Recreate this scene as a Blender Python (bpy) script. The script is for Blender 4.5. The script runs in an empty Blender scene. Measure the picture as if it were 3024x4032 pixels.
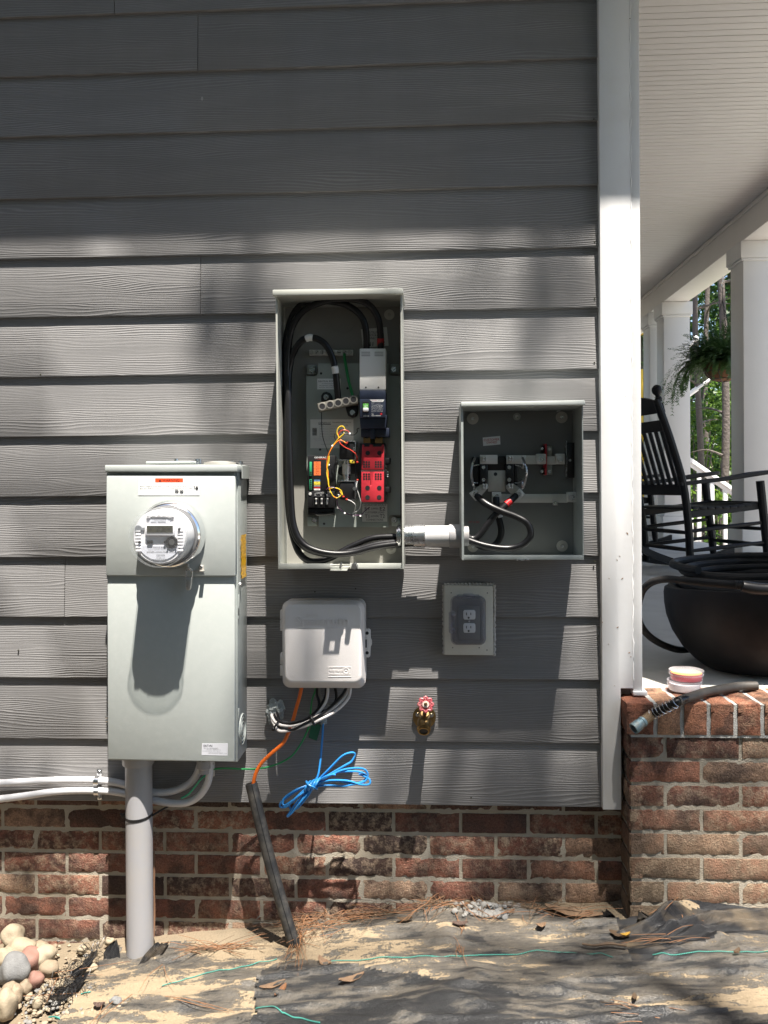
import bpy, bmesh, math, random
from mathutils import Vector, Matrix, Quaternion, noise as mnoise
from mathutils.geometry import tessellate_polygon
random.seed(7)
R = math.radians
scene = bpy.context.scene
COL = scene.collection

# ------------------------------------------------------------------ camera
CAM_POS = Vector((0.0, -2.3939, 0.918))
YAW, PITCH, ROLL = -0.04949, -0.00717, -0.00723
FPX, CX, CY = 3260.0, 1512.0, 1936.0          # focal length and principal point on the 3024x4032 frame
_f = Vector((math.sin(YAW)*math.cos(PITCH), math.cos(YAW)*math.cos(PITCH), math.sin(PITCH)))
_r = Vector((math.cos(YAW), -math.sin(YAW), 0.0))
_u = _r.cross(_f)
RIGHT = _r*math.cos(ROLL) + _u*math.sin(ROLL)
UP = -_r*math.sin(ROLL) + _u*math.cos(ROLL)
FWD = _f
cam = bpy.data.cameras.new('camera'); camo = bpy.data.objects.new('camera', cam); COL.objects.link(camo)
camo.matrix_world = Matrix(((RIGHT.x, UP.x, -FWD.x, CAM_POS.x), (RIGHT.y, UP.y, -FWD.y, CAM_POS.y),
                            (RIGHT.z, UP.z, -FWD.z, CAM_POS.z), (0, 0, 0, 1)))
cam.sensor_fit = 'VERTICAL'; cam.sensor_height = 36.0; cam.lens = FPX/4032*36.0
cam.shift_y = (CY-2016.0)/4032.0
cam.clip_start = 0.05; cam.clip_end = 500
scene.camera = camo

# ------------------------------------------------------------------ sky, sun, exposure
SUN = Vector((-0.42, 1.0, -3.27)).normalized()
w = bpy.data.worlds.new('World'); scene.world = w; w.use_nodes = True
nt = w.node_tree; nt.nodes.clear()
sky = nt.nodes.new('ShaderNodeTexSky'); sky.sky_type = 'NISHITA'; sky.sun_disc = False
sky.sun_elevation = R(71.5); sky.sun_rotation = R(159); sky.air_density = 1.0; sky.dust_density = 1.2
bg = nt.nodes.new('ShaderNodeBackground'); bg.inputs[1].default_value = 0.08
wo = nt.nodes.new('ShaderNodeOutputWorld'); nt.links.new(sky.outputs[0], bg.inputs[0]); nt.links.new(bg.outputs[0], wo.inputs[0])
sl = bpy.data.lights.new('sun', 'SUN'); sl.energy = 5.0; sl.angle = R(0.53); sl.color = (1.0, 0.935, 0.85)
so = bpy.data.objects.new('sun', sl); COL.objects.link(so); so.rotation_mode = 'QUATERNION'
so.rotation_quaternion = SUN.to_track_quat('-Z', 'Y'); so.location = (2, -6, 12)
scene.view_settings.view_transform = 'Standard'; scene.view_settings.look = 'None'
scene.view_settings.exposure = 1.7; scene.view_settings.gamma = 1.0
scene.cycles.max_bounces = 8; scene.cycles.transparent_max_bounces = 16
scene.cycles.sample_clamp_indirect = 6.0

# ------------------------------------------------------------------ placing by surveyed points
def ray(x, y):
    return RIGHT*((x-CX)/FPX) + UP*(-(y-CY)/FPX) + FWD
def at(x, y, Y=0.0):
    v = ray(x, y); return CAM_POS + v*((Y-CAM_POS.y)/v.y)
def atZ(x, y, Z):
    v = ray(x, y); return CAM_POS + v*((Z-CAM_POS.z)/v.z)
def atX(x, y, X):
    v = ray(x, y); return CAM_POS + v*((X-CAM_POS.x)/v.x)
CR = {'S': (0, 0, 1.0), 'D': (0, 0, 3024/1659), 'A': (1050, 1100, 600/1659), 'B': (1050, 1650, 600/1659),
      'J': (1750, 1550, 600/1659), 'M': (380, 1780, 620/1659), 'N': (380, 2400, 620/1659),
      'T': (1000, 2300, 500/1659), 'O': (1600, 2250, 450/1106), 'C': (900, 2650, 600/1659),
      'L': (0, 2900, 800/1659), 'G': (0, 3450, 900/1659), 'H': (850, 3200, 900/1659),
      'K': (1700, 3400, 1324/1659), 'P': (2300, 2150, 724/1659), 'Q': (2500, 2180, 524/1659),
      'V': (700, 2900, 400/1659), 'X': (1500, 2000, 450/1659), 'E': (2300, 900, 724/1659), 'F': (2450, 1450, 574/1587)}
def px(c, x, y):
    o = CR[c]; return (o[0]+x*o[2], o[1]+y*o[2])
def W(c, x, y, Y=0.0):
    a = px(c, x, y); return at(a[0], a[1], Y)
def WZ(c, x, y, Z):
    a = px(c, x, y); return atZ(a[0], a[1], Z)

# ------------------------------------------------------------------ materials
MATS = {}
def new_mat(name):
    m = bpy.data.materials.new(name); m.use_nodes = True; t = m.node_tree
    b = t.nodes['Principled BSDF']; MATS[name] = m
    return m, t, b
def N(t, typ, **kw):
    n = t.nodes.new(typ)
    for k, v in kw.items():
        setattr(n, k, v)
    return n
def math_(t, op, a, b=None, c=None, clamp=False):
    n = N(t, 'ShaderNodeMath', operation=op, use_clamp=clamp)
    for i, s in enumerate((a, b, c)):
        if s is None: continue
        if hasattr(s, 'links'): t.links.new(s, n.inputs[i])
        else: n.inputs[i].default_value = s
    return n.outputs[0]
def coords(t, scale=(1, 1, 1), kind='Object', loc=(0, 0, 0)):
    tc = N(t, 'ShaderNodeTexCoord'); mp = N(t, 'ShaderNodeMapping')
    mp.inputs['Scale'].default_value = scale; mp.inputs['Location'].default_value = loc
    t.links.new(tc.outputs[kind], mp.inputs[0]); return mp.outputs[0]
def noise_(t, vec, scale=5.0, detail=3.0, rough=0.55, out=0):
    n = N(t, 'ShaderNodeTexNoise'); n.inputs['Scale'].default_value = scale
    n.inputs['Detail'].default_value = detail; n.inputs['Roughness'].default_value = rough
    t.links.new(vec, n.inputs['Vector']); return n.outputs[out]
def ramp(t, fac, stops):
    n = N(t, 'ShaderNodeValToRGB'); e = n.color_ramp.elements
    while len(e) < len(stops): e.new(0.5)
    for i, (p, c) in enumerate(stops):
        e[i].position = p
        e[i].color = (c[0], c[1], c[2], 1) if isinstance(c, (tuple, list)) else (c, c, c, 1)
    t.links.new(fac, n.inputs[0]); return n.outputs[0]
def mixc(t, fac, a, b, mode='MIX'):
    n = N(t, 'ShaderNodeMix', data_type='RGBA', blend_type=mode)
    for i, s in ((0, fac), (6, a), (7, b)):
        if hasattr(s, 'links'): t.links.new(s, n.inputs[i])
        elif i == 0: n.inputs[0].default_value = s
        else: n.inputs[i].default_value = (s[0], s[1], s[2], 1)
    return n.outputs[2]
def bump_(t, b, h, strength=0.5, dist=0.001):
    n = N(t, 'ShaderNodeBump'); n.inputs['Strength'].default_value = strength; n.inputs['Distance'].default_value = dist
    t.links.new(h, n.inputs['Height']); t.links.new(n.outputs[0], b.inputs['Normal'])
def mk(name, col, rough=0.5, metal=0.0, var=0.12, vs=14.0, bump=0.0, bs=120.0, spec=0.5, dirt=None, dirt_amt=0.0, ds=6.0):
    m, t, b = new_mat(name)
    v = coords(t)
    n1 = noise_(t, v, vs, 4.0, 0.6)
    f = math_(t, 'MULTIPLY_ADD', n1, 2*var, 1.0-var)
    c = mixc(t, 1.0, col, f, 'MULTIPLY')
    if dirt:
        dn = noise_(t, v, ds, 5.0, 0.65)
        df = math_(t, 'MULTIPLY', ramp(t, dn, [(0.45, 0.0), (0.72, 1.0)]), dirt_amt)
        c = mixc(t, df, c, dirt)
    t.links.new(c, b.inputs['Base Color'])
    b.inputs['Metallic'].default_value = metal
    rr = math_(t, 'MULTIPLY_ADD', noise_(t, v, vs*3, 3.0), 0.2, rough-0.1, clamp=True)
    t.links.new(rr, b.inputs['Roughness'])
    b.inputs['Specular IOR Level'].default_value = spec
    if bump:
        bump_(t, b, noise_(t, v, bs, 3.0, 0.6), 1.0, bump)
    return m

# ------------------------------------------------------------------ mesh building
class MB:
    """collects shapes (world coordinates) for one mesh object"""
    def __init__(s): s.bm = bmesh.new(); s.mi = 0; s.slots = []
    def m(s, name):
        if name not in s.slots: s.slots.append(name)
        s.mi = s.slots.index(name); return s
    def _mark(s, faces):
        for f in faces: f.material_index = s.mi
    def add(s, verts, faces):
        vs = [s.bm.verts.new(v) for v in verts]
        fs = []
        for f in faces:
            try: fs.append(s.bm.faces.new([vs[i] for i in f]))
            except ValueError: pass
        s._mark(fs); return vs, fs
    def hull(s, a, b, bevel=0.0, seg=2):
        """prism between two equal point loops a (front) and b (back)"""
        n = len(a)
        faces = [tuple(range(n)), tuple(reversed(range(n, 2*n)))]
        faces += [(i, i+n, (i+1) % n+n, (i+1) % n) for i in range(n)]
        vs, fs = s.add(list(a)+list(b), faces)
        bmesh.ops.recalc_face_normals(s.bm, faces=fs)
        if bevel > 0:
            es = set(e for f in fs for e in f.edges)
            r = bmesh.ops.bevel(s.bm, geom=list(es), offset=bevel, segments=seg, profile=0.5, affect='EDGES', clamp_overlap=True)
            s._mark(r['faces'])
        return s
    def box(s, x0, x1, y0, y1, z0, z1, bevel=0.0):
        a = [Vector((x0, y0, z0)), Vector((x1, y0, z0)), Vector((x1, y0, z1)), Vector((x0, y0, z1))]
        b = [Vector((p.x, y1, p.z)) for p in a]
        return s.hull(a, b, bevel)
    def poly(s, c, pts, Yf, Yb, bevel=0.0):
        """outline surveyed on the plane Y=Yf, given real depth back to Yb"""
        a = [W(c, x, y, Yf) for x, y in pts]
        b = [Vector((p.x, Yb, p.z)) for p in a]
        return s.hull(a, b, bevel)
    def rect(s, c, x0, y0, x1, y1, Yf, Yb, bevel=0.0):
        return s.poly(c, [(x0, y1), (x1, y1), (x1, y0), (x0, y0)], Yf, Yb, bevel)
    def obox(s, o, ax, ay, az, bevel=0.0):
        """oriented box: centre o, half-extent vectors"""
        a = [o-ax-ay-az, o+ax-ay-az, o+ax-ay+az, o-ax-ay+az]
        b = [p+ay*2 for p in a]
        return s.hull(a, b, bevel)
    def cyl(s, p0, p1, r0, r1=None, n=20, caps=True):
        r1 = r0 if r1 is None else r1
        p0 = Vector(p0); p1 = Vector(p1); d = (p1-p0).normalized()
        u = d.orthogonal().normalized(); v = d.cross(u)
        vs = []
        for p, r in ((p0, r0), (p1, r1)):
            for i in range(n):
                a = 2*math.pi*i/n; vs.append(p+u*math.cos(a)*r+v*math.sin(a)*r)
        fs = [(i, (i+1) % n, (i+1) % n+n, i+n) for i in range(n)]
        if caps: fs += [tuple(reversed(range(n))), tuple(range(n, 2*n))]
        s.add(vs, fs); return s
    def lathe(s, o, axis, prof, n=28):
        """profile [(distance along axis, radius)]"""
        o = Vector(o); d = Vector(axis).normalized(); u = d.orthogonal().normalized(); v = d.cross(u)
        vs = []; fs = []
        for (h, r) in prof:
            for i in range(n):
                a = 2*math.pi*i/n; vs.append(o+d*h+(u*math.cos(a)+v*math.sin(a))*max(r, 1e-5))
        for k in range(len(prof)-1):
            for i in range(n):
                j = (i+1) % n; fs.append((k*n+i, k*n+j, (k+1)*n+j, (k+1)*n+i))
        vv, ff = s.add(vs, fs)
        bmesh.ops.remove_doubles(s.bm, verts=vv, dist=2e-5)
        return s
    def tube(s, pts, r, n=10, smooth=6, caps=True, closed=False):
        pts = [Vector(p) for p in pts]
        P = spline(pts, smooth, closed) if smooth > 1 else pts
        m = len(P)
        rr = r if callable(r) else (lambda t: r)
        d = (P[1]-P[0]).normalized(); u = d.orthogonal().normalized()
        vs = []
        for k in range(m):
            if closed: d2 = (P[(k+1) % m]-P[k-1]).normalized()
            elif k == 0: d2 = (P[1]-P[0]).normalized()
            elif k == m-1: d2 = (P[-1]-P[-2]).normalized()
            else: d2 = (P[k+1]-P[k-1]).normalized()
            u = (u-d2*u.dot(d2))
            u = u.normalized() if u.length > 1e-9 else d2.orthogonal().normalized()
            v = d2.cross(u); q = rr(k/(m-1))
            for i in range(n):
                a = 2*math.pi*i/n; vs.append(P[k]+(u*math.cos(a)+v*math.sin(a))*q)
        fs = []
        for k in range(m if closed else m-1):
            k2 = (k+1) % m
            for i in range(n):
                j = (i+1) % n; fs.append((k*n+i, k*n+j, k2*n+j, k2*n+i))
        if caps and not closed: fs += [tuple(reversed(range(n))), tuple(range((m-1)*n, m*n))]
        s.add(vs, fs); return s
    def blob(s, o, rx, ry, rz, seed=0, amp=0.12, freq=1.5, nu=20, nv=12, rot=0.0):
        o = Vector(o); vs = []; fs = []
        q = Matrix.Rotation(rot, 3, 'Z')
        for j in range(nv+1):
            th = math.pi*j/nv
            for i in range(nu):
                ph = 2*math.pi*i/nu
                d = Vector((math.sin(th)*math.cos(ph), math.sin(th)*math.sin(ph), math.cos(th)))
                k = 1+amp*mnoise.noise(d*freq+Vector((seed*3.7, seed*1.3, 0)))
                vs.append(o+q@Vector((d.x*rx*k, d.y*ry*k, d.z*rz*k)))
        for j in range(nv):
            for i in range(nu):
                i2 = (i+1) % nu; fs.append((j*nu+i, (j+1)*nu+i, (j+1)*nu+i2, j*nu+i2))
        vv, ff = s.add(vs, fs); bmesh.ops.remove_doubles(s.bm, verts=vv, dist=1e-5); return s
    def text(s, string, a, b, y_off=0.0, font_scale=None):
        """lettering fitted in the box between a (lower left) and b (upper right), facing -Y"""
        me = text_mesh(string)
        xs = [v.co.x for v in me.vertices]; ys = [v.co.y for v in me.vertices]
        if not xs: return s
        x0, x1, y0, y1 = min(xs), max(xs), min(ys), max(ys)
        vs = [Vector((a.x+(v.co.x-x0)/max(x1-x0, 1e-6)*(b.x-a.x), a.y+y_off, a.z+(v.co.x-x0)/max(x1-x0, 1e-6)*0+(v.co.y-y0)/max(y1-y0, 1e-6)*(b.z-a.z))) for v in me.vertices]
        vv, ff = s.add(vs, [tuple(p.vertices) for p in me.polygons])
        for f in ff:
            f.normal_update()
            if f.normal.y > 0: f.normal_flip()
        bpy.data.meshes.remove(me); return s
    def txt(s, c, string, x0, y0, x1, y1, Y, rot=0.0):
        a = W(c, x0, y1, Y); b = W(c, x1, y0, Y); n0 = len(s.bm.verts)
        s.text(string, a, b)
        if rot:
            ctr = (a+b)/2; q = Matrix.Rotation(rot, 3, 'Y'); s.bm.verts.ensure_lookup_table()
            for v in s.bm.verts[n0:]: v.co = ctr+q@(v.co-ctr)
        return s
    def spin(s, n0, ctr, mat3):
        s.bm.verts.ensure_lookup_table()
        for v in s.bm.verts[n0:]: v.co = ctr+mat3@(v.co-ctr)
        return s
    def build(s, name, parent=None, mat=None, angle=35, smooth=True, group=None):
        me = bpy.data.meshes.new(name)
        org = Vector((0, 0, 0)); p = parent
        while p is not None: org += p.location; p = p.parent
        for v in s.bm.verts: v.co -= org
        s.bm.to_mesh(me); s.bm.free()
        o = bpy.data.objects.new(name, me); COL.objects.link(o)
        if parent is not None: o.parent = parent
        for n in (s.slots or [mat]): me.materials.append(MATS[n])
        if smooth and len(me.polygons):
            me.polygons.foreach_set('use_smooth', [True]*len(me.polygons))
            me.set_sharp_from_angle(angle=R(angle))
        return o
def build_each(mb, name, parent, tol=0.0006, **kw):
    """every separate piece of a builder becomes an object of its own"""
    bm = mb.bm; bm.verts.ensure_lookup_table(); seen = set(); isl = []
    for v in bm.verts:
        if v in seen: continue
        st = [v]; seen.add(v); g = []
        while st:
            a = st.pop(); g.append(a)
            for e in a.link_edges:
                b = e.other_vert(a)
                if b not in seen: seen.add(b); st.append(b)
        lo = [min(q.co[i] for q in g)-tol for i in range(3)]; hi = [max(q.co[i] for q in g)+tol for i in range(3)]
        isl.append([g, lo, hi])
    merged = True
    while merged:
        merged = False
        for i in range(len(isl)):
            for j in range(i+1, len(isl)):
                if all(isl[i][1][k] <= isl[j][2][k] and isl[j][1][k] <= isl[i][2][k] for k in range(3)):
                    a, b = isl[i], isl.pop(j); a[0] += b[0]
                    a[1] = [min(x, y) for x, y in zip(a[1], b[1])]; a[2] = [max(x, y) for x, y in zip(a[2], b[2])]
                    merged = True; break
            if merged: break
    for g, lo, hi in isl:
        m2 = MB(); m2.slots = list(mb.slots); mp_ = {v: m2.bm.verts.new(v.co) for v in g}
        for f in {f for v in g for f in v.link_faces}:
            q = m2.bm.faces.new([mp_[v] for v in f.verts]); q.material_index = f.material_index
        m2.build(name, parent, **kw)
    bm.free()
def spline(p, k, closed=False):
    n = len(p); out = []
    for i in range(n if closed else n-1):
        if closed: a, b, c, d = p[i-1], p[i], p[(i+1) % n], p[(i+2) % n]
        else: a, b, c, d = p[max(i-1, 0)], p[i], p[i+1], p[min(i+2, n-1)]
        for j in range(k):
            t = j/k
            out.append(0.5*((2*b)+(c-a)*t+(2*a-5*b+4*c-d)*t*t+(3*b-a-3*c+d)*t**3))
    if not closed: out.append(p[-1].copy())
    return out
def text_mesh(string):
    cu = bpy.data.curves.new('lettering', 'FONT'); cu.body = string; cu.resolution_u = 2
    ob = bpy.data.objects.new('lettering', cu); COL.objects.link(ob)
    dg = bpy.context.evaluated_depsgraph_get()
    me = bpy.data.meshes.new_from_object(ob.evaluated_get(dg))
    bpy.data.objects.remove(ob); bpy.data.curves.remove(cu); return me
def tag(o, label=None, cat=None, group=None, kind=None):
    if label: o['label'] = label
    if cat: o['category'] = cat
    if group: o['group'] = group
    if kind: o['kind'] = kind
    return o
def thing(name, loc, label, cat, group=None):
    o = bpy.data.objects.new(name, None); o.location = loc; o.empty_display_size = 0.05; COL.objects.link(o)
    return tag(o, label, cat, group)
def copy_tree(o, parent=None):
    c = o.copy(); COL.objects.link(c); c.parent = parent
    for ch in [x for x in bpy.data.objects if x.parent == o]: copy_tree(ch, c)
    return c
def lerp_tab(tab, x):
    if x <= tab[0][0]: return tab[0][1]
    for (a, b), (c, d) in zip(tab, tab[1:]):
        if x <= c: return b+(d-b)*(x-a)/(c-a)
    return tab[-1][1]
FLOOR = 0.317                                   # porch floor above the bottom edge of the siding
def ground_z(x, y):
    z = lerp_tab([(-3, -0.50), (-1.13, -0.455), (-0.36, -0.372), (0.05, -0.315), (0.45, -0.300), (0.8, -0.275), (3, -0.25), (8, -0.2)], x)
    z -= 0.03*max(0.0, min(1.0, -y/0.6))
    return z
# ------------------------------------------------------------------ material library
def siding_material():
    m, t, b = new_mat('siding_paint')
    tc = N(t, 'ShaderNodeTexCoord'); sp = N(t, 'ShaderNodeSeparateXYZ'); t.links.new(tc.outputs['Object'], sp.inputs[0])
    at_ = N(t, 'ShaderNodeAttribute'); at_.attribute_name = 'board'
    off = math_(t, 'MULTIPLY', at_.outputs['Fac'], 37.0)
    cb = N(t, 'ShaderNodeCombineXYZ')
    t.links.new(math_(t, 'ADD', math_(t, 'MULTIPLY', sp.outputs[0], 1.3), off), cb.inputs[0])
    t.links.new(math_(t, 'MULTIPLY', sp.outputs[2], 9.0), cb.inputs[2]); t.links.new(off, cb.inputs[1])
    n1 = noise_(t, cb.outputs[0], 1.0, 2.0, 0.5)
    cb2 = N(t, 'ShaderNodeCombineXYZ')
    t.links.new(math_(t, 'ADD', math_(t, 'MULTIPLY', sp.outputs[0], 9.0), off), cb2.inputs[0])
    t.links.new(math_(t, 'MULTIPLY', sp.outputs[2], 60.0), cb2.inputs[2]); t.links.new(off, cb2.inputs[1])
    n2 = noise_(t, cb2.outputs[0], 1.0, 3.0, 0.6)
    ph = math_(t, 'ADD', math_(t, 'MULTIPLY', sp.outputs[2], 1080.0), math_(t, 'MULTIPLY', n1, 95.0))
    ph = math_(t, 'ADD', ph, math_(t, 'MULTIPLY', n2, 5.5))
    sn = math_(t, 'MULTIPLY_ADD', math_(t, 'SINE', ph), 0.5, 0.5)
    sn = math_(t, 'POWER', sn, 2.2)
    cb3 = N(t, 'ShaderNodeCombineXYZ')
    t.links.new(math_(t, 'ADD', math_(t, 'MULTIPLY', sp.outputs[0], 2.2), off), cb3.inputs[0])
    t.links.new(math_(t, 'MULTIPLY', sp.outputs[2], 16.0), cb3.inputs[2]); t.links.new(off, cb3.inputs[1])
    n3 = noise_(t, cb3.outputs[0], 1.0, 3.0, 0.6)
    amp = ramp(t, n3, [(0.30, 0.10), (0.62, 1.0)])
    h = math_(t, 'ADD', math_(t, 'MULTIPLY', sn, amp), math_(t, 'MULTIPLY', n2, 0.5))
    bump_(t, b, h, 1.0, 0.00062)
    c = mixc(t, noise_(t, coords(t, (1, 1, 3)), 3.0, 5.0, 0.6), (0.207, 0.203, 0.203), (0.250, 0.246, 0.246))
    c = mixc(t, 1.0, c, math_(t, 'MULTIPLY_ADD', math_(t, 'MULTIPLY', sn, amp), 0.34, 0.83), 'MULTIPLY')
    bt = N(t, 'ShaderNodeMath', operation='FRACT'); t.links.new(math_(t, 'MULTIPLY', at_.outputs['Fac'], 7.31), bt.inputs[0])
    c = mixc(t, 1.0, c, math_(t, 'MULTIPLY_ADD', bt.outputs[0], 0.10, 0.95), 'MULTIPLY')
    streak = noise_(t, coords(t, (14.0, 1.0, 1.6)), 1.0, 4.0, 0.6)
    c = mixc(t, 1.0, c, math_(t, 'MULTIPLY_ADD', streak, 0.16, 0.92), 'MULTIPLY')
    vor = N(t, 'ShaderNodeTexVoronoi'); vor.inputs['Scale'].default_value = 6.5
    t.links.new(coords(t, (1.0, 1.0, 0.55)), vor.inputs['Vector'])
    pick = noise_(t, coords(t), 5.0, 2.0)
    sm = math_(t, 'MULTIPLY', math_(t, 'LESS_THAN', vor.outputs['Distance'], 0.022), math_(t, 'GREATER_THAN', pick, 0.5))
    c = mixc(t, math_(t, 'MULTIPLY', sm, 0.55), c, (0.5, 0.49, 0.46))
    t.links.new(c, b.inputs['Base Color']); b.inputs['Roughness'].default_value = 0.62; b.inputs['Specular IOR Level'].default_value = 0.35
siding_material()

def brick_material(name, tint, splash):
    m, t, b = new_mat(name)
    a = N(t, 'ShaderNodeAttribute'); a.attribute_name = 'brick'; sp = N(t, 'ShaderNodeSeparateColor'); t.links.new(a.outputs['Color'], sp.inputs[0])
    v = coords(t)
    base = ramp(t, sp.outputs[0], [(0.0, (0.075, 0.05, 0.042)), (0.3, (0.18, 0.088, 0.064)), (0.6, (0.31, 0.13, 0.09)), (0.85, (0.37, 0.175, 0.115)), (1.0, (0.44, 0.29, 0.20))])
    n1 = noise_(t, v, 11.0, 5.0, 0.65); n2 = noise_(t, v, 42.0, 5.0, 0.7); n3 = noise_(t, v, 210.0, 4.0, 0.75)
    c = mixc(t, ramp(t, n1, [(0.42, 0.0), (0.60, 0.85)]), base, (0.085, 0.060, 0.052))
    c = mixc(t, math_(t, 'MULTIPLY', ramp(t, n2, [(0.46, 0.0), (0.62, 0.85)]), sp.outputs[1]), c, (0.50, 0.38, 0.27))
    c = mixc(t, 0.8, c, math_(t, 'MULTIPLY_ADD', ramp(t, n3, [(0.30, 0.0), (0.70, 1.0)]), 1.15, 0.42), 'MULTIPLY')
    c = mixc(t, 1.0, c, tint, 'MULTIPLY')
    if splash:      # sandy soil splashed up from the bed
        s3 = N(t, 'ShaderNodeSeparateXYZ'); tc = N(t, 'ShaderNodeTexCoord'); t.links.new(tc.outputs['Object'], s3.inputs[0])
        zz = math_(t, 'ADD', s3.outputs[2], math_(t, 'MULTIPLY', n1, 0.16))
        f = math_(t, 'MULTIPLY', ramp(t, math_(t, 'MULTIPLY_ADD', zz, 2.5, 0.9), [(0.0, 1.0), (0.5, 0.0)]), 0.42)
        c = mixc(t, f, c, (0.33, 0.25, 0.16))
    t.links.new(c, b.inputs['Base Color']); b.inputs['Roughness'].default_value = 0.9; b.inputs['Specular IOR Level'].default_value = 0.25
    bump_(t, b, math_(t, 'ADD', n3, math_(t, 'MULTIPLY', n2, 1.2)), 1.0, 0.009)
brick_material('brick_brown', (1.0, 1.0, 1.0), True)
brick_material('brick_red', (1.25, 1.10, 1.0), False)
mk('mortar_grey', (0.37, 0.335, 0.275), 0.95, var=0.2, vs=25, bump=0.003, bs=260, dirt=(0.40, 0.32, 0.21), dirt_amt=0.5, ds=5)
mk('mortar_light', (0.42, 0.42, 0.40), 0.95, var=0.15, vs=25, bump=0.003, bs=260)
mk('trim_white', (0.78, 0.785, 0.79), 0.5, var=0.03, vs=6, bump=0.00015, bs=90, dirt=(0.68, 0.65, 0.61), dirt_amt=0.25, ds=9)
mk('house_body', (0.30, 0.28, 0.27), 0.8)
mk('porch_paint', (0.72, 0.70, 0.66), 0.55, var=0.05, vs=5)
mk('column_white', (0.70, 0.70, 0.68), 0.5, var=0.04, vs=4, bump=0.0006, bs=60)
mk('ceiling_vinyl', (0.62, 0.61, 0.59), 0.5, var=0.04, vs=3)
mk('concrete', (0.50, 0.49, 0.45), 0.85, var=0.14, vs=5, bump=0.0012, bs=160, dirt=(0.33, 0.31, 0.27), dirt_amt=0.5, ds=3)
mk('roof_dark', (0.06, 0.06, 0.06), 0.9)
mk('box_gray', (0.405, 0.435, 0.42), 0.62, var=0.03, vs=5, bump=0.00025, bs=40, spec=0.3, dirt=(0.50, 0.52, 0.50), dirt_amt=0.25, ds=42)
mk('box_gray_worn', (0.29, 0.32, 0.31), 0.38, var=0.10, vs=9, dirt=(0.55, 0.56, 0.54), dirt_amt=0.25, ds=22)
mk('box_beige', (0.44, 0.45, 0.41), 0.38, var=0.03, vs=6)
mk('box_inside', (0.26, 0.255, 0.23), 0.42, var=0.06, vs=6)
mk('plate_green_gray', (0.34, 0.375, 0.345), 0.36, var=0.05, vs=6)
mk('zinc', (0.62, 0.63, 0.64), 0.28, metal=1.0, var=0.12, vs=25)
mk('aluminium', (0.66, 0.65, 0.62), 0.38, metal=0.35, var=0.1, vs=30)
mk('tin_plate', (0.48, 0.46, 0.42), 0.4, metal=0.4, var=0.15, vs=30)
mk('chrome_band', (0.80, 0.81, 0.82), 0.12, metal=1.0, var=0.05)
mk('brass', (0.30, 0.20, 0.085), 0.34, metal=1.0, var=0.3, vs=40)
mk('black_plastic', (0.012, 0.012, 0.013), 0.35, var=0.1)
mk('black_rubber', (0.007, 0.007, 0.008), 0.36, var=0.15, vs=20, spec=0.4)
mk('box_dark', (0.17, 0.176, 0.172), 0.36, var=0.06, vs=6)
mk('bar_metal', (0.19, 0.18, 0.15), 0.45, metal=0.4, var=0.15, vs=40)
mk('label_dull', (0.50, 0.51, 0.55), 0.5)
mk('bar_ring', (0.24, 0.23, 0.205), 0.45, metal=0.4, var=0.15, vs=40)
mk('navy_plastic', (0.022, 0.030, 0.055), 0.4)
mk('white_plastic', (0.78, 0.775, 0.75), 0.42, var=0.03)
mk('white_paint_bright', (0.80, 0.80, 0.80), 0.4, var=0.02)
mk('telecom_plastic', (0.70, 0.675, 0.665), 0.5, var=0.03, vs=8, bump=0.00035, bs=500)
mk('red_plastic', (0.50, 0.030, 0.045), 0.42, var=0.12, vs=40, bump=0.0004, bs=160)
mk('red_tape', (0.45, 0.012, 0.015), 0.4)
mk('white_tape', (0.72, 0.71, 0.68), 0.45)
mk('label_white', (0.80, 0.81, 0.80), 0.5, var=0.03)
mk('label_silver', (0.68, 0.68, 0.64), 0.42, var=0.04)
mk('ink_black', (0.015, 0.015, 0.018), 0.5)
mk('ink_gray', (0.22, 0.23, 0.25), 0.5)
mk('ink_red', (0.42, 0.02, 0.025), 0.5)
mk('warning_orange', (0.85, 0.085, 0.02), 0.5)
mk('label_orange', (0.80, 0.17, 0.045), 0.5)
mk('label_yellow', (0.75, 0.58, 0.05), 0.5)
mk('label_blue', (0.10, 0.20, 0.36), 0.5)
mk('tape_yellow', (0.85, 0.47, 0.02), 0.3, var=0.25, vs=60, bump=0.001, bs=90)
mk('switch_green', (0.10, 0.42, 0.05), 0.4)
mk('connector_green', (0.03, 0.30, 0.14), 0.4)
mk('wire_yellow', (0.78, 0.55, 0.03), 0.4)
mk('wire_orange', (0.80, 0.21, 0.02), 0.4)
mk('wire_red', (0.66, 0.06, 0.035), 0.4)
mk('wire_white', (0.62, 0.62, 0.60), 0.4)
mk('wire_purple', (0.10, 0.03, 0.09), 0.4)
mk('wire_green', (0.02, 0.26, 0.075), 0.35)
mk('wire_teal', (0.03, 0.40, 0.22), 0.3)
mk('tag_green', (0.012, 0.11, 0.055), 0.45)
mk('cable_blue', (0.03, 0.24, 0.60), 0.32)
mk('cable_orange', (0.82, 0.165, 0.02), 0.4)
mk('coax_white', (0.70, 0.66, 0.63), 0.4, var=0.05)
mk('coax_gray', (0.26, 0.26, 0.235), 0.5, var=0.1)
mk('putty', (0.30, 0.33, 0.33), 0.75, var=0.15, vs=60, bump=0.003, bs=150)
mk('pvc_gray', (0.33, 0.33, 0.345), 0.33, var=0.04, vs=7, dirt=(0.40, 0.36, 0.30), dirt_amt=0.35, ds=9)
mk('pvc_white', (0.54, 0.54, 0.54), 0.3, var=0.03)
mk('liquidtight', (0.60, 0.60, 0.62), 0.38, var=0.05, vs=40)
mk('black_pipe', (0.028, 0.028, 0.029), 0.55, var=0.3, vs=30, dirt=(0.16, 0.145, 0.12), dirt_amt=0.45, ds=30)
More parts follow.
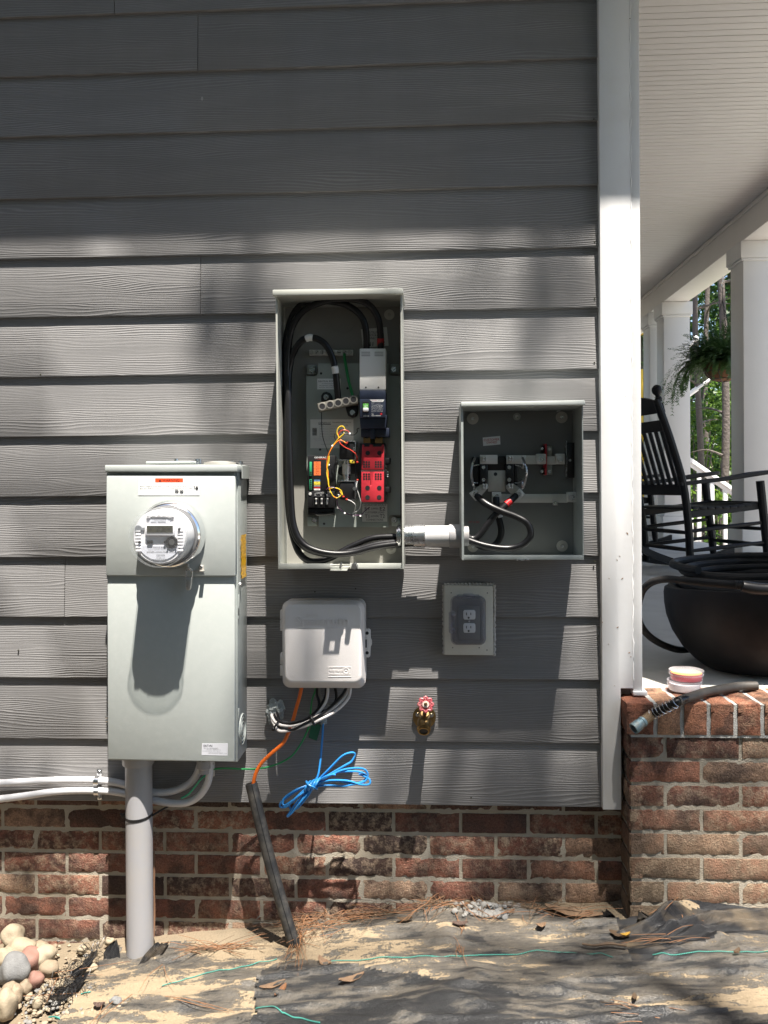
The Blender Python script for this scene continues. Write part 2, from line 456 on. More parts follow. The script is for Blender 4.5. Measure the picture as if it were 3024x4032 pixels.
mk('hdpe_slit', (0.005, 0.005, 0.005), 0.7)
mk('copper_brown', (0.16, 0.085, 0.05), 0.6)
mk('block_cream', (0.62, 0.61, 0.55), 0.7, var=0.06, vs=12, bump=0.0006, bs=160, dirt=(0.45, 0.42, 0.36), dirt_amt=0.25, ds=20)
mk('caulk', (0.42, 0.41, 0.39), 0.8, var=0.2, vs=80, bump=0.002, bs=200)
mk('gasket_gray', (0.16, 0.16, 0.165), 0.5)
mk('outlet_face', (0.82, 0.83, 0.82), 0.35)
mk('valve_red', (0.40, 0.06, 0.075), 0.42, var=0.3, vs=70, dirt=(0.60, 0.40, 0.37), dirt_amt=0.5, ds=60)
mk('valve_disc', (0.66, 0.55, 0.48), 0.5)
mk('pot_black', (0.011, 0.0105, 0.011), 0.6, var=0.25, vs=8, dirt=(0.026, 0.024, 0.024), dirt_amt=0.7, ds=5, spec=0.25)
mk('hose_black', (0.012, 0.0115, 0.0115), 0.6, var=0.25, vs=12, spec=0.25, dirt=(0.03, 0.027, 0.024), dirt_amt=0.5, ds=12)
mk('verdigris', (0.17, 0.26, 0.30), 0.6, metal=0.4, var=0.4, vs=60, dirt=(0.30, 0.20, 0.10), dirt_amt=0.6, ds=50)
mk('thread_tan', (0.38, 0.28, 0.18), 0.6, metal=0.3, var=0.3, vs=60)
mk('chair_black', (0.008, 0.008, 0.009), 0.5, var=0.2, vs=20, spec=0.25)
mk('hose_dusty_sunlit', (0.045, 0.042, 0.038), 0.6, var=0.25, vs=14, dirt=(0.10, 0.085, 0.07), dirt_amt=0.6, ds=14)  # dusty hose rubber, colour lightened for the sun on the hose end
mk('meter_white', (0.80, 0.79, 0.82), 0.40, var=0.03)
mk('meter_body', (0.50, 0.50, 0.52), 0.38, var=0.04)
mk('meter_label', (0.66, 0.67, 0.74), 0.35)
mk('lcd_dark', (0.05, 0.05, 0.035), 0.25)
mk('lcd_digit', (0.012, 0.012, 0.010), 0.3)
mk('padlock_metal', (0.50, 0.50, 0.48), 0.4, metal=0.8, var=0.2, vs=40)
mk('soil', (0.17, 0.135, 0.09), 0.95, var=0.25, vs=18, bump=0.006, bs=120, dirt=(0.17, 0.12, 0.075), dirt_amt=0.6, ds=9)
mk('unseen_dark_ground', (0.075, 0.062, 0.052), 0.95, var=0.4, vs=18, bump=0.01, bs=90)
mk('stone_tan', (0.22, 0.17, 0.115), 0.75, var=0.2, vs=14, bump=0.0012, bs=220)
mk('stone_cream', (0.26, 0.215, 0.15), 0.75, var=0.15, vs=14, bump=0.0012, bs=220)
mk('stone_pink', (0.20, 0.105, 0.08), 0.75, var=0.18, vs=14, bump=0.0012, bs=220)
mk('stone_gray', (0.15, 0.15, 0.147), 0.75, var=0.3, vs=70, bump=0.002, bs=240)
mk('gravel_pale', (0.16, 0.155, 0.145), 0.85, var=0.3, vs=40)
mk('thread_turquoise', (0.07, 0.30, 0.25), 0.5)
mk('pine_straw', (0.23, 0.11, 0.05), 0.6, var=0.35, vs=30)
mk('pine_straw_dark', (0.11, 0.07, 0.04), 0.7, var=0.3, vs=30)
mk('dead_leaf', (0.24, 0.155, 0.095), 0.75, var=0.3, vs=50)
mk('yellow_leaf', (0.50, 0.30, 0.05), 0.6, var=0.3, vs=60)
mk('grass_green', (0.085, 0.14, 0.03), 0.8, var=0.45, vs=9, bump=0.02, bs=60)
mk('mulch', (0.15, 0.10, 0.08), 0.9, var=0.4, vs=30, bump=0.02, bs=60)
mk('bark', (0.115, 0.095, 0.082), 0.9, var=0.45, vs=9, bump=0.02, bs=22)
mk('yellow_paint', (0.80, 0.50, 0.03), 0.5)
mk('coir', (0.16, 0.075, 0.035), 0.9, var=0.4, vs=60, bump=0.006, bs=150)
mk('iron', (0.02, 0.017, 0.015), 0.5)
mk('putty_pink', (0.60, 0.10, 0.12), 0.5, var=0.15, vs=30)
mk('putty_orange', (0.75, 0.36, 0.12), 0.5)

def leaf_mat(name, cols, trans=0.35, vs=3.0):
    m, t, b = new_mat(name)
    n = noise_(t, coords(t), vs, 4.0, 0.7)
    c = ramp(t, n, cols); t.links.new(c, b.inputs['Base Color']); b.inputs['Roughness'].default_value = 0.5
    tr = N(t, 'ShaderNodeBsdfTranslucent'); mx = N(t, 'ShaderNodeMixShader'); mx.inputs[0].default_value = trans
    t.links.new(c, tr.inputs[0]); out = t.nodes['Material Output']
    t.links.new(b.outputs[0], mx.inputs[1]); t.links.new(tr.outputs[0], mx.inputs[2]); t.links.new(mx.outputs[0], out.inputs[0])
leaf_mat('leaf_bright', [(0.3, (0.05, 0.11, 0.015)), (0.55, (0.14, 0.24, 0.025)), (0.75, (0.25, 0.33, 0.04))], 0.45)
leaf_mat('leaf_mid', [(0.3, (0.025, 0.065, 0.014)), (0.55, (0.075, 0.155, 0.022)), (0.75, (0.15, 0.24, 0.035))], 0.4)
leaf_mat('leaf_deep', [(0.3, (0.012, 0.035, 0.010)), (0.6, (0.03, 0.08, 0.018)), (0.8, (0.06, 0.13, 0.03))])
leaf_mat('fern_green', [(0.3, (0.025, 0.065, 0.022)), (0.7, (0.085, 0.16, 0.05))], 0.3, 9)

def glass_mat(name, tint, trans, rough=0.05, gloss=0.12):
    """thin clear plastic: mostly see-through with a reflecting skin"""
    m, t, b = new_mat(name); out = t.nodes['Material Output']
    tr = N(t, 'ShaderNodeBsdfTransparent'); tr.inputs[0].default_value = (*tint, 1)
    b.inputs['Base Color'].default_value = (0.75, 0.76, 0.78, 1); b.inputs['Roughness'].default_value = rough
    lw = N(t, 'ShaderNodeLayerWeight'); lw.inputs[0].default_value = 0.25
    f = math_(t, 'MULTIPLY_ADD', lw.outputs['Facing'], 1.0-trans, gloss, clamp=True)
    mx = N(t, 'ShaderNodeMixShader'); t.links.new(f, mx.inputs[0]); t.links.new(tr.outputs[0], mx.inputs[1]); t.links.new(b.outputs[0], mx.inputs[2])
    t.links.new(mx.outputs[0], out.inputs[0])
glass_mat('clear_glass', (0.96, 0.97, 0.97), 0.75, 0.04, 0.05)
glass_mat('smoke_plastic', (0.84, 0.84, 0.87), 0.78, 0.12, 0.08)
glass_mat('frosted_plastic', (0.95, 0.92, 0.94), 0.8, 0.3, 0.16)

def fabric_material(name='woven_fabric', shift=0.0):
    m, t, b = new_mat(name)
    v = coords(t); vx = coords(t, (2.6, 12.0, 1.0)); vx2 = coords(t, (10.0, 46.0, 1.0))
    n1 = noise_(t, vx, 1.0, 5.0, 0.62); n2 = noise_(t, vx2, 1.0, 4.0, 0.65); n3 = noise_(t, v, 190.0, 2.0, 0.7); n4 = noise_(t, v, 2.1, 3.0, 0.5)
    tc_ = N(t, 'ShaderNodeTexCoord'); sx_ = N(t, 'ShaderNodeSeparateXYZ'); t.links.new(tc_.outputs['Object'], sx_.inputs[0])
    n1 = math_(t, 'ADD', n1, math_(t, 'MULTIPLY_ADD', sx_.outputs[0], -0.045, 0.0))
    mix = math_(t, 'ADD', math_(t, 'MULTIPLY', n1, 0.50), math_(t, 'ADD', math_(t, 'MULTIPLY', n2, 0.38), math_(t, 'MULTIPLY', n4, 0.28)))
    mix = math_(t, 'ADD', mix, math_(t, 'MULTIPLY_ADD', n3, 0.10, -shift-0.060))
    n5 = noise_(t, coords(t, (30.0, 75.0, 1.0)), 1.0, 4.0, 0.7)
    mix = math_(t, 'ADD', mix, math_(t, 'MULTIPLY', n5, 0.11))
    sand = ramp(t, mix, [(0.652, 0.0), (0.676, 1.0)])
    film = ramp(t, mix, [(0.54, 0.03), (0.59, 0.5), (0.65, 0.8)])
    wv = N(t, 'ShaderNodeTexWave'); wv.bands_direction = 'X'; wv.inputs['Scale'].default_value = 190; wv.inputs['Distortion'].default_value = 0.5; t.links.new(v, wv.inputs[0])
    wv2 = N(t, 'ShaderNodeTexWave'); wv2.bands_direction = 'Y'; wv2.inputs['Scale'].default_value = 190; wv2.inputs['Distortion'].default_value = 0.5; t.links.new(v, wv2.inputs[0])
    weave = math_(t, 'MULTIPLY', wv.outputs['Fac'], wv2.outputs['Fac'])
    dark = mixc(t, weave, (0.010, 0.011, 0.012), (0.030, 0.031, 0.034))
    c = mixc(t, film, dark, (0.120, 0.106, 0.086)); c = mixc(t, sand, c, (0.245, 0.19, 0.122))
    c = mixc(t, 0.6, c, math_(t, 'MULTIPLY_ADD', n3, 0.9, 0.55), 'MULTIPLY')
    t.links.new(c, b.inputs['Base Color'])
    t.links.new(math_(t, 'MULTIPLY_ADD', sand, 0.55, 0.33, clamp=True), b.inputs['Roughness'])
    bump_(t, b, math_(t, 'ADD', math_(t, 'MULTIPLY', sand, 0.8), math_(t, 'ADD', math_(t, 'MULTIPLY', n3, 0.7), math_(t, 'MULTIPLY', weave, 0.25))), 0.9, 0.003)
    if shift: return
    m, t, b = new_mat('woven_fabric_clean')
    v = coords(t); n1 = noise_(t, coords(t, (5, 16, 1)), 1.0, 4.0, 0.6); n3 = noise_(t, v, 190.0, 2.0, 0.7)
    wv = N(t, 'ShaderNodeTexWave'); wv.bands_direction = 'DIAGONAL'; wv.inputs['Scale'].default_value = 120; t.links.new(v, wv.inputs[0])
    c = mixc(t, wv.outputs['Fac'], (0.008, 0.0085, 0.0095), (0.026, 0.027, 0.030))
    c = mixc(t, ramp(t, n1, [(0.50, 0.0), (0.60, 0.25), (0.72, 0.8)]), c, (0.22, 0.17, 0.11))
    c = mixc(t, 0.5, c, math_(t, 'MULTIPLY_ADD', n3, 0.9, 0.55), 'MULTIPLY')
    t.links.new(c, b.inputs['Base Color']); b.inputs['Roughness'].default_value = 0.38
    bump_(t, b, math_(t, 'ADD', math_(t, 'MULTIPLY', wv.outputs['Fac'], 0.6), n3), 0.9, 0.003)
fabric_material()
fabric_material('woven_fabric_dark', 0.10)

# ------------------------------------------------------------------ ground
def grid_sheet(x0, x1, nx, y0, y1, ny, zf, keep=None, matn='soil', m=None):
    m = m or MB(); m.m(matn)
    vs = {}
    for j in range(ny+1):
        for i in range(nx+1):
            x = x0+(x1-x0)*i/nx; y = y0+(y1-y0)*j/ny
            vs[i, j] = m.bm.verts.new((x, y, zf(x, y)))
    for j in range(ny):
        for i in range(nx):
            cx = x0+(x1-x0)*(i+.5)/nx; cy = y0+(y1-y0)*(j+.5)/ny
            if keep and not keep(cx, cy): continue
            f = m.bm.faces.new((vs[i, j], vs[i+1, j], vs[i+1, j+1], vs[i, j+1])); f.material_index = m.mi
    for v in list(m.bm.verts):
        if not v.link_faces: m.bm.verts.remove(v)
    return m
def soil_z(x, y):
    return ground_z(x, y)+0.006*mnoise.noise(Vector((x*9, y*9, 0)))+0.002*mnoise.noise(Vector((x*40, y*40, 3)))
XS = [-150, -40, -8, -3] + [-1.6+0.02*i for i in range(156)] + [2.5, 5, 12, 40, 150]
YS = [-150, -40, -8, -3] + [-0.8+0.02*i for i in range(48)] + [1.5, 4, 12, 40, 150]
m = MB(); m.m('soil'); gv = {}
for j, y in enumerate(YS):
    for i, x in enumerate(XS): gv[i, j] = m.bm.verts.new((x, y, soil_z(x, y) if abs(x) < 3 and abs(y) < 3 else ground_z(x, y)))
for j in range(len(YS)-1):
    for i in range(len(XS)-1): m.bm.faces.new((gv[i, j], gv[i+1, j], gv[i+1, j+1], gv[i, j+1]))
m.m('unseen_dark_ground'); dark_mi = m.mi
for f in m.bm.faces:
    c_ = f.calc_center_median()
    if c_.y < -0.82 or c_.x < -1.9: f.material_index = dark_mi  # ground out of view made dark to cut its warm bounce
tag(m.build('ground'), kind='structure')
m = grid_sheet(4.3, 60, 60, 10.0, 60, 60, lambda x, y: ground_z(x, y)+0.02+0.006*max(0, y-12), matn='grass_green')
tag(m.build('lawn'), kind='structure')
m = grid_sheet(2.86, 4.3, 40, 0.2, 16, 120, lambda x, y: ground_z(x, y)+0.075+0.03*mnoise.noise(Vector((x*7, y*7, 0))), matn='mulch')
tag(m.build('mulch_ground'), kind='structure')
m = grid_sheet(4.3, 11.0, 10, -7.0, 10.0, 20, lambda x, y: ground_z(x, y)+0.03, matn='concrete')  # unseen pale slab added to bounce sunlight up to the porch ceiling
tag(m.build('unseen_bounce_slab'), kind='structure')

# ------------------------------------------------------------------ house: siding, brick, trim, eave
house = thing('house_wall', (-1.5, 0.03, -0.4), 'grey lap sided house wall over a brown brick foundation, white corner board at its right end', 'house wall')
LAPS = [-0.0075, 0.1759, 0.3569, 0.5366, 0.7135, 0.8936, 1.0705, 1.2472, 1.4237, 1.5963, 1.7732, 1.9561, 2.134, 2.308, 2.486, 2.664, 2.842, 3.02, 3.198, 3.376]
XR = at(2362, 2000, 0).x
SEAMS = {12: [at(777, 150, 0).x], 8: [at(788, 1130, 0).x], 3: [at(252, 2330, 0).x], 5: [-2.2], 13: [-0.9], 14: [0.2]}
m = MB(); m.m('siding_paint'); lay = m.bm.verts.layers.float.new('board')
for i in range(len(LAPS)-1):
    z0, z1 = LAPS[i], LAPS[i+1]+0.012
    cuts = [-4.0]+SEAMS.get(i, [])+[XR]
    for k in range(len(cuts)-1):
        a, b_ = cuts[k]+(0.001 if k else 0), cuts[k+1]-(0.001 if k < len(cuts)-2 else 0)
        n = max(2, int((b_-a)/0.1)); idx = random.random()*8
        ph = random.random()*50
        rows = [[], [], [], []]
        for q in range(n+1):
            x = a+(b_-a)*q/n; jy = 0.0009*mnoise.noise(Vector((x*1.6, i*3.1, ph))); jz = 0.0008*mnoise.noise(Vector((x*0.9, i*5.3, 9)))
            for r, (yy, zz) in enumerate(((0.0112+jy, z1), (0.0008+jy, z0+0.002), (0.0016+jy, z0+jz), (0.0125, z0+jz))):
                v = m.bm.verts.new((x, yy, zz)); v[lay] = idx; rows[r].append(v)
        for r in range(3):
            for q in range(n): m.bm.faces.new((rows[r][q], rows[r+1][q], rows[r+1][q+1], rows[r][q+1]))
        for side in (0, n): m.bm.faces.new([rows[r][side] for r in range(4)])
bmesh.ops.recalc_face_normals(m.bm, faces=m.bm.faces[:])
m.build('siding', house, angle=25)
m = MB(); m.m('house_body'); m.box(-4.0, 0.585, 0.0145, 9.0, -0.003, 3.4); m.build('wall_core', house)

def brick_face(m, lay, o, u, n, w, h, rgb, rough=0.0030, depth=0.03, nx=None):
    """one rough faced brick: o lower left corner, u along, n outward"""
    nx = nx or max(3, int(w/0.013)); ny = max(3, int(h/0.013)); sd = Vector((random.random()*99, random.random()*99, 0)); vs = {}
    up = Vector((0, 0, 1)) if abs(n.z) < 0.5 else u.cross(n)*-1
    tl = (random.random()-.5)*0.002
    for j in range(ny+1):
        for i in range(nx+1):
            a, b_ = i/nx, j/ny
            e = min(a*w, (1-a)*w, b_*h, (1-b_)*h)
            d = rough*mnoise.fractal(Vector((a*w*55, b_*h*55, 0))+sd, 0.8, 2.0, 3)-0.0035*math.exp(-(e/0.0035)**2)+tl
            jj = 0.0014 if e < 1e-6 else 0.0
            q = o+u*(a*w)+up*(b_*h)+n*d+u*(jj*mnoise.noise(Vector((a*20, b_*20, 5))+sd))+up*(jj*mnoise.noise(Vector((a*20, b_*20, 15))+sd))
            v = m.bm.verts.new(q); v[lay] = (*rgb, 1); vs[i, j] = v
    for j in range(ny):
        for i in range(nx):
            f = m.bm.faces.new((vs[i, j], vs[i+1, j], vs[i+1, j+1], vs[i, j+1])); f.material_index = m.mi
    rim = [vs[i, 0] for i in range(nx+1)]+[vs[nx, j] for j in range(1, ny+1)]+[vs[i, ny] for i in range(nx-1, -1, -1)]+[vs[0, j] for j in range(ny-1, 0, -1)]
    back = []
    for v in rim:
        k = m.bm.verts.new(v.co-n*depth); k[lay] = (*rgb, 1); back.append(k)
    for i in range(len(rim)):
        j = (i+1) % len(rim)
        f = m.bm.faces.new((rim[i], back[i], back[j], rim[j])); f.material_index = m.mi
def mortar_plane(m, o, u, n, w, h, step=0.012, amp=0.0016):
    up = Vector((0, 0, 1)) if abs(n.z) < 0.5 else u.cross(n)*-1
    nx, ny = max(2, int(w/step)), max(2, int(h/step)); vs = {}
    for j in range(ny+1):
        for i in range(nx+1):
            p = o+u*(w*i/nx)+up*(h*j/ny)
            vs[i, j] = m.bm.verts.new(p+n*amp*mnoise.fractal(p*40, 0.9, 2.0, 3))
    for j in range(ny):
        for i in range(nx):
            f = m.bm.faces.new((vs[i, j], vs[i+1, j], vs[i+1, j+1], vs[i, j+1])); f.material_index = m.mi
def brick_wall(m, lay, o, u, n, w, rows, joints0, unit, pitch, mort, x_clip=None):
    """running bond: rows of (z, joint offset)"""
    for k in range(rows):
        z = o.z+k*pitch
        x = joints0[k % 2]-unit*40
        while x < w:
            a, b_ = max(x+0.005, 0.0), min(x+unit-0.005, w)
            if b_-a > 0.012 and b_ > 0:
                r = random.random(); rgb = (min(1, max(0, random.gauss(0.52, 0.30))), random.random(), random.random())
                brick_face(m, lay, o+u*a+Vector((0, 0, k*pitch+0.005)), u, n, b_-a, pitch-0.011, rgb)
            x += unit
# foundation under the siding
YF = 0.030; zA = at(100, 3176, YF).z; PITCH_B = 0.0668
m = MB(); m.m('brick_brown'); lay = m.bm.verts.layers.float_color.new('brick')
x_left = -1.9; z_low = zA-PITCH_B*8
ja = at(260, 3230, YF).x-x_left; jb = at(140, 3320, YF).x-x_left
wF = at(2449, 3300, YF).x-x_left
brick_wall(m, lay, Vector((x_left, YF, z_low)), Vector((1, 0, 0)), Vector((0, -1, 0)), wF, 10, ((jb, ja) if True else 0), 0.1965, PITCH_B, None)
m.m('mortar_grey'); mortar_plane(m, Vector((x_left, YF+0.0042, z_low-0.02)), Vector((1, 0, 0)), Vector((0, -1, 0)), wF, PITCH_B*9+0.02)
m.m('soil'); m.box(x_left, wF+x_left-0.02, 0.06, 0.3, z_low-0.1, -0.02)
m.build('brick_foundation', house, angle=60)
for x_, y_ in ((2341, 953), (2341, 1176), (2340, 1428), (2338, 470), (2342, 2210), (1400, 2318), (72, 2560), (160, 1475), (1240, 2330), (700, 2880), (1855, 3140)):
    m = MB().m('lcd_dark'); p = at(x_, y_, 0.002); m.cyl(Vector((p.x, 0.004, p.z)), Vector((p.x, 0.0002, p.z)), 0.0021, n=10); m.build('nail', house)
# corner board
m = MB(); m.m('trim_white')
xa, xb, xc, xd = at(2368, 2000, -.018).x, at(2490, 2000, -.018).x, at(2526, 2000, -.016).x, at(2447, 3100, -.018).x
zc = 0.318; zb = -0.008
xd = min(xd, 0.551)
a = [(xa, zb), (xd, zb), (xd, zc+0.02), (xb, zc+0.02), (xb, 3.3), (xa, 3.3)]
m.hull([Vector((x, -0.018, z)) for x, z in a], [Vector((x, 0.011, z)) for x, z in a], 0.0012)
m.box(xb+0.0006, xc, -0.016, 0.62, zc+0.012, 3.3, 0.0012)
m.box(xb-0.001, xc+0.012, -0.024, 0.03, zc+0.001, zc+0.012, 0.001)
m.build('corner_board', house)
random.seed(15)
m = MB().m('trim_white'); m.tube([Vector((xb+0.0004+random.uniform(-.0016, .0010), -0.0172, 0.36+k*0.012)) for k in range(230)], lambda t: .0014+.0007*math.sin(t*211)+.0005*math.sin(t*517), 6, 1); m.build('caulk_line', house)
m = MB().m('dead_leaf')
for x_, y_, a_, l_ in ((2450, 2278, -.7, .010), (2398, 2278, .9, .006), (2432, 2470, -.6, .011), (2478, 2570, -.3, .009), (2484, 2586, .2, .007), (2430, 2205, 1.2, .008), (2470, 2100, .9, .011), (2440, 2190, .5, .006), (2372, 2450, 1.0, .007), (2396, 2536, .6, .006), (2420, 2700, .1, .005), (2489, 1730, .2, .005), (2464, 1560, .3, .004), (2480, 73, .1, .006)):
    l_ *= .75; p = at(x_, y_, -.0182); u_ = Vector((math.cos(a_), 0, -math.sin(a_))); v_ = Vector((-u_.z, 0, u_.x)); n_ = 9
    pts = [p+u_*(l_*.5*math.cos(q*2*math.pi/n_)*random.uniform(.7, 1.1))+v_*(l_*.16*math.sin(q*2*math.pi/n_)*random.uniform(.7, 1.3)) for q in range(n_)]
    m.hull([q+Vector((0, -.0006, 0)) for q in pts], [q+Vector((0, .0003, 0)) for q in pts])
build_each(m, 'mud_fleck', house)
# roof edge that shades the top of the wall
m = MB(); m.m('porch_paint'); m.box(-5.0, 3.2, -0.50, 0.0, 3.29, 3.55); m.m('roof_dark'); m.box(-5.0, 3.22, -0.50, 9.6, 3.56, 3.62)
m.build('eave', house)

# ------------------------------------------------------------------ porch
porch = thing('porch', (1.6, 2.0, FLOOR), 'white front porch with beadboard ceiling and square columns on a red brick edged slab', 'porch')
m = MB(); m.m('concrete'); m.box(0.60, 2.86, 0.108, 4.0, 0.0, FLOOR-0.002, 0.004); m.box(0.60, 2.86, 4.006, 9.6, 0.0, FLOOR-0.002, 0.004)
m.build('porch_floor', porch)
# brick edge and its front
m = MB(); m.m('brick_brown'); lay = m.bm.verts.layers.float_color.new('brick')
YP = -0.078; xP = at(2480, 3200, YP).x; zcap0 = at(2485, 2896, YP).z
zP = zcap0-PITCH_B*9; wP = 2.6
jr = at(2250+1100*.4666, 3000, YP).x-xP; j2 = at(2250+795*.4666, 3100, YP).x-xP
brick_wall(m, lay, Vector((xP, YP, zP)), Vector((1, 0, 0)), Vector((0, -1, 0)), wP, 9, ((j2, jr)), 0.2045, PITCH_B, None)
brick_wall(m, lay, Vector((xP, YF+0.01, zP)), Vector((0, -1, 0)), Vector((-1, 0, 0)), YF+0.01-YP, 9, ((0.0, 0.1)), 0.2, PITCH_B, None)
m.m('mortar_grey'); mortar_plane(m, Vector((xP+0.005, YP+0.0042, zP)), Vector((1, 0, 0)), Vector((0, -1, 0)), wP, PITCH_B*9)
mortar_plane(m, Vector((xP+0.006, YF+0.01, zP)), Vector((0, -1, 0)), Vector((-1, 0, 0)), YF+0.004-YP, PITCH_B*9)
m.box(xP+0.03, xP+wP, YP+0.05, 0.1, zP, zcap0-0.01)
m.build('brick_base', porch, angle=60)
m = MB(); m.m('brick_red'); lay = m.bm.verts.layers.float_color.new('brick')
yc0, yc1 = -0.086, 0.106; xs = at(2487, 2830, yc0).x; unit = 0.0722; hh = FLOOR-0.003-zcap0
for k in range(30):
    x = xs+k*unit-(0.012 if k == 0 else 0); ww = unit-0.012+(0.012 if k == 0 else 0); rgb = (random.uniform(.72, 1.0), random.random()*.4, 0)
    brick_face(m, lay, Vector((x, yc0, zcap0+0.004)), Vector((1, 0, 0)), Vector((0, -1, 0)), ww, hh-0.006, rgb, 0.0032, 0.02)
    brick_face(m, lay, Vector((x, yc0+0.001, zcap0+hh)), Vector((1, 0, 0)), Vector((0, 0, 1)), ww, yc1-yc0-0.002, rgb, 0.0010, 0.02)
    if k == 0: brick_face(m, lay, Vector((x, yc1, zcap0+0.004)), Vector((0, -1, 0)), Vector((-1, 0, 0)), yc1-yc0-0.002, hh-0.006, rgb, 0.0025, 0.02)
m.m('mortar_light'); m.box(xs+0.0, xs+30*unit, yc0+0.006, yc1+0.004, zcap0-0.004, zcap0+hh-0.004)
m.build('brick_cap', porch, angle=60)
# ceiling of narrow beaded boards
m = MB(); m.m('ceiling_vinyl'); y = -0.29; k = 0
while y < 9.4:
    wd = 0.0502 if k % 3 else 0.048
    m.box(0.616, 2.60, y, y+wd, 3.092, 3.105, 0.003); y += 0.0545; k += 1
m.box(0.616, 2.62, -0.29, 9.5, 3.1065, 3.13)
m.build('ceiling', porch)
X1 = 2.549; PW = 0.275
m = MB(); m.m('porch_paint'); m.box(X1+0.004, X1+PW-0.006, -0.49, 9.5, 2.86, 3.14, 0.004); m.box(X1-0.012, X1+0.003, -0.29, 9.5, 3.055, 3.0905, 0.004)
m.build('beam', porch)
m = MB(); m.m('porch_paint'); m.box(0.97, X1, -0.495, -0.30, 2.32, 3.288, 0.003); m.build('added_shade_beam', porch)  # unseen beam added to keep the sun off the pot and floor
for yp in (4.387, 6.60, 7.155):
    m = MB(); m.m('column_white'); m.box(X1+0.012, X1+0.012+PW, yp+0.008, yp+0.008+PW, FLOOR, 2.857, 0.004)
    col = m.build('column', porch)
    m = MB(); m.m('column_white'); m.box(X1-0.014, X1+PW+0.036, yp-0.016, yp+PW+0.034, 2.724, 2.8575, 0.003); m.box(X1-0.004, X1+PW+0.026, yp-0.006, yp+PW+0.024, 2.700, 2.7235, 0.006); m.build('column_cap', col)
    m = MB(); m.m('column_white'); m.box(X1-0.01, X1+PW+0.034, yp-0.014, yp+PW+0.03, FLOOR, FLOOR+0.25, 0.004); m.box(X1-0.001, X1+PW+0.025, yp-0.005, yp+PW+0.021, FLOOR+0.2505, FLOOR+0.272, 0.006); m.build('column_base', col)
# ------------------------------------------------------------------ meter box (left)
YM = -0.140
mb = thing('meter_box', W('N', 800, 1000, -0.07), 'tall pale grey steel meter box with a warning label and yellow tape on its side', 'meter box')
m = MB().m('box_gray_worn')
m.poly('N', [(128, 1588), (1488, 1608), (1488, -1480), (128, -1480)], YM+0.016, -0.004, 0.002)
m.build('enclosure', mb)
m = MB().m('box_gray'); m.poly('M', [(95, 1306), (1466, 1311), (1462, 250), (102, 246)], YM-0.008, YM+0.012, 0.004)
m.m('box_gray_worn'); m.poly('M', [(108, 1340), (1450, 1340), (1450, 200), (108, 200)], YM+0.011, YM+0.02, 0)
m.build('upper_cover', mb)
m = MB().m('box_gray'); m.poly('N', [(118, 1582), (1455, 1607), (1455, -445), (112, -445)], YM, YM+0.016, 0.003)
m.build('lower_door', mb)
m = MB().m('box_gray'); m.poly('M', [(85, 210), (1484, 207), (1482, 131), (85, 137)], YM-0.011, -0.003, 0.003)
a, b = W('M', 1484, 131, YM-0.011), W('M', 1484, 207, YM-0.011)
m.box(a.x+0.0005, a.x+0.0022, -0.10, -0.004, b.z-0.018, a.z-0.002, 0)
m.build('drip_cap', mb)
m = MB().m('box_gray'); t0 = W('M', 585, 131, -0.07); t1 = W('M', 1060, 131, -0.07)
m.box(t0.x, t1.x, -0.125, -0.035, t0.z+0.0, t0.z+0.0075, 0.003)
m.m('zinc')
for xx in (840, 1060, 1085): p = W('M', xx, 131, -0.075); m.cyl(p, p+Vector((0, 0, 0.016)), 0.007, 0.0055, 10)
m.build('hub_plate', mb)
m = MB().m('tin_plate'); p = W('M', 1300, 131, -0.09); m.lathe(p, (0, 0, 1), [(0, 0.045), (0.006, 0.044), (0.009, 0.02), (0.009, 0)], 24)
m.m('zinc')
for xx in (1430, 1520): q = W('M', xx, 131, -0.09); m.cyl(q, q+Vector((0, 0, 0.010)), 0.006, 0.005, 10)
m.build('hub_cover', mb)
# side face details (the right side of the box is seen at a slant)
_sa, _sb = W('N', 1488, 1608, YM+0.016), W('N', 1488, -1480, YM+0.016)
def side_x(z): return _sa.x+(_sb.x-_sa.x)*(z-_sa.z)/(_sb.z-_sa.z)
xs_ = side_x(W('N', 1488, 1265, YM+0.016).z)
m = MB().m('box_gray_worn')
zc_ = W('N', 1525, 1265, -0.075).z
for r0, r1 in ((0.044, 0.041), (0.034, 0.031), (0.023, 0.019)):
    m.lathe((xs_, -0.07, zc_), (1, 0, 0), [(0.0, r0), (0.003, r0-0.001), (0.003, r1), (0.0005, r1-0.001)], 28)
m.lathe((xs_, -0.07, zc_), (1, 0, 0), [(0.0028, 0.0), (0.0028, 0.013), (0.0, 0.0145)], 20)
m.build('knockout', mb)
m = MB().m('box_gray_worn')
for c_, y0, y1 in (('M', 1500, 1720), ('N', 1040, 1150), ('N', -20, 95)):
    za, zb_ = W(c_, 1475, y1, YM+0.03).z, W(c_, 1475, y0, YM+0.03).z
    xq = side_x((za+zb_)/2); m.box(xq-0.001, xq+0.0022, YM+0.022, YM+0.029, za, zb_, 0.0005)
m.m('zinc'); p = W('M', 1498, 1400, YM+0.03); m.lathe((side_x(p.z), YM+0.04, p.z), (1, 0, 0), [(0, 0.006), (0.004, 0.0055), (0.006, 0.003), (0.006, 0)], 10)
build_each(m, 'side_screw', mb, 0.0006)
m = MB().m('tape_yellow'); za, zb_ = W('M', 1530, 1332, -0.08).z, W('M', 1530, 872, -0.08).z
pts = []; n = 20
for k in range(n+1):
    f = k/n; pts.append((-0.062+0.003*math.sin(k*1.7)-0.004*f, za+(zb_-za)*f))
fr = [Vector((side_x(z)+0.0030+0.0001*(k % 3), y-0.030+0.003*math.sin(k*2.3), z)) for k, (y, z) in enumerate(pts)]
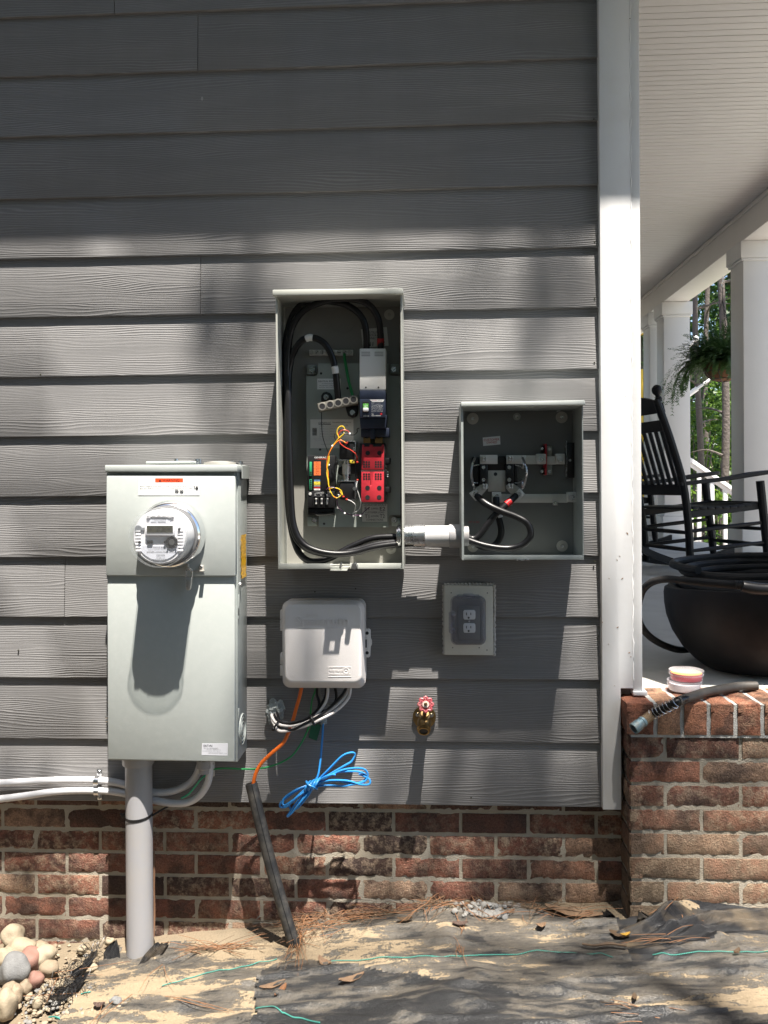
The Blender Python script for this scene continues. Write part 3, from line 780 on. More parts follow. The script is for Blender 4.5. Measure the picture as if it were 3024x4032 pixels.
bk = [Vector((side_x(z)+0.0031+0.0001*((k+1) % 3), y+0.032+0.003*math.sin(k*1.9+1), z)) for k, (y, z) in enumerate(pts)]
m.add(fr+bk, [(k, k+n+1, k+n+2, k+1) for k in range(n)]); m.build('yellow_tape', mb, smooth=False)
# warning label
yl = YM-0.0085
m = MB().m('label_white'); m.rect('M', 441, 260, 1086, 455, yl-0.0004, yl+0.0003, 0)
m.m('warning_orange'); m.rect('M', 618, 276, 911, 318, yl-0.0007, yl, 0)
wl = m.build('warning_label', mb, smooth=False)
m = MB().m('ink_black'); Yt = yl-0.0010
m.txt('M', 'WARNING', 692, 281, 874, 313, Yt)
a = [W('M', x, y, Yt) for x, y in ((653, 311), (686, 311), (669, 281))]; m.add(a, [(0, 1, 2)])
m.m('warning_orange'); m.txt('M', '!', 666, 290, 672, 308, Yt-0.0003)
m.m('ink_black')
m.txt('M', 'Before digging more than 12" deep in your yard, call 811 or', 457, 349, 996, 372, Yt)
m.txt('M', '800-632-4949 for exact location of underground service cable', 457, 375, 1012, 396, Yt)
m.m('ink_gray'); m.txt('M', 'Underground power cables are located in this area.', 457, 324, 850, 342, Yt)
m.txt('M', 'Can shock, burn or cause death.', 457, 402, 706, 418, Yt)
m.txt('M', 'Jones-Onslow Electric Membership Corporation', 457, 427, 706, 437, Yt)
m.txt('M', '(c) 1988-E  LAB0840 10/00', 935, 430, 1072, 441, Yt)
m.m('ink_black')
for (x, y) in ((845, 415), (896, 418)):
    p = W('M', x, y, Yt)
    m.lathe(p, (0, -1, 0), [(0, 0.0055), (0.0002, 0.0055), (0.0002, 0.0045), (0, 0.0045)], 16)
    for an in (0, 60, 120):
        d = Vector((math.cos(R(an)), 0, math.sin(R(an))))*0.0045; m.tube([p-d, p+d], 0.0005, 4, 1)
m.poly('M', [(1044, 372), (1050, 402), (1066, 402), (1072, 376), (1066, 374), (1064, 360), (1060, 358), (1056, 356), (1052, 362), (1049, 372)], Yt, Yt+0.0002)
m.tube([W('M', *q, Yt) for q in ((1022, 353), (1034, 362), (1030, 380), (1044, 384))], 0.0006, 5, 3)
m.build('label_lettering', wl, smooth=False)
yd = YM-0.0004
m = MB().m('label_dull'); m.poly('N', [(1106, 1533), (1380, 1540), (1385, 1412), (1112, 1412)], yd, YM+0.0002, 0); bl = m.build('brand_label', mb, smooth=False)
m = MB().m('ink_black'); Yt = yd-0.0004
m.txt('N', 'EAT', 1129, 1424, 1180, 1447, Yt); m.txt('N', 'N', 1196, 1424, 1219, 1447, Yt)
p = W('N', 1187, 1436, Yt); m.lathe(p, (0, -1, 0), [(0, 0), (0, 0.0012), (0.0002, 0.0012), (0.0002, 0)], 10)
m.m('ink_gray'); m.txt('N', 'CAT. NO. MBE2040B200BTS', 1129, 1457, 1282, 1467, Yt); m.txt('N', '200 amps  120/240 volts ac', 1160, 1472, 1313, 1482, Yt)
m.txt('N', 'Lever Bypass Ring Type   EUSERC Approved', 1118, 1487, 1305, 1495, Yt); m.txt('N', 'Suitable for use as service equipment', 1182, 1502, 1330, 1509, Yt); m.txt('N', 'Enclosure type 3R', 1182, 1513, 1375, 1520, Yt)
m.build('label_lettering', bl, smooth=False)
# sealing hasp
m = MB().m('tin_plate'); yh = YM-0.009
m.poly('M', [(1012, 1262), (1130, 1260), (1130, 1192), (1095, 1188), (1080, 1200), (1076, 1240), (1012, 1246)], yh-0.002, yh, 0.0006)
m.rect('M', 1085, 1245, 1128, 1262, yh-0.014, yh-0.002, 0.0008)
m.m('zinc'); p = W('M', 1100, 1215, yh-0.002); m.cyl(p, p+Vector((0, -0.003, 0)), 0.0055, 0.0045, 12)
m.m('tin_plate'); p = W('M', 962, 1205, yh-0.006); m.box(p.x-0.003, p.x+0.003, yh-0.010, yh, p.z-0.012, p.z+0.016, 0.001)
m.build('hasp', mb)
m = MB().m('zinc')
for (x, y) in ((118, 1135), (118, 1172)): p = W('N', x, y, YM+0.03); m.cyl(p, p+Vector((-0.006, 0, 0)), 0.004, 0.003, 8)
build_each(m, 'edge_screw', mb, 0.0006)

# padlock hanging from the hasp
pl = thing('padlock', W('M', 965, 1460, yh-0.012), 'small steel padlock hanging from the hasp under the round meter', 'padlock')
yk = yh-0.014
m = MB().m('padlock_metal'); m.poly('M', [(938, 1440), (950, 1456), (975, 1458), (990, 1440), (1006, 1322), (938, 1316)], yk-0.010, yk+0.006, 0.003); m.build('lock_body', pl)
m = MB().m('zinc'); m.tube([W('M', 945, 1320, yk), W('M', 944, 1262, yk), W('M', 957, 1236, yk), W('M', 985, 1232, yk), W('M', 1003, 1250, yk), W('M', 1001, 1325, yk)], 0.0028, 8, 5); m.build('shackle', pl)
m = MB().m('ink_gray'); m.txt('M', 'SEAL', 946, 1345, 958, 1425, yk-0.0106); m.build('stamp', pl)

# electric meter
ec = W('M', 657, 898, -0.262)
em = thing('electric_meter', (ec.x, YM-0.012, ec.z), 'round glass covered electricity meter with a digital display', 'electric meter')
Yb = YM-0.012
m = MB().m('chrome_band')
m.lathe((ec.x, Yb, ec.z), (0, -1, 0), [(0, 0.094), (0.006, 0.094), (0.012, 0.090), (0.028, 0.0885), (0.031, 0.086), (0.034, 0.082), (0.034, 0.07)], 56)
m.build('socket_ring', em)
m = MB().m('meter_body'); m.lathe((ec.x, Yb, ec.z), (0, -1, 0), [(0.03, 0.0745), (0.098, 0.0725), (0.101, 0.071), (0.1015, 0.06), (0.1015, 0)], 56)
m.m('gasket_gray'); m.lathe((ec.x, Yb, ec.z), (0, -1, 0), [(0.034, 0.0825), (0.040, 0.0825), (0.041, 0.078), (0.034, 0.074)], 48)
m.build('meter_body', em)
m = MB().m('clear_glass'); m.lathe((ec.x, Yb, ec.z), (0, -1, 0), [(0.036, 0.080), (0.045, 0.0782), (0.112, 0.0768), (0.1165, 0.0755), (0.119, 0.072), (0.1195, 0.060), (0.1195, 0.0)], 64)
gl = m.build('glass_cover', em)
m = MB().m('clear_glass'); m.lathe((ec.x, Yb, ec.z), (0, -1, 0), [(0.111, 0.0772), (0.113, 0.0792), (0.117, 0.0788), (0.119, 0.074)], 64); m.build('glass_rim', gl)
Yf = Yb-0.1025
m = MB().m('meter_white')
m.lathe((ec.x, Yf+0.001, ec.z), (0, -1, 0), [(0, 0.0685), (0.003, 0.068), (0.003, 0)], 48)
m.rect('M', 512, 765, 818, 884, Yf-0.010, Yf-0.001, 0.0025)
m.rect('M', 528, 668, 812, 686, Yf-0.006, Yf-0.001, 0.001)
for k in range(7):
    for s in (-1, 1):
        z = ec.z-0.035+k*0.0085; x = ec.x+s*0.056; m.box(x-0.007, x+0.007, Yf-0.006, Yf-0.0015, z-0.0028, z+0.0028, 0.0008)
for k in range(5):
    x = ec.x-0.028+k*0.014; z = ec.z+0.058-abs(k-2)*0.002; m.box(x-0.005, x+0.005, Yf-0.006, Yf-0.0015, z-0.004, z+0.005, 0.0008)
m.build('face_plate', em)
Yl = Yf-0.0105
m = MB().m('lcd_dark'); m.rect('M', 530, 776, 804, 848, Yl-0.0006, Yl+0.001, 0); dp = m.build('display', em, smooth=False)
m = MB().m('lcd_digit'); m.txt('M', '01261', 635, 786, 740, 838, Yl-0.001); m.txt('M', '=', 560, 802, 580, 822, Yl-0.001); m.txt('M', '-', 750, 806, 774, 818, Yl-0.001); m.build('display_digits', dp, smooth=False)
m = MB().m('meter_label'); Yq = Yf-0.0034
m.rect('M', 556, 706, 775, 748, Yq-0.0005, Yq, 0)
zz = W('M', 0, 990, Yq).z-ec.z; rr = 0.0605; a0 = math.asin(zz/rr)
arc = [(ec.x+rr*math.cos(t), ec.z+rr*math.sin(t)) for t in [a0+(-math.pi-2*a0)*k/20 for k in range(21)]]
m.hull([Vector((x, Yq-0.0006, z)) for x, z in reversed(arc)], [Vector((x, Yq, z)) for x, z in reversed(arc)])
fl = em; build_each(m, 'face_label', em, smooth=False)
m = MB().m('ink_black'); Yt = Yq-0.0012
m.txt('M', 'FOCUS AXRe-SD', 595, 996, 774, 1013, Yt); m.txt('M', 'JONES-ONSLOW EMC.', 527, 1045, 824, 1066, Yt); m.txt('M', '5251939', 632, 1078, 718, 1098, Yt)
m.txt('M', '152 630 372', 628, 1109, 722, 1119, Yt); m.txt('M', 'GRIDSTREAM RF', 610, 709, 735, 720, Yt)
m.m('ink_gray'); m.txt('M', 'FORM 2S CL200 240V 3W 60Hz TA=30 Kh 7.2', 543, 1020, 812, 1030, Yt); m.txt('M', 'Landis+Gyr', 638, 1138, 714, 1148, Yt)
for k in range(22):
    x = 600+k*6.8; m.rect('M', x, 1124, x+(2.6 if k % 3 else 4.4), 1134, Yt, Yt+0.0002)
m.rect('M', 558, 1127, 580, 1138, Yt, Yt+0.0002)
m.rect('M', 645, 733, 730, 742, Yt, Yt+0.0002); m.rect('M', 570, 735, 632, 741, Yt, Yt+0.0002)
m.build('face_lettering', fl, smooth=False)
m = MB().m('ink_gray'); p = W('M', 443, 808, Yf-0.004); m.lathe(p, (0, -1, 0), [(0, 0), (0, 0.010), (0.002, 0.009), (0.002, 0)], 18); m.rect('M', 452, 796, 505, 826, Yf-0.005, Yf-0.002)
m.m('black_plastic')
for (x, y) in ((875, 812), (458, 948), (727, 948)): p = W('M', x, y, Yf-0.003); m.lathe(p, (0, -1, 0), [(0, 0.0035), (0.006, 0.003), (0.006, 0)], 10)
m.rect('M', 530, 932, 588, 966, Yf-0.008, Yf-0.002, 0.001)
p = W('M', 797, 950, Yf-0.003); m.lathe(p, (0, -1, 0), [(0, 0.0155), (0.004, 0.015), (0.004, 0)], 22)
m.m('zinc'); m.lathe(p+Vector((0, -0.004, 0)), (0, -1, 0), [(0, 0.008), (0.002, 0.0075), (0.002, 0)], 16)
for dx, dy in ((-11, -11), (11, -11), (-11, 11), (11, 11)): q = p+Vector((dx*0.001, -0.004, dy*0.001)); m.cyl(q, q+Vector((0, -0.002, 0)), 0.002, n=8)
build_each(m, 'face_fitting', em, 0.0006)

# ------------------------------------------------------------------ transfer switch (centre)
YT = -0.150
ts = thing('transfer_switch', W('B', 800, 1640, -0.07), 'open grey transfer switch cabinet with black cables, a red contactor and a breaker inside', 'transfer switch')
fl_, fr_, ft_, fb_ = W('A', 97, 170, YT), W('A', 1476, 170, YT), W('A', 97, 160, YT), W('B', 127, 1634, YT)
x0, x1, z1, z0 = fl_.x, fr_.x, ft_.z, fb_.z; th = 0.0016; xl2 = W('B', 127, 1634, YT).x
m = MB().m('box_beige')
m.hull([Vector((xl2, YT, z0)), Vector((xl2+th, YT, z0)), Vector((x0+th, YT, z1)), Vector((x0, YT, z1))], [Vector((xl2, -0.004, z0)), Vector((xl2+th, -0.004, z0)), Vector((x0+th, -0.004, z1)), Vector((x0, -0.004, z1))])
m.box(x1-th, x1, YT, -0.004, z0, z1)
for sgn, xx, xb in ((1, x0, xl2), (-1, x1, x1)):   # narrow front returns
    a, b = (xx, xb) if sgn > 0 else (xx-0.005, xb-0.005)
    m.hull([Vector((b, YT-0.0012, z0)), Vector((b+0.005, YT-0.0012, z0)), Vector((a+0.005, YT-0.0012, z1)), Vector((a, YT-0.0012, z1))], [Vector((b, YT-0.0002, z0)), Vector((b+0.005, YT-0.0002, z0)), Vector((a+0.005, YT-0.0002, z1)), Vector((a, YT-0.0002, z1))])
m.box(x0+th+0.0003, x1-th-0.0003, YT, -0.004, z0, z0+th)
m.box(x0+0.0003, x1-0.0003, YT+0.001, -0.004, z1-th, z1)
m.build('cabinet', ts)
m = MB().m('box_inside'); m.box(x0+0.002, x1-0.002, -0.0065, -0.0045, z0+0.002, z1-0.002)
p = W('A', 825, 450, -0.0068)
m.lathe(p, (0, -1, 0), [(0, 0.036), (0.0006, 0.0355), (0.0006, 0.034), (0, 0.0335)], 32)
m.build('back_panel', ts)
m = MB().m('box_beige'); m.poly('A', [(64, 176), (1492, 156), (1480, 93), (62, 112)], YT-0.016, -0.003, 0.002); m.build('rain_hood', ts)
m = MB().m('box_beige'); yb_ = YT-0.0016
m.poly('B', [(130, 1634), (1466, 1630), (1466, 1570), (905, 1570), (905, 1600), (690, 1600), (690, 1575), (130, 1575)], yb_-0.0008, YT+0.0008, 0.0005)
m.poly('B', [(693, 1643), (880, 1643), (905, 1605), (693, 1603)], yb_-0.007, yb_-0.001, 0.0008)
m.m('zinc'); p = W('B', 808, 1560, yb_-0.004); m.cyl(p-Vector((0, 0, 0.016)), p, 0.0028, n=8); m.cyl(p-Vector((0, 0, 0.016)), p-Vector((0, 0, 0.010)), 0.0055, n=6)
p = W('B', 958, 1600, yb_-0.001); m.cyl(p, p+Vector((0, -0.003, 0)), 0.0095, 0.0085, 16)
m.m('ink_black'); m.obox(p+Vector((0, -0.0034, 0)), Vector((0.0075, 0, 0.0020)), Vector((0, 0.0003, 0)), Vector((-0.0003, 0, 0.0012)))
# padlock tab under the lip and the hasp that throw the shadows on the box below
m.m('box_beige'); q0, q1 = W('B', 700, 1643, YT-0.003), W('B', 882, 1643, YT-0.003); hx0, hx1 = q0.x+(q1.x-q0.x)*.36, q0.x+(q1.x-q0.x)*.66
for bx_ in ((q0.x, hx0, YT-0.0235, YT-0.0085), (hx1, q1.x, YT-0.0235, YT-0.0085), (hx0, hx1, YT-0.0235, YT-0.0205), (hx0, hx1, YT-0.0120, YT-0.0085)): m.box(*bx_, q0.z, q0.z+0.0016)
m.m('zinc'); p = W('B', 958, 1600, yb_-0.004); m.cyl(p, p+Vector((0, -0.011, 0)), 0.0075, 0.0070, 14)
m.build('bottom_lip', ts)
# mounting plate with notched corners
yp_ = -0.032
m = MB().m('plate_green_gray')
def notch(c, cx, cy, sx, sy, w, h, r=38):
    """rounded notch corner points, from the vertical edge to the horizontal edge"""
    pts = [(cx, cy+sy*h)]
    for k in range(5):
        t = math.pi/2*k/4; pts.append((cx+sx*(w-r)+sx*r*math.sin(t), cy+sy*(h-r)+sy*r*math.cos(t)))
    pts.append((cx+sx*w, cy)); return pts
off = (1650-1100)/CR['A'][2]
pts = notch('A', 432, 915, 1, 1, 128, 138)+list(reversed(notch('A', 1452, 915, -1, 1, 125, 138)))
pts += notch('A', 1455, 1177+off, -1, -1, 130, 135)+list(reversed(notch('A', 440, 1175+off, 1, -1, 128, 138)))
m.poly('A', list(reversed(pts)), yp_, yp_+0.0016)
m.m('ink_black')
for c, x, y in (('A', 592, 1024), ('A', 880, 1186), ('B', 582, 332), ('B', 625, 1140)):
    p = W(c, x, y, yp_-0.0003); m.lathe(p, (0, -1, 0), [(0, 0), (0, 0.0035), (0.0003, 0.0034), (0.0003, 0)], 12)
mp = m.build('mounting_plate', ts)
m = MB().m('plate_green_gray')
for c, xa, ya, xb_, yb2 in (('A', 437, 930, 530, 1035), ('A', 1350, 922, 1447, 1030), ('B', 445, 1060, 545, 1165), ('B', 1360, 1080, 1455, 1166)):
    m.rect(c, xa, ya, xb_, yb2, yp_+0.012, yp_+0.026, 0.002)
m.m('zinc')
for c, x, y in (('A', 498, 988), ('A', 1382, 982), ('B', 520, 1102), ('B', 1388, 1096)):
    p = W(c, x, y, yp_+0.012); m.cyl(p, p+Vector((0, -0.003, 0)), 0.0085, 0.0075, 14); m.cyl(p, p+Vector((0, -0.008, 0)), 0.0055, 0.005, 6)
build_each(m, 'corner_bolt', mp, 0.0006)
m = MB().m('label_white')
for c, x, y in (('A', 1335, 385), ('B', 1355, 1412), ('A', 335, 390), ('B', 372, 1405)):
    m.m('block_cream'); p = W(c, x, y, -0.0067); m.cyl(p, p+Vector((0, -0.003, 0)), 0.0148, n=28)
    m.m('tin_plate'); m.cyl(p+Vector((0, -0.003, 0)), p+Vector((0, -0.008, 0)), 0.005, 0.0042, 8)
build_each(m, 'sealing_washer', ts, 0.0006)
# ground bar, neutral bar
m = MB().m('aluminium'); m.rect('A', 462, 766, 940, 826, -0.020, -0.0067, 0.001)
m.m('tin_plate')
for x in (490, 548, 606, 664, 722, 786, 846, 902): p = W('A', x, 794, -0.020); m.cyl(p, p+Vector((0, -0.004, 0)), 0.0068, 0.0062, 14)
m.m('ink_black')
for k, x in enumerate((548, 606, 722, 786, 846)):
    p = W('A', x, 794, -0.0243); an = k*0.7+0.8; d = Vector((math.cos(an), 0, math.sin(an)))
    m.obox(p, d*0.005, Vector((0, 0.0002, 0)), Vector((-d.z, 0, d.x))*0.0008)
m.build('ground_bar', ts)
m = MB().m('black_plastic')
for pts in ([(592, 1345), (592, 1265), (612, 1232), (650, 1220), (690, 1236), (712, 1270), (720, 1330)], [(855, 1385), (870, 1440), (885, 1485), (930, 1508), (975, 1490), (992, 1450), (992, 1370)]):
    m.poly('A', list(reversed(pts)) if pts[0][1] < 1360 else list(reversed(pts)), -0.050, yp_, 0.002)
m.m('zinc')
for x, y in ((648, 1282), (935, 1450)): p = W('A', x, y, -0.05); m.cyl(p, p+Vector((0, -0.004, 0)), 0.0075, n=12); m.cyl(p, p+Vector((0, -0.009, 0)), 0.0050, n=6)
build_each(m, 'bar_insulator', ts, 0.0006)
m = MB().m('bar_metal'); m.poly('A', [(565, 1442), (1002, 1350), (985, 1258), (552, 1350)], -0.082, -0.052, 0.0012)
for x, y in ((605, 1384), (690, 1364), (778, 1346), (862, 1326), (945, 1308)):
    p = W('A', x, y, -0.082); m.m('bar_ring'); m.lathe(p, (0, -1, 0), [(0, 0.0122), (0.0010, 0.0116), (0.0014, 0.0085), (0.0004, 0.008)], 20)
    m.m('ink_black'); m.lathe(p, (0, -1, 0), [(0.0006, 0.008), (0.0008, 0)], 14)
m.m('ink_black'); m.poly('A', [(906, 1368), (914, 1366), (896, 1280), (888, 1282)], -0.0826, -0.0815)
m.build('neutral_bar', ts)
# breaker
yk = -0.104
m = MB().m('white_plastic'); m.rect('A', 1011, 752, 1298, 1204, yk+0.004, yp_, 0.0022)
m.m('ink_black')
for xa, xb_ in ((1032, 1126), (1175, 1270)):
    for y in (790, 810, 829): m.rect('A', xa, y, xb_, y+5, yk+0.0036, yk+0.006)
for x in (1080, 1217): p = W('A', x, 1177, yk+0.0038); m.lathe(p, (0, -1, 0), [(0, 0), (0, 0.0026), (0.0003, 0.0025), (0.0003, 0)], 10)
m.build('terminal_cover', ts)
m = MB().m('navy_plastic')
m.rect('A', 1011, 1207, 1296, 1306, yk, yp_, 0.0025)
m.rect('A', 1014, 1303, 1294, 1505, yk-0.004, yp_, 0.0015)
m.poly('B', [(1020, 100), (1300, 100), (1305, 0), (1308, -45), (1010, -45)], yk+0.008, yp_, 0.002)
m.poly('B', [(1025, 195), (1335, 195), (1335, 95), (1305, 95), (1025, 95)], yk+0.030, yp_, 0.002)
m.rect('B', 1128, 95, 1178, 212, yk+0.020, yk+0.045, 0.001)
br = m.build('breaker', ts)
m = MB().m('black_plastic'); m.rect('A', 1042, 1330, 1112, 1450, yk-0.005, yk-0.002, 0.0006)
m.m('switch_green'); m.rect('A', 1048, 1352, 1108, 1398, yk-0.006, yk-0.0045, 0.0005)
m.m('white_paint_bright'); m.rect('A', 1048, 1397, 1108, 1436, yk-0.016, yk-0.0045, 0.002)
m.m('label_white'); m.poly('A', [(1150, 1334), (1265, 1334), (1282, 1309), (1120, 1309)], yk-0.0047, yk-0.0035)
m.txt('A', 'OFF', 1058, 1368, 1100, 1390, yk-0.0064); m.txt('A', 'O', 1074, 1353, 1084, 1364, yk-0.0064)
m.txt('A', '200 A', 1052, 1478, 1112, 1494, yk-0.0045)
for k, (t_, xb_) in enumerate((('225AF', 1172), ('AC Interrupting Ratings', 1240), ('AC 240V 25kA 120/240 480Y', 1266), ('10k 277V 5kA  480Y 65k', 1266), ('Suitable for Cu/Al 60/75 C', 1256), ('Amb. Temp 40 C  HACR Type', 1266), ('Torque 275 lb-in', 1266), ('Lug wire size 4-300', 1266))):
    m.txt('A', t_, 1141, 1341+k*13.5, xb_, 1349+k*13.5, yk-0.0045)
m.txt('A', 'CIRCUIT BREAKER', 1141, 1479, 1245, 1489, yk-0.0045); m.txt('A', 'UL', 1144, 1458, 1165, 1474, yk-0.0045)
m.m('red_tape'); p = W('A', 1247, 1466, yk-0.0045); m.lathe(p, (0, -1, 0), [(0, 0), (0, 0.003), (0.0003, 0.0028), (0.0003, 0)], 10)
m.txt('A', 'MITSUBISHI', 1140, 1314, 1200, 1322, yk-0.0052)
m.m('ink_black'); m.txt('A', 'NF 225', 1214, 1314, 1258, 1322, yk-0.0052)
m.build('toggle_and_rating', br)
m = MB().m('brass'); m.rect('B', 1052, 150, 1132, 262, -0.062, yp_, 0.001); m.rect('B', 1180, 150, 1262, 262, -0.062, yp_, 0.001)
m.m('ink_black')
for x in (1090, 1222): p = W('B', x, 180, -0.0622); m.lathe(p, (0, -1, 0), [(0, 0), (0, 0.0085), (0.002, 0.008), (0.001, 0)], 12)
m.build('terminal_lugs', br)
# contactor with red insulating cover
m = MB().m('black_plastic'); m.rect('B', 1012, 262, 1292, 900, -0.066, yp_, 0.003)
for ya, yb2, xb_ in ((422, 490, 1350), (548, 640, 1310), (738, 805, 1348), (650, 905, 1296)): m.rect('B', 1285, ya, xb_, yb2, -0.062, yp_-0.004, 0.002)
m.rect('B', 905, 480, 1015, 600, -0.055, yp_, 0.003); m.rect('B', 962, 485, 1020, 660, -0.06, yp_, 0.002)
m.m('zinc')
for y in (497, 518, 580, 606, 628): m.cyl(W('B', 1285, y, -0.05), W('B', 1330 if y > 540 else 1308, y, -0.05), 0.0034, n=8)
ct = m.build('contactor', ts)
m = MB().m('red_plastic')
m.poly('B', [(1030, 552), (1276, 552), (1278, 278), (1252, 278), (1252, 300), (1160, 300), (1160, 278), (1120, 278), (1120, 300), (1062, 300), (1062, 278), (1040, 278)], -0.074, -0.0665, 0.0015)
m.poly('B', [(1030, 898), (1045, 906), (1265, 906), (1276, 896), (1276, 574), (1165, 574), (1145, 716), (1133, 724), (1128, 716), (1126, 574), (1030, 574)], -0.074, -0.0665, 0.0015)
m.poly('B', [(1134, 722), (1146, 716), (1166, 574), (1128, 574)], -0.0725, -0.066)
m.m('tin_plate'); m.rect('B', 1028, 554, 1277, 572, -0.070, -0.066)
m.m('ink_black')
for x, y in ((1100, 370), (1228, 370), (1098, 750), (1226, 750), (1098, 853), (1225, 853)): p = W('B', x, y, -0.0742); m.lathe(p, (0, -1, 0), [(0, 0), (0, 0.0066), (0.0004, 0.0065), (0.0004, 0)], 16)
for bx in (1060, 1188):
    for by in (468, 600):
        for i in range(3):
            for j in range(3): p = W('B', bx+i*27, by+j*26, -0.0742); m.lathe(p, (0, -1, 0), [(0, 0), (0, 0.0029), (0.0003, 0.0028), (0.0003, 0)], 8)
m.build('red_cover', ct)
# solenoids
for ya, yb2 in ((246, 445), (678, 882)):
    m = MB().m('black_plastic'); m.rect('B', 792, ya+6, 957, yb2-6, -0.078, yp_, 0.004)
    m.m('zinc'); m.rect('B', 850 if ya < 300 else 778, ya-8 if ya < 300 else ya-6, 968, ya+3, -0.080, yp_, 0.0008); m.rect('B', 959, ya+4, 968, yb2, -0.080, yp_, 0.0008)
    m.rect('B', 778 if ya < 300 else 900, yb2-2, 958, yb2+5, -0.080, yp_, 0.0008)
    p = W('B', 955, (ya+yb2)/2-20, -0.081); m.lathe(p, (0, -1, 0), [(0, 0.0055), (0.003, 0.005), (0.003, 0)], 10)
    m.build('solenoid', ts)
m = MB().m('zinc'); m.cyl(W('B', 868, 447, -0.055), W('B', 868, 676, -0.055), 0.0105, n=16); m.m('aluminium'); m.cyl(W('B', 868, 490, -0.055), W('B', 868, 600, -0.055), 0.012, n=16)
m.m('label_yellow'); m.rect('B', 904, 447, 957, 482, -0.0835, -0.081, 0.001)
m.m('ink_black'); p = W('B', 936, 463, -0.0837); m.lathe(p, (0, -1, 0), [(0, 0), (0, 0.0022), (0.0003, 0)], 8); p = W('B', 828, 565, yp_-0.0004); m.lathe(p, (0, -1, 0), [(0, 0), (0, 0.014), (0.0004, 0)], 16)
m.build('plunger', ts)
# control board
m = MB().m('black_plastic'); yb_ = -0.058
m.rect('B', 442, 396, 748, 790, yb_, yp_, 0.003); m.rect('B', 444, 786, 742, 968, yb_-0.006, yp_, 0.002); m.rect('B', 446, 968, 738, 1044, yb_+0.012, yp_, 0.003)
for x in (525, 583, 644, 693): m.rect('B', x-22, 855, x-14, 965, yb_-0.012, yb_-0.005, 0.001)
m.rect('B', 500, 840, 690, 850, yb_-0.012, yb_-0.005, 0.001); m.tube([W('B', x, y, yb_+0.006) for x, y in ((545, 1010), (545, 1025), (560, 1034), (700, 1024), (735, 1010))], 0.005, 8, 4)
m.rect('B', 742, 455, 765, 500, yb_+0.008, yp_, 0.001)
cb = m.build('control_board', ts)
m = MB().m('zinc')
for x in (538, 599, 657): m.cyl(W('B', x, 858, yb_-0.010), W('B', x, 930, yb_-0.010), 0.0032, n=10)
m.m('aluminium')
for x in (538, 599, 657): m.rect('B', x-11, 862, x+11, 878, yb_-0.0145, yb_-0.008, 0.0008); m.rect('B', x-9, 912, x+9, 926, yb_-0.0145, yb_-0.008, 0.0008)
p = W('B', 474, 815, yb_-0.006); m.lathe(p, (0, -1, 0), [(0, 0.0045), (0.002, 0.004), (0.002, 0)], 10)
build_each(m, 'fuse', cb, 0.0006)
m = MB().m('connector_green'); m.rect('B', 466, 466, 490, 620, yb_-0.007, yb_-0.001, 0.001); m.rect('B', 466, 657, 490, 774, yb_-0.007, yb_-0.001, 0.001)
m.m('ink_black')
for y in (580, 602, 668, 690, 712, 734, 756): p = W('B', 480, y, yb_-0.0072); m.lathe(p, (0, -1, 0), [(0, 0), (0, 0.0024), (0.0003, 0.0022), (0.0003, 0)], 8)
build_each(m, 'terminal_block', cb, 0.0006)
m = MB(); yb2 = yb_-0.0004
m.m('label_orange')
for k in range(4): m.rect('B', 514, 463+k*38, 588, 499+k*38, yb2, yb_+0.0004)
m.m('label_blue'); m.rect('B', 516, 660, 582, 680, yb2, yb_+0.0004); m.m('label_yellow'); m.rect('B', 516, 681, 582, 719, yb2, yb_+0.0004)
m.m('ink_gray'); m.rect('B', 516, 721, 582, 737, yb2, yb_+0.0004); m.m('red_tape'); m.rect('B', 516, 738, 582, 757, yb2, yb_+0.0004); m.m('label_white'); m.rect('B', 516, 758, 582, 775, yb2, yb_+0.0004)
Yt = yb2-0.0004
m.txt('B', 'GENERAC', 519, 409, 650, 427, Yt)
m.m('warning_orange'); m.poly('B', [(520, 436), (650, 436), (650, 431)], Yt, Yt+0.0002)
m.m('ink_black')
for k in range(4): m.txt('B', 'AC %d' % (k+1), 536, 469+k*38, 568, 481+k*38, Yt); m.txt('B', '24 VAC', 534, 487+k*38, 570, 494+k*38, Yt)
m.txt('B', '23', 542, 664, 554, 675, Yt); m.txt('B', '194', 540, 685, 558, 696, Yt); m.txt('B', '00', 542, 704, 556, 714, Yt); m.rect('B', 518, 705, 538, 708, Yt, Yt+0.0002); m.rect('B', 560, 705, 580, 708, Yt, Yt+0.0002)
m.txt('B', '0 GROUND', 520, 724, 578, 733, Yt); m.txt('B', 'N/O 120V', 520, 742, 578, 752, Yt); m.txt('B', 'T1 UTILITY', 520, 761, 578, 771, Yt)
m.m('label_white'); Yt -= 0.0064
m.txt('B', 'Torque wire terminals', 520, 788, 630, 795, Yt+0.006); m.txt('B', 'Fuse 5 A BUSS', 545, 796, 625, 803, Yt); m.txt('B', '600V 2A HRC-I OR EQUAL', 525, 806, 640, 813, Yt)
m.txt('B', 'N2', 520, 821, 538, 832, Yt); m.txt('B', 'N1', 584, 821, 602, 832, Yt); m.txt('B', 'T1', 648, 821, 662, 832, Yt)
m.build('board_labels', cb, smooth=False)
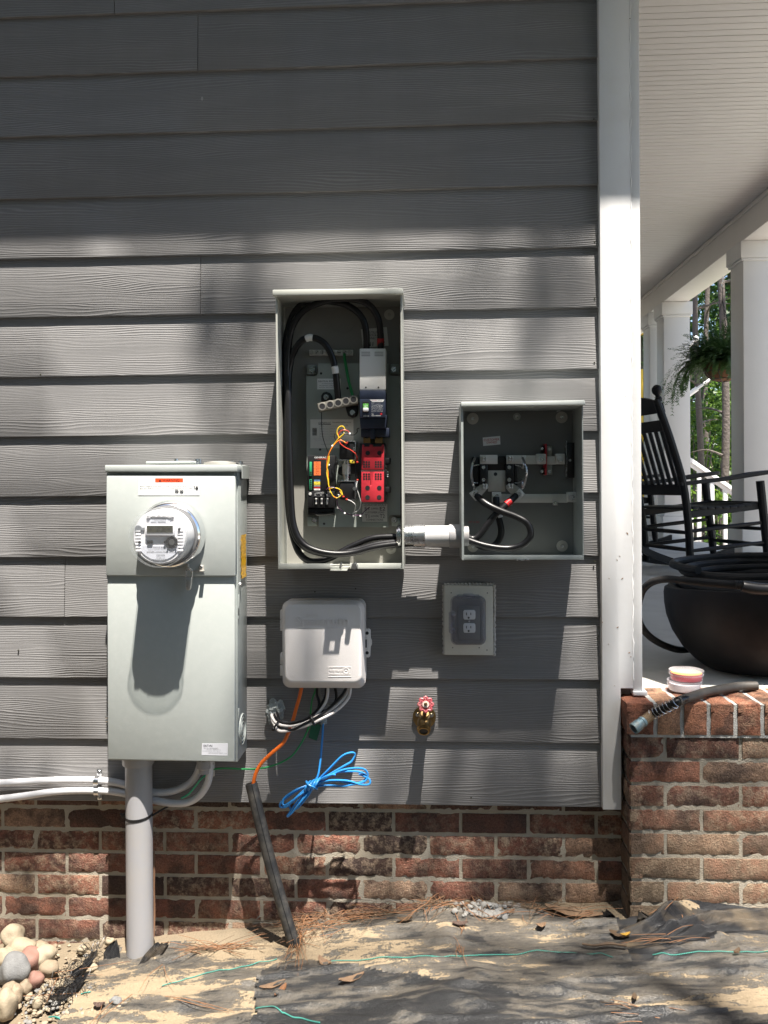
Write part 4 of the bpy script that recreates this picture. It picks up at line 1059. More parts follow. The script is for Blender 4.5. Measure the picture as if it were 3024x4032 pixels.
# labels on the plate and the back
m = MB(); Yl = yp_-0.0003
m.m('label_white'); m.rect('A', 550, 1080, 806, 1198, Yl-0.0003, Yl); m.m('ink_black'); Yt = Yl-0.0007
m.txt('A', 'NEUTRAL BONDING', 563, 1099, 795, 1118, Yt); m.txt('A', 'TO REMOVE BONDING', 600, 1130, 768, 1140, Yt); m.txt('A', 'DISCONNECT WIRE BETWEEN', 572, 1150, 790, 1160, Yt); m.txt('A', 'NEUTRAL AND GROUND BAR', 570, 1170, 788, 1180, Yt)
m.build('bonding_label', mp, smooth=False)
m = MB(); m.m('label_silver'); m.rect('A', 475, 1524, 945, 1524+314, Yl-0.0003, Yl)
m.m('ink_black'); m.txt('B', 'GENERAC', 562, 32, 700, 54, Yt); m.poly('B', [(563, 62), (698, 62), (698, 55), (563, 58)], Yt, Yt+0.0002); m.txt('B', 'TRANSFER SYSTEM DATA', 714, 30, 916, 44, Yt)
for k in range(16): m.rect('B', 497, 98+k*5.2, 546, 98+k*5.2+(3.3 if k % 3 else 1.8), Yt, Yt+0.0002)
m.m('ink_gray')
for k, (a_, b_) in enumerate((('MODEL', 'VOLTAGE RATING 250'), ('SERIAL NO', 'AMPS 200  HZ 60'), ('ITEM NO', 'PHASE 1  POLES 2'), ('DATE', 'WITHSTAND 25000'), ('COUNTRY', 'RMS SYMMETRICAL'))):
    m.txt('B', a_, 580, 72+k*28, 625, 79+k*28, Yt); m.txt('B', b_, 692, 72+k*28, 790, 79+k*28, Yt)
    for x in (576, 682): m.rect('B', x, 84+k*28, x+0.9, 104+k*28, Yt, Yt+0.0002); m.rect('B', x, 84+k*28, x+100, 85+k*28, Yt, Yt+0.0002); m.rect('B', x, 104+k*28, x+100, 105+k*28, Yt, Yt+0.0002)
for k, t_ in enumerate(('SUITABLE FOR USE AS SERVICE EQUIPMENT IN ACCORDANCE WITH ARTICLE 230', 'MAY BE USED WITH BREAKERS RATED FOR 25K AIC', 'TRANSFER SWITCH EQUIPMENT', 'FOR STANDBY SYSTEMS ONLY')): m.txt('B', t_, 500+k*12, 206+k*9, 930-k*30, 212+k*9, Yt)
m.m('ink_black'); m.txt('B', 'STANDBY POWER SYSTEMS WAUKESHA', 592, 270, 775, 277, Yt); m.txt('B', 'ETL', 862, 62, 888, 78, Yt)
m.build('data_label', mp, smooth=False)
m = MB(); m.m('label_silver'); m.rect('B', 1036, 918, 1318, 1122, Yl-0.0003, Yl); m.m('ink_black')
for a_ in ((1036, 918, 1318, 920.5), (1036, 1119.5, 1318, 1122), (1036, 918, 1038.5, 1122), (1315.5, 918, 1318, 1122)): m.rect('B', *a_, Yt, Yt+0.0002)
m.txt('B', 'GENERATOR SOURCE', 1055, 926, 1302, 945, Yt); m.txt('B', 'E1', 1068, 956, 1116, 994, Yt); m.txt('B', '(UPPER)', 1136, 966, 1216, 990, Yt); m.txt('B', 'E2', 1232, 956, 1290, 996, Yt)
m.txt('B', 'CUSTOMER LOAD', 1072, 1006, 1280, 1027, Yt); m.txt('B', 'T1', 1068, 1039, 1116, 1079, Yt); m.txt('B', '(LOWER)', 1134, 1048, 1222, 1072, Yt); m.txt('B', 'T2', 1232, 1037, 1285, 1077, Yt); m.txt('B', 'CONNECTIONS', 1085, 1086, 1268, 1108, Yt)
m.build('connections_label', mp, smooth=False)
m = MB(); Yl = -0.0067; m.m('label_silver'); m.poly('A', [(1048, 742), (1328, 722), (1308, 518), (1026, 544)], Yl-0.0003, Yl); m.m('ink_black'); Yt = Yl-0.0007
m.txt('A', 'UTILITY', 1118, 566, 1228, 592, Yt, 0.07); m.txt('A', 'SOURCE', 1118, 596, 1236, 622, Yt, 0.07); m.txt('A', 'CONNECTIONS', 1068, 628, 1282, 654, Yt, 0.07); m.txt('A', 'N1', 1090, 680, 1160, 726, Yt, 0.07); m.txt('A', 'N2', 1226, 668, 1286, 714, Yt, 0.07)
m.build('utility_label', ts, smooth=False)

# ------------------------------------------------------------------ wiring inside the transfer switch
def Bp(*p): return [(x, y+off) for x, y in p]
def path(c, pts): return [W(c, x, y, Y) for x, y, Y in pts]
G = 'power cables in the transfer switch'
base = W('B', 300, 1500, -0.09)
ca = thing('power_cable', base, 'thick black cable with a red tape band above the white breaker cover', 'cable', G)
A3 = lambda x, y, Y: (x, y, Y)
pa = path('A', [(1240, 775, -0.075), (1240, 600, -0.085), (1215, 430, -0.095), (1130, 290, -0.10), (1000, 226, -0.10), (820, 215, -0.098), (640, 236, -0.094), (440, 315, -0.09), (330, 425, -0.085), (265, 560, -0.08), (235, 760, -0.075), (222, 1000, -0.072), (224, 1300, -0.072), (228, 1660, -0.075)])
pa += path('B', [(236, 400, -0.08), (250, 800, -0.085), (262, 1050, -0.09), (296, 1230, -0.095), (370, 1360, -0.10), (500, 1436, -0.10), (720, 1475, -0.095), (960, 1430, -0.09), (1200, 1366, -0.088), (1420, 1340, -0.09), (1600, 1330, -0.095)])
rc = 0.0094
m = MB().m('black_rubber'); m.tube(pa, rc, 12, 8); m.build('sheath', ca)
m = MB().m('red_tape'); m.tube(path('A', [(1241, 722, -0.0765), (1240, 640, -0.083)]), rc+0.0006, 14, 3); m.build('red_band', ca)
cb2 = thing('power_cable', base, 'thick black untaped cable that drops into the white breaker cover beside the taped one', 'cable', G)
pb = path('A', [(1085, 775, -0.075), (1085, 600, -0.085), (1055, 450, -0.09), (970, 340, -0.088), (830, 265, -0.082), (660, 238, -0.076), (500, 240, -0.07), (370, 285, -0.065), (280, 400, -0.06), (228, 560, -0.06), (205, 760, -0.06), (200, 1000, -0.055), (200, 1300, -0.055), (200, 1660, -0.058)])
pb += path('B', [(210, 350, -0.07), (226, 750, -0.07), (236, 950, -0.07), (256, 1120, -0.075), (290, 1290, -0.08), (345, 1440, -0.085), (430, 1530, -0.085), (540, 1552, -0.08), (690, 1515, -0.075), (900, 1400, -0.07), (1150, 1300, -0.07), (1420, 1282, -0.075), (1600, 1285, -0.08)])
m = MB().m('black_rubber'); m.tube(pb, rc, 12, 8); m.build('sheath', cb2)
cn = thing('power_cable', base, 'thick black cable with two white tape bands that drops onto the slanted neutral bar', 'cable', G)
pc = path('A', [(782, 1330, -0.068), (768, 1190, -0.078), (746, 985, -0.085), (712, 840, -0.088), (640, 710, -0.09), (555, 650, -0.092), (465, 634, -0.092), (380, 672, -0.088), (310, 760, -0.08), (265, 880, -0.072), (240, 1050, -0.07), (238, 1300, -0.085), (242, 1660, -0.095)])
pc += path('B', [(250, 450, -0.10), (262, 800, -0.10), (272, 1000, -0.10), (292, 1150, -0.102), (345, 1290, -0.105), (440, 1390, -0.108), (600, 1450, -0.108), (780, 1470, -0.104), (960, 1452, -0.10), (1180, 1395, -0.10), (1420, 1362, -0.10), (1600, 1350, -0.10)])
m = MB().m('black_rubber'); m.tube(pc, rc, 12, 8); m.build('sheath', cn)
m = MB().m('white_tape'); m.tube(path('A', [(428, 646, -0.0905), (465, 634, -0.092), (503, 637, -0.0922)]), rc+0.0006, 14, 4); m.tube(path('A', [(738, 948, -0.0855), (746, 985, -0.085), (752, 1026, -0.084)]), rc+0.0006, 14, 4); build_each(m, 'white_band', cn, 0.0006)
m = MB().m('wire_green'); m.tube(path('A', [(846, 815, -0.026), (850, 870, -0.04), (866, 960, -0.05), (888, 1080, -0.055), (915, 1190, -0.06), (938, 1270, -0.066)]), 0.0042, 9, 5)
tag(m.build('ground_wire'), 'green wire from the ground bar down to the slanted neutral bar', 'wire')
wh = thing('wire_harness', W('B', 680, 740, -0.06), 'loom of thin yellow, orange, red, white and black control wires by the solenoids', 'wiring')
def wires(name, mat_, paths, r=0.0014):
    for p in paths:
        m = MB().m(mat_); m.tube(path('B', p), r, 6, 5); m.build(name, wh)
z1_, z2_ = -0.088, -0.082
wires('yellow_wire', 'wire_yellow', [
    [(860, 258, z2_), (800, 215, z1_), (765, 150, z1_), (785, 92, z1_), (825, 78, z1_), (852, 115, z1_), (830, 175, z1_), (770, 235, z1_), (715, 310, z1_), (672, 400, z1_), (660, 500, z1_), (668, 600, z1_), (676, 740, z1_)],
    [(845, 160, z1_-.003), (790, 205, z1_-.003), (730, 280, z1_), (684, 370, z1_), (676, 470, z1_-.003), (656, 560, z1_), (664, 650, z1_-.003), (684, 745, z1_), (760, 752, z1_-.003), (810, 780, z1_), (826, 830, z1_)],
    [(680, 760, z1_), (700, 800, z1_-.003), (730, 845, z1_), (775, 858, z1_), (812, 820, z1_), (790, 775, z1_)]])
wires('orange_wire', 'wire_orange', [
    [(858, 262, z1_), (800, 230, z1_-.002), (735, 280, z1_-.002), (690, 350, z1_-.003), (662, 430, z1_-.002), (654, 520, z1_), (670, 610, z1_-.002), (664, 690, z1_), (690, 770, z1_), (715, 830, z1_), (765, 862, z1_)]])
wires('red_wire', 'wire_red', [
    [(905, 160, z1_), (880, 128, z1_), (830, 120, z1_-.002), (790, 150, z1_), (780, 200, z1_), (800, 262, z1_-.002), (850, 305, z1_), (920, 340, z1_), (968, 380, z1_), (990, 430, -0.07)],
    [(985, 405, -0.072), (985, 470, -0.07)]])
wires('purple_wire', 'wire_purple', [
    [(650, 770, z1_), (680, 748, z1_-.004), (740, 750, z1_-.004), (790, 790, z1_), (812, 830, z1_)],
    [(765, 862, z1_), (768, 920, -0.08), (790, 970, -0.07), (850, 1020, -0.062), (940, 1046, -0.06), (1030, 1040, -0.06), (1070, 1000, -0.058), (1120, 960, -0.06)]])
wires('white_wire', 'wire_white', [
    [(870, 875, z2_), (920, 895, z2_), (962, 930, z2_), (962, 985, -0.07), (935, 1030, -0.06)],
    [(988, 670, -0.07), (978, 740, -0.075), (1005, 830, -0.075), (1025, 920, -0.07), (1000, 990, -0.062), (930, 1030, -0.06)],
    [(780, 850, z1_-.003), (790, 830, z1_-.004), (775, 825, z1_-.004)]], 0.0012)
wires('black_wire', 'black_rubber', [
    [(598, -230, -0.06), (598, 0, -0.05), (606, 160, -0.05), (630, 260, -0.055), (668, 360, -0.06)],
    [(780, 120, z2_), (830, 145, z1_), (880, 168, z1_), (950, 172, -0.075), (985, 140, -0.07), (985, 110, -0.068), (1008, 98, -0.07)],
    [(745, 160, z1_), (738, 200, z1_), (770, 240, z1_)]], 0.0012)
m = MB().m('wire_red')
for x, y, d in ((868, 262, 20), (835, 846, 16), (870, 876, 18), (985, 470, 18), (988, 664, 16)): m.rect('B', x-d*0.7, y-9, x+d*0.7, y+9, z1_-.002, z1_+.006, 0.002)
build_each(m, 'spade_terminal', wh, 0.0006)
m = MB().m('white_tape')
for x, y in ((716, 292), (676, 498), (692, 790), (776, 965), (850, 1025), (948, 1056), (1020, 1055), (905, 158)): m.lathe(W('B', x, y, z1_ if y < 900 else -0.066), (0.2, -1, 0.3), [(-0.003, 0.0026), (0.002, 0.0026), (0.002, 0), (-0.003, 0)], 10)
build_each(m, 'wire_tie', wh, 0.0006)

# ------------------------------------------------------------------ pipe nipple between the boxes
cn_ = W('X', 480, 412, -0.085); Yn = -0.085
nip = thing('conduit_nipple', (cn_.x, Yn, cn_.z), 'short white plastic conduit with metal couplings joining the two open boxes', 'conduit')
def Xp(x): return W('X', x, 412, Yn).x
ax = Vector((1, 0, 0)); o = lambda x: Vector((Xp(x), Yn, cn_.z))
def ring(m, xa, xb, r, n=32): m.lathe(o(xa), ax, [(0, 0), (0, r-0.0012), (0.0012, r), (Xp(xb)-Xp(xa)-0.0012, r), (Xp(xb)-Xp(xa), r-0.0012), (Xp(xb)-Xp(xa), 0)], n)
k_ = (W('X', 0, 0, Yn)-W('X', 0, 100, Yn)).z/100
m = MB().m('pvc_white'); ring(m, 636, 1000, 154*k_); m.build('plastic_pipe', nip)
m = MB().m('zinc'); ring(m, 470, 638, 172*k_); ring(m, 345, 470, 166*k_); m.m('chrome_band'); ring(m, 318, 347, 196*k_, 10)
for kk in range(5): ring(m, 352+kk*22, 364+kk*22, 170*k_)
build_each(m, 'metal_coupling', nip, 0.0006)
m = MB().m('zinc'); ring(m, 250, 290, 176*k_, 14); m.lathe(o(232), ax, [(0, 120*k_), (0, 150*k_), (0.012, 150*k_), (0.012, 120*k_)], 32); m.m('brass'); m.lathe(o(229), ax, [(0, 110*k_), (0, 148*k_), (0.002, 148*k_), (0.002, 110*k_)], 32); m.build('locknut', nip)
m = MB().m('pvc_gray'); ring(m, 990, 1166, 172*k_); m.build('plastic_adapter', nip)
m = MB().m('pvc_gray'); x_ = 1196
for kk in range(6): ring(m, x_+kk*12.5, x_+kk*12.5+10, 146*k_)
m.lathe(o(1196), ax, [(0, 139*k_), (Xp(1272)-Xp(1196), 139*k_), (Xp(1272)-Xp(1196), 110*k_), (0, 110*k_)], 32); m.build('threaded_end', nip)

# ------------------------------------------------------------------ meter socket box (right)
YJ = -0.150
jb = thing('socket_box', W('J', 850, 1800, -0.07), 'open dark grey meter socket box with metal jaws and bus bars inside', 'socket box')
x0 = W('J', 184, 900, YJ).x; x1 = W('J', 1512, 900, YJ).x; z1 = W('J', 850, 110, YJ).z; z0 = W('J', 850, 1810, YJ).z; th = 0.0016
m = MB().m('box_gray_worn'); m.box(x0, x0+th, YJ, -0.004, z0, z1); m.box(x1-th, x1, YJ, -0.004, z0, z1)
m.box(x0, x0+0.006, YJ-0.0012, YJ-0.0002, z0, z1); m.box(x1-0.003, x1, YJ-0.0012, YJ-0.0002, z0, z1)
m.box(x0+th+0.0003, x1-th-0.0003, YJ, -0.004, z0, z0+th); m.box(x0+0.0003, x1-0.0003, YJ+0.001, -0.004, z1-th, z1)
m.rect('J', 212, 1758, 1503, 1808, YJ-0.0016, YJ+0.001, 0.0005); m.m('zinc'); m.rect('J', 786, 1800, 922, 1818, YJ-0.004, YJ-0.002, 0.0008)
m.build('cabinet', jb)
m = MB().m('box_dark'); m.box(x0+0.002, x1-0.002, -0.0065, -0.0045, z0+0.002, z1-0.002); m.build('back_panel', jb)
m = MB().m('box_gray'); m.poly('J', [(182, 142), (1533, 122), (1531, 70), (180, 92)], YJ-0.014, -0.003, 0.002); m.rect('J', 655, 130, 978, 146, YJ-0.008, YJ, 0.0008); m.build('rain_hood', jb)
m = MB()
for x, y, r in ((308, 272, 0.0165), (1275, 258, 0.0165), (310, 1665, 0.0155), (1280, 1658, 0.016), (788, 250, 0.0105)):
    m.m('tin_plate' if x != 788 else 'plate_green_gray'); p = W('J', x, y, -0.0067); m.cyl(p, p+Vector((0, -0.0025, 0)), r, n=28); m.m('zinc'); m.cyl(p+Vector((0, -0.0025, 0)), p+Vector((0, -0.008, 0)), 0.0055, 0.0048, 6)
m.m('zinc'); p = W('J', 1232, 160, -0.0067); m.lathe(p, (0, -1, 0), [(0, 0.0105), (0.002, 0.0105), (0.002, 0.006), (0, 0.006)], 18)
build_each(m, 'washer', jb, 0.0006)
m = MB().m('label_white'); m.poly('J', [(422, 570), (610, 553), (605, 460), (416, 478)], -0.0072, -0.0066); sl_ = m.build('ownership_label', jb, smooth=False)
m = MB().m('ink_red'); m.txt('J', 'CUSTOMER', 428, 488, 598, 515, -0.0078, -0.05); m.txt('J', 'OWNED', 458, 518, 572, 544, -0.0078, -0.05); m.build('label_lettering', sl_, smooth=False)
m = MB().m('ink_red'); m.txt('J', 'OCT 13 2020', 260, 1388, 380, 1408, -0.0070); m.m('label_silver'); m.poly('J', [(1452, 500), (1498, 490), (1498, 160), (1452, 190)], -0.010, -0.0066); m.build('date_stamp', jb, smooth=False)
ybus = -0.048
m = MB().m('aluminium')
m.rect('J', 675, 670, 890, 766, ybus, ybus+0.004, 0.0006); m.rect('J', 890, 672, 1100, 768, ybus+0.006, ybus+0.009, 0.0006); m.rect('J', 1100, 680, 1215, 772, ybus+0.014, ybus+0.017, 0.0006); m.rect('J', 1210, 654, 1312, 768, ybus+0.004, ybus+0.02, 0.0012)
m.rect('J', 388, 666, 578, 766, ybus, ybus+0.004, 0.0006)
m.rect('J', 605, 1092, 1340, 1188, ybus+0.010, ybus+0.014, 0.0006); m.rect('J', 700, 1185, 738, 1216, ybus+0.002, ybus+0.012, 0.0008); m.rect('J', 1175, 1105, 1222, 1172, ybus+0.004, ybus+0.010, 0.0008); m.rect('J', 1185, 1172, 1232, 1216, ybus+0.002, ybus+0.012, 0.0008); m.rect('J', 1335, 1070, 1436, 1182, ybus-0.002, ybus+0.014, 0.0012)
m.rect('J', 520, 1072, 618, 1186, ybus-0.006, ybus+0.012, 0.0012); m.rect('J', 1000, 655, 1106, 766, ybus-0.006, ybus+0.006, 0.0012)
m.m('tin_plate'); m.poly('J', [(344, 1172), (400, 1110), (482, 1020), (470, 985), (420, 970), (270, 1084)], ybus-0.004, ybus+0.001, 0.0006); m.poly('J', [(800, 1160), (876, 1090), (830, 1035), (745, 975), (700, 970), (670, 1005), (672, 1030), (740, 1110)], ybus-0.004, ybus+0.001, 0.0006)
m.m('aluminium'); m.poly('J', [(340, 1170), (402, 1112), (340, 1034), (268, 1084)], ybus-0.016, ybus-0.004, 0.0015); m.poly('J', [(806, 1168), (876, 1096), (822, 1036), (740, 1106)], ybus-0.016, ybus-0.004, 0.0015)
build_each(m, 'bus_bar', jb, 0.0006)
m = MB().m('zinc')
for x, y, yy in ((342, 1090, ybus-0.016), (806, 1096, ybus-0.016), (570, 1128, ybus-0.006), (1055, 714, ybus-0.006), (1262, 714, ybus+0.004), (1386, 1130, ybus-0.002), (1208, 1192, ybus+0.002), (718, 1200, ybus+0.002)):
    p = W('J', x, y, yy); r = 0.0085 if y != 1192 and y != 1200 else 0.0055; m.lathe(p, (0, -1, 0), [(0, r), (0.003, r*0.95), (0.003, r*0.6), (0.001, r*0.55), (0.001, 0)], 14)
build_each(m, 'clamp_screw', jb, 0.0006)
m = MB().m('black_plastic')
for xa, xb_ in ((388, 470), (672, 756)): m.rect('J', xa, 766, xb_, 1000, ybus-0.004, -0.0067, 0.003)
m.rect('J', 465, 700, 680, 840, ybus+0.012, -0.0067, 0.003); m.rect('J', 300, 690, 382, 1010, ybus+0.018, -0.0067, 0.002); m.rect('J', 756, 700, 800, 1000, ybus+0.018, -0.0067, 0.002)
m.rect('J', 580, 680, 665, 770, ybus+0.008, -0.0067, 0.003)
m.m('zinc')
for x, y in ((425, 802), (705, 802), (425, 938), (705, 938)): p = W('J', x, y, ybus-0.004); m.lathe(p, (0, -1, 0), [(0, 0.0058), (0.0015, 0.005), (0.0015, 0)], 12)
build_each(m, 'insulator_block', jb, 0.0006)
m = MB().m('tin_plate'); m.rect('J', 474, 836, 664, 1068, ybus+0.006, ybus+0.0085, 0.0006); m.m('ink_black'); p = W('J', 556, 876, ybus+0.0057); m.lathe(p, (0, -1, 0), [(0, 0), (0, 0.0052), (0.0003, 0)], 14); m.build('centre_plate', jb)
m = MB().m('aluminium')
for x, y in ((440, 712), (726, 712), (442, 1012), (724, 1012)):
    for dx in (-14, 14):
        for dy, s in ((-16, 1), (14, -1)): m.rect('J', x+dx-10, y+dy-16, x+dx+10, y+dy+12, ybus-0.026, ybus-0.0005, 0.0018)
build_each(m, 'meter_jaw', jb, 0.004)
m = MB().m('zinc')
for pts in ([(335, 692, -0.06), (308, 760, -0.08), (293, 860, -0.085), (305, 960, -0.08), (325, 1030, -0.065), (332, 1060, -0.06)], [(848, 700, -0.055), (880, 770, -0.08), (892, 860, -0.085), (880, 950, -0.08), (858, 1030, -0.066)], [(852, 700, -0.055), (858, 760, -0.065), (852, 815, -0.06), (820, 790, -0.05), (770, 778, -0.045)], [(856, 935, -0.06), (852, 985, -0.07), (846, 1035, -0.062)], [(856, 935, -0.06), (810, 970, -0.05), (765, 970, -0.045)], [(300, 790, -0.05), (340, 780, -0.045), (380, 775, -0.045)], [(290, 930, -0.06), (320, 968, -0.045), (365, 970, -0.045)]):
    m.tube(path('J', pts), 0.0036 if pts[0][1] in (692, 700) and len(pts) == 6 or (pts[0] == (848, 700, -0.055)) or len(pts) == 3 and pts[0][1] == 935 and pts[-1][1] == 1035 else 0.0016, 8, 5)
build_each(m, 'bypass_wire', jb, 0.0006)
m = MB().m('red_plastic'); m.rect('J', 1101, 546, 1115, 886, ybus-0.004, -0.0067, 0.0008); m.m('plate_green_gray'); m.rect('J', 1118, 570, 1172, 880, ybus+0.02, -0.0067, 0.001); m.m('black_plastic'); m.rect('J', 1060, 560, 1097, 640, ybus+0.012, -0.0067, 0.002); m.rect('J', 1060, 810, 1097, 880, ybus+0.012, -0.0067, 0.002)
m.m('zinc')
for x, y in ((1060, 598), (1060, 846), (1140, 846), (1140, 605)): p = W('J', x, y, ybus+0.012); m.cyl(p, p+Vector((0, -0.003, 0)), 0.0045, n=8)
m.build('red_barrier', jb)
m = MB().m('black_plastic'); m.poly('J', [(1332, 915), (1416, 918), (1418, 532), (1330, 530)], -0.030, -0.0067, 0.001); m.m('zinc'); m.box(W('J', 1329, 0, -0.031).x-0.001, W('J', 1329, 0, -0.031).x, -0.032, -0.0067, W('J', 0, 915, -0.03).z, W('J', 0, 525, -0.03).z); p = W('J', 1366, 725, -0.030); m.lathe(p, (0, -1, 0), [(0, 0.004), (0.002, 0.003), (0.002, 0)], 10); m.build('black_shield', jb)
G = 'power cables in the socket box'
base = W('J', 300, 1600, -0.09)
for lab, pts, band in (
    ('thick black cable making one wide loop inside the open socket box', [(180, 1560, -0.088), (270, 1600, -0.09), (420, 1650, -0.095), (600, 1682, -0.10), (740, 1680, -0.10), (860, 1640, -0.105), (930, 1560, -0.108), (935, 1480, -0.108), (890, 1400, -0.105), (780, 1340, -0.10), (620, 1280, -0.098), (490, 1220, -0.092), (410, 1165, -0.08), (350, 1110, -0.06)], None),
    ('thick black cable with a red tape band up to the right socket jaw', [(180, 1520, -0.085), (300, 1580, -0.085), (380, 1540, -0.085), (470, 1420, -0.085), (560, 1310, -0.086), (640, 1240, -0.085), (710, 1175, -0.08), (780, 1110, -0.062)], 'red_tape'),
    ('thick black cable that rises to the middle lug of the socket box', [(180, 1540, -0.095), (320, 1620, -0.075), (420, 1670, -0.07), (520, 1665, -0.068), (590, 1600, -0.066), (618, 1500, -0.065), (600, 1390, -0.065), (570, 1260, -0.064), (562, 1130, -0.056)], 'white_tape')):
    t = thing('power_cable', base, lab, 'cable', G)
    m = MB().m('black_rubber'); m.tube(path('J', pts), rc, 12, 8); m.build('sheath', t)
    if band == 'red_tape': m = MB().m('red_tape'); m.tube(path('J', [(672, 1208, -0.0835), (718, 1168, -0.079)]), rc+0.0007, 14, 3); m.build('red_band', t)
    if band == 'white_tape': m = MB().m('white_tape'); m.tube(path('J', [(598, 1350, -0.065), (590, 1318, -0.065)]), rc+0.0007, 14, 3); m.build('white_band', t)
# ------------------------------------------------------------------ telecom box
def round_loop(xa, xb, za, zb, r, Y, n=6):
    out = []
    for cx, cz, a0 in ((xb-r, za+r, -90), (xb-r, zb-r, 0), (xa+r, zb-r, 90), (xa+r, za+r, 180)):
        for k in range(n+1):
            a = R(a0+90*k/n); out.append(Vector((cx+r*math.cos(a), Y, cz+r*math.sin(a))))
    return out
def loft(m, loops, cap=True):
    n = len(loops[0]); vs = [v for l in loops for v in l]; fs = []
    for k in range(len(loops)-1):
        for i in range(n):
            j = (i+1) % n; fs.append((k*n+i, k*n+j, (k+1)*n+j, (k+1)*n+i))
    if cap: fs += [tuple(range((len(loops)-1)*n, len(loops)*n)), tuple(reversed(range(n)))]
    v, f = m.add(vs, fs); bmesh.ops.recalc_face_normals(m.bm, faces=f)
tb = thing('telecom_box', W('T', 900, 1330, -0.04), 'pale plastic communications box with embossed lettering, cables leaving below', 'telecom box')
q0, q1 = W('T', 412, 1278, -0.098), W('T', 1395, 268, -0.098); b0, b1 = W('T', 388, 1338, -0.05), W('T', 1448, 212, -0.05)
m = MB().m('telecom_plastic')
loft(m, [round_loop(b0.x, b1.x, b0.z, b1.z, 0.022, -0.004), round_loop(b0.x, b1.x, b0.z, b1.z, 0.022, -0.052), round_loop(b0.x-.001, b1.x+.001, b0.z-.001, b1.z+.001, 0.022, -0.054), round_loop(b0.x-.001, b1.x+.001, b0.z-.001, b1.z+.001, 0.022, -0.060)])
m.build('base', tb)
m = MB().m('telecom_plastic'); L_ = []
for t_, dy in ((0, -0.0615), (0.12, -0.068), (0.45, -0.084), (0.72, -0.092), (0.88, -0.0965), (1.0, -0.0985)):
    s_ = {0: 0, .12: .15, .45: .55, .72: .74, .88: .88, 1.0: 1.0}[t_]
    L_.append(round_loop(b0.x+(q0.x-b0.x)*s_, b1.x+(q1.x-b1.x)*s_, b0.z+(q0.z-b0.z)*s_, b1.z+(q1.z-b1.z)*s_, 0.022-0.002*s_, dy))
L_.append(round_loop(q0.x+.004, q1.x-.004, q0.z+.004, q1.z-.004, 0.018, -0.0995))
loft(m, L_); cv = m.build('cover', tb, angle=50)
m = MB().m('telecom_plastic'); Ye = -0.1004
m.txt('T', 'Spectrum', 545, 420, 1232, 560, Ye-.0012); m.txt('T', 'Charter', 650, 375, 850, 425, Ye); m.txt('T', 'Amphenol', 975, 1112, 1165, 1156, Ye); m.txt('T', 'Broadband Solutions', 975, 1160, 1258, 1186, Ye)
r = bmesh.ops.extrude_face_region(m.bm, geom=m.bm.faces[:]); [setattr(v, 'co', v.co+Vector((0, 0.0016, 0))) for v in r['geom'] if isinstance(v, bmesh.types.BMVert)]
bmesh.ops.recalc_face_normals(m.bm, faces=m.bm.faces[:])
for y, xa, xb_ in ((566, 535, 1240), (1083, 968, 1270), (1208, 968, 1270)): m.rect('T', xa, y, xb_, y+5, Ye, Ye+0.002)
for x in (968, 1266): m.rect('T', x, 1088, x+4, 1208, Ye, Ye+0.002)
p = W('T', 1202, 1132, Ye); m.lathe(p, (0, -1, 0), [(-.002, 0.009), (0, 0.009), (0, 0.0065), (-.002, 0.0065)], 20); m.rect('T', 1190, 1128, 1214, 1134, Ye, Ye+.002)
m.build('embossed_lettering', cv, angle=20)
for ya in (340, 472, 908, 1060):
    m = MB().m('telecom_plastic'); m.rect('T', 340, ya, 388, ya+138 if ya != 340 else ya+125, -0.052, -0.03, 0.0015); m.rect('T', 360, ya+30, 392, ya+110, -0.062, -0.045, 0.002); m.build('hinge', tb)
m = MB().m('telecom_plastic')
m.poly('T', [(1448, 958), (1500, 958), (1518, 940), (1524, 820), (1540, 790), (1540, 740), (1524, 705), (1522, 600), (1505, 585), (1448, 585)], -0.050, -0.042, 0.0012)
m.rect('T', 1448, 835, 1478, 850, -0.056, -0.049, 0.001); m.rect('T', 1448, 712, 1478, 722, -0.056, -0.049, 0.001)
m.m('ink_black')
for x, y in ((1478, 640), (1478, 898)): p = W('T', x, y, -0.0502); m.lathe(p, (0, -1, 0), [(0, 0), (0, 0.0048), (0.0003, 0)], 14)
m.rect('T', 1452, 724, 1474, 834, -0.0505, -0.0495)
m.build('latch', tb)

# ------------------------------------------------------------------ outlet on a mounting block
mbk = thing('outlet_block', W('O', 610, 815, -0.02), 'cream mounting block with a ragged caulk edge fixed over the siding laps', 'mounting block')
m = MB().m('block_cream'); m.poly('O', [(370, 808), (842, 812), (836, 142), (368, 140)], -0.030, -0.001, 0.0015)
m.m('ink_black')
for x, y in ((434, 207), (784, 209), (449, 738), (705, 738), (780, 761)): p = W('O', x, y, -0.0302); m.lathe(p, (0, -1, 0), [(0, 0), (0, 0.0018), (0.0003, 0)], 8)
m.build('block', mbk)
m = MB().m('caulk')
def ragged(c, a, b, Y, r, n=40):
    P = []
    for k in range(n+1):
        f = k/n; P.append(W(c, a[0]+(b[0]-a[0])*f+random.uniform(-3, 3), a[1]+(b[1]-a[1])*f+random.uniform(-3, 3), Y))
    return P
for a_, b_ in (((850, 815), (850, 130)), ((366, 800), (364, 132)), ((362, 130), (852, 128))): m.tube(ragged('O', a_, b_, -0.014, 0.004), lambda t: 0.0045+0.0015*math.sin(t*90), 7, 1)
m.build('caulk_bead', mbk)
oc = thing('outlet', W('O', 600, 720, -0.035), 'duplex power outlet under a smoky see-through weather cover', 'outlet')
Yo = -0.0304
m = MB().m('gasket_gray'); a, b = W('O', 445, 706, Yo-.004), W('O', 768, 240, Yo-.004)
loft(m, [round_loop(a.x, b.x, a.z, b.z, 0.016, Yo), round_loop(a.x, b.x, a.z, b.z, 0.016, Yo-0.004)]); m.build('gasket', oc)
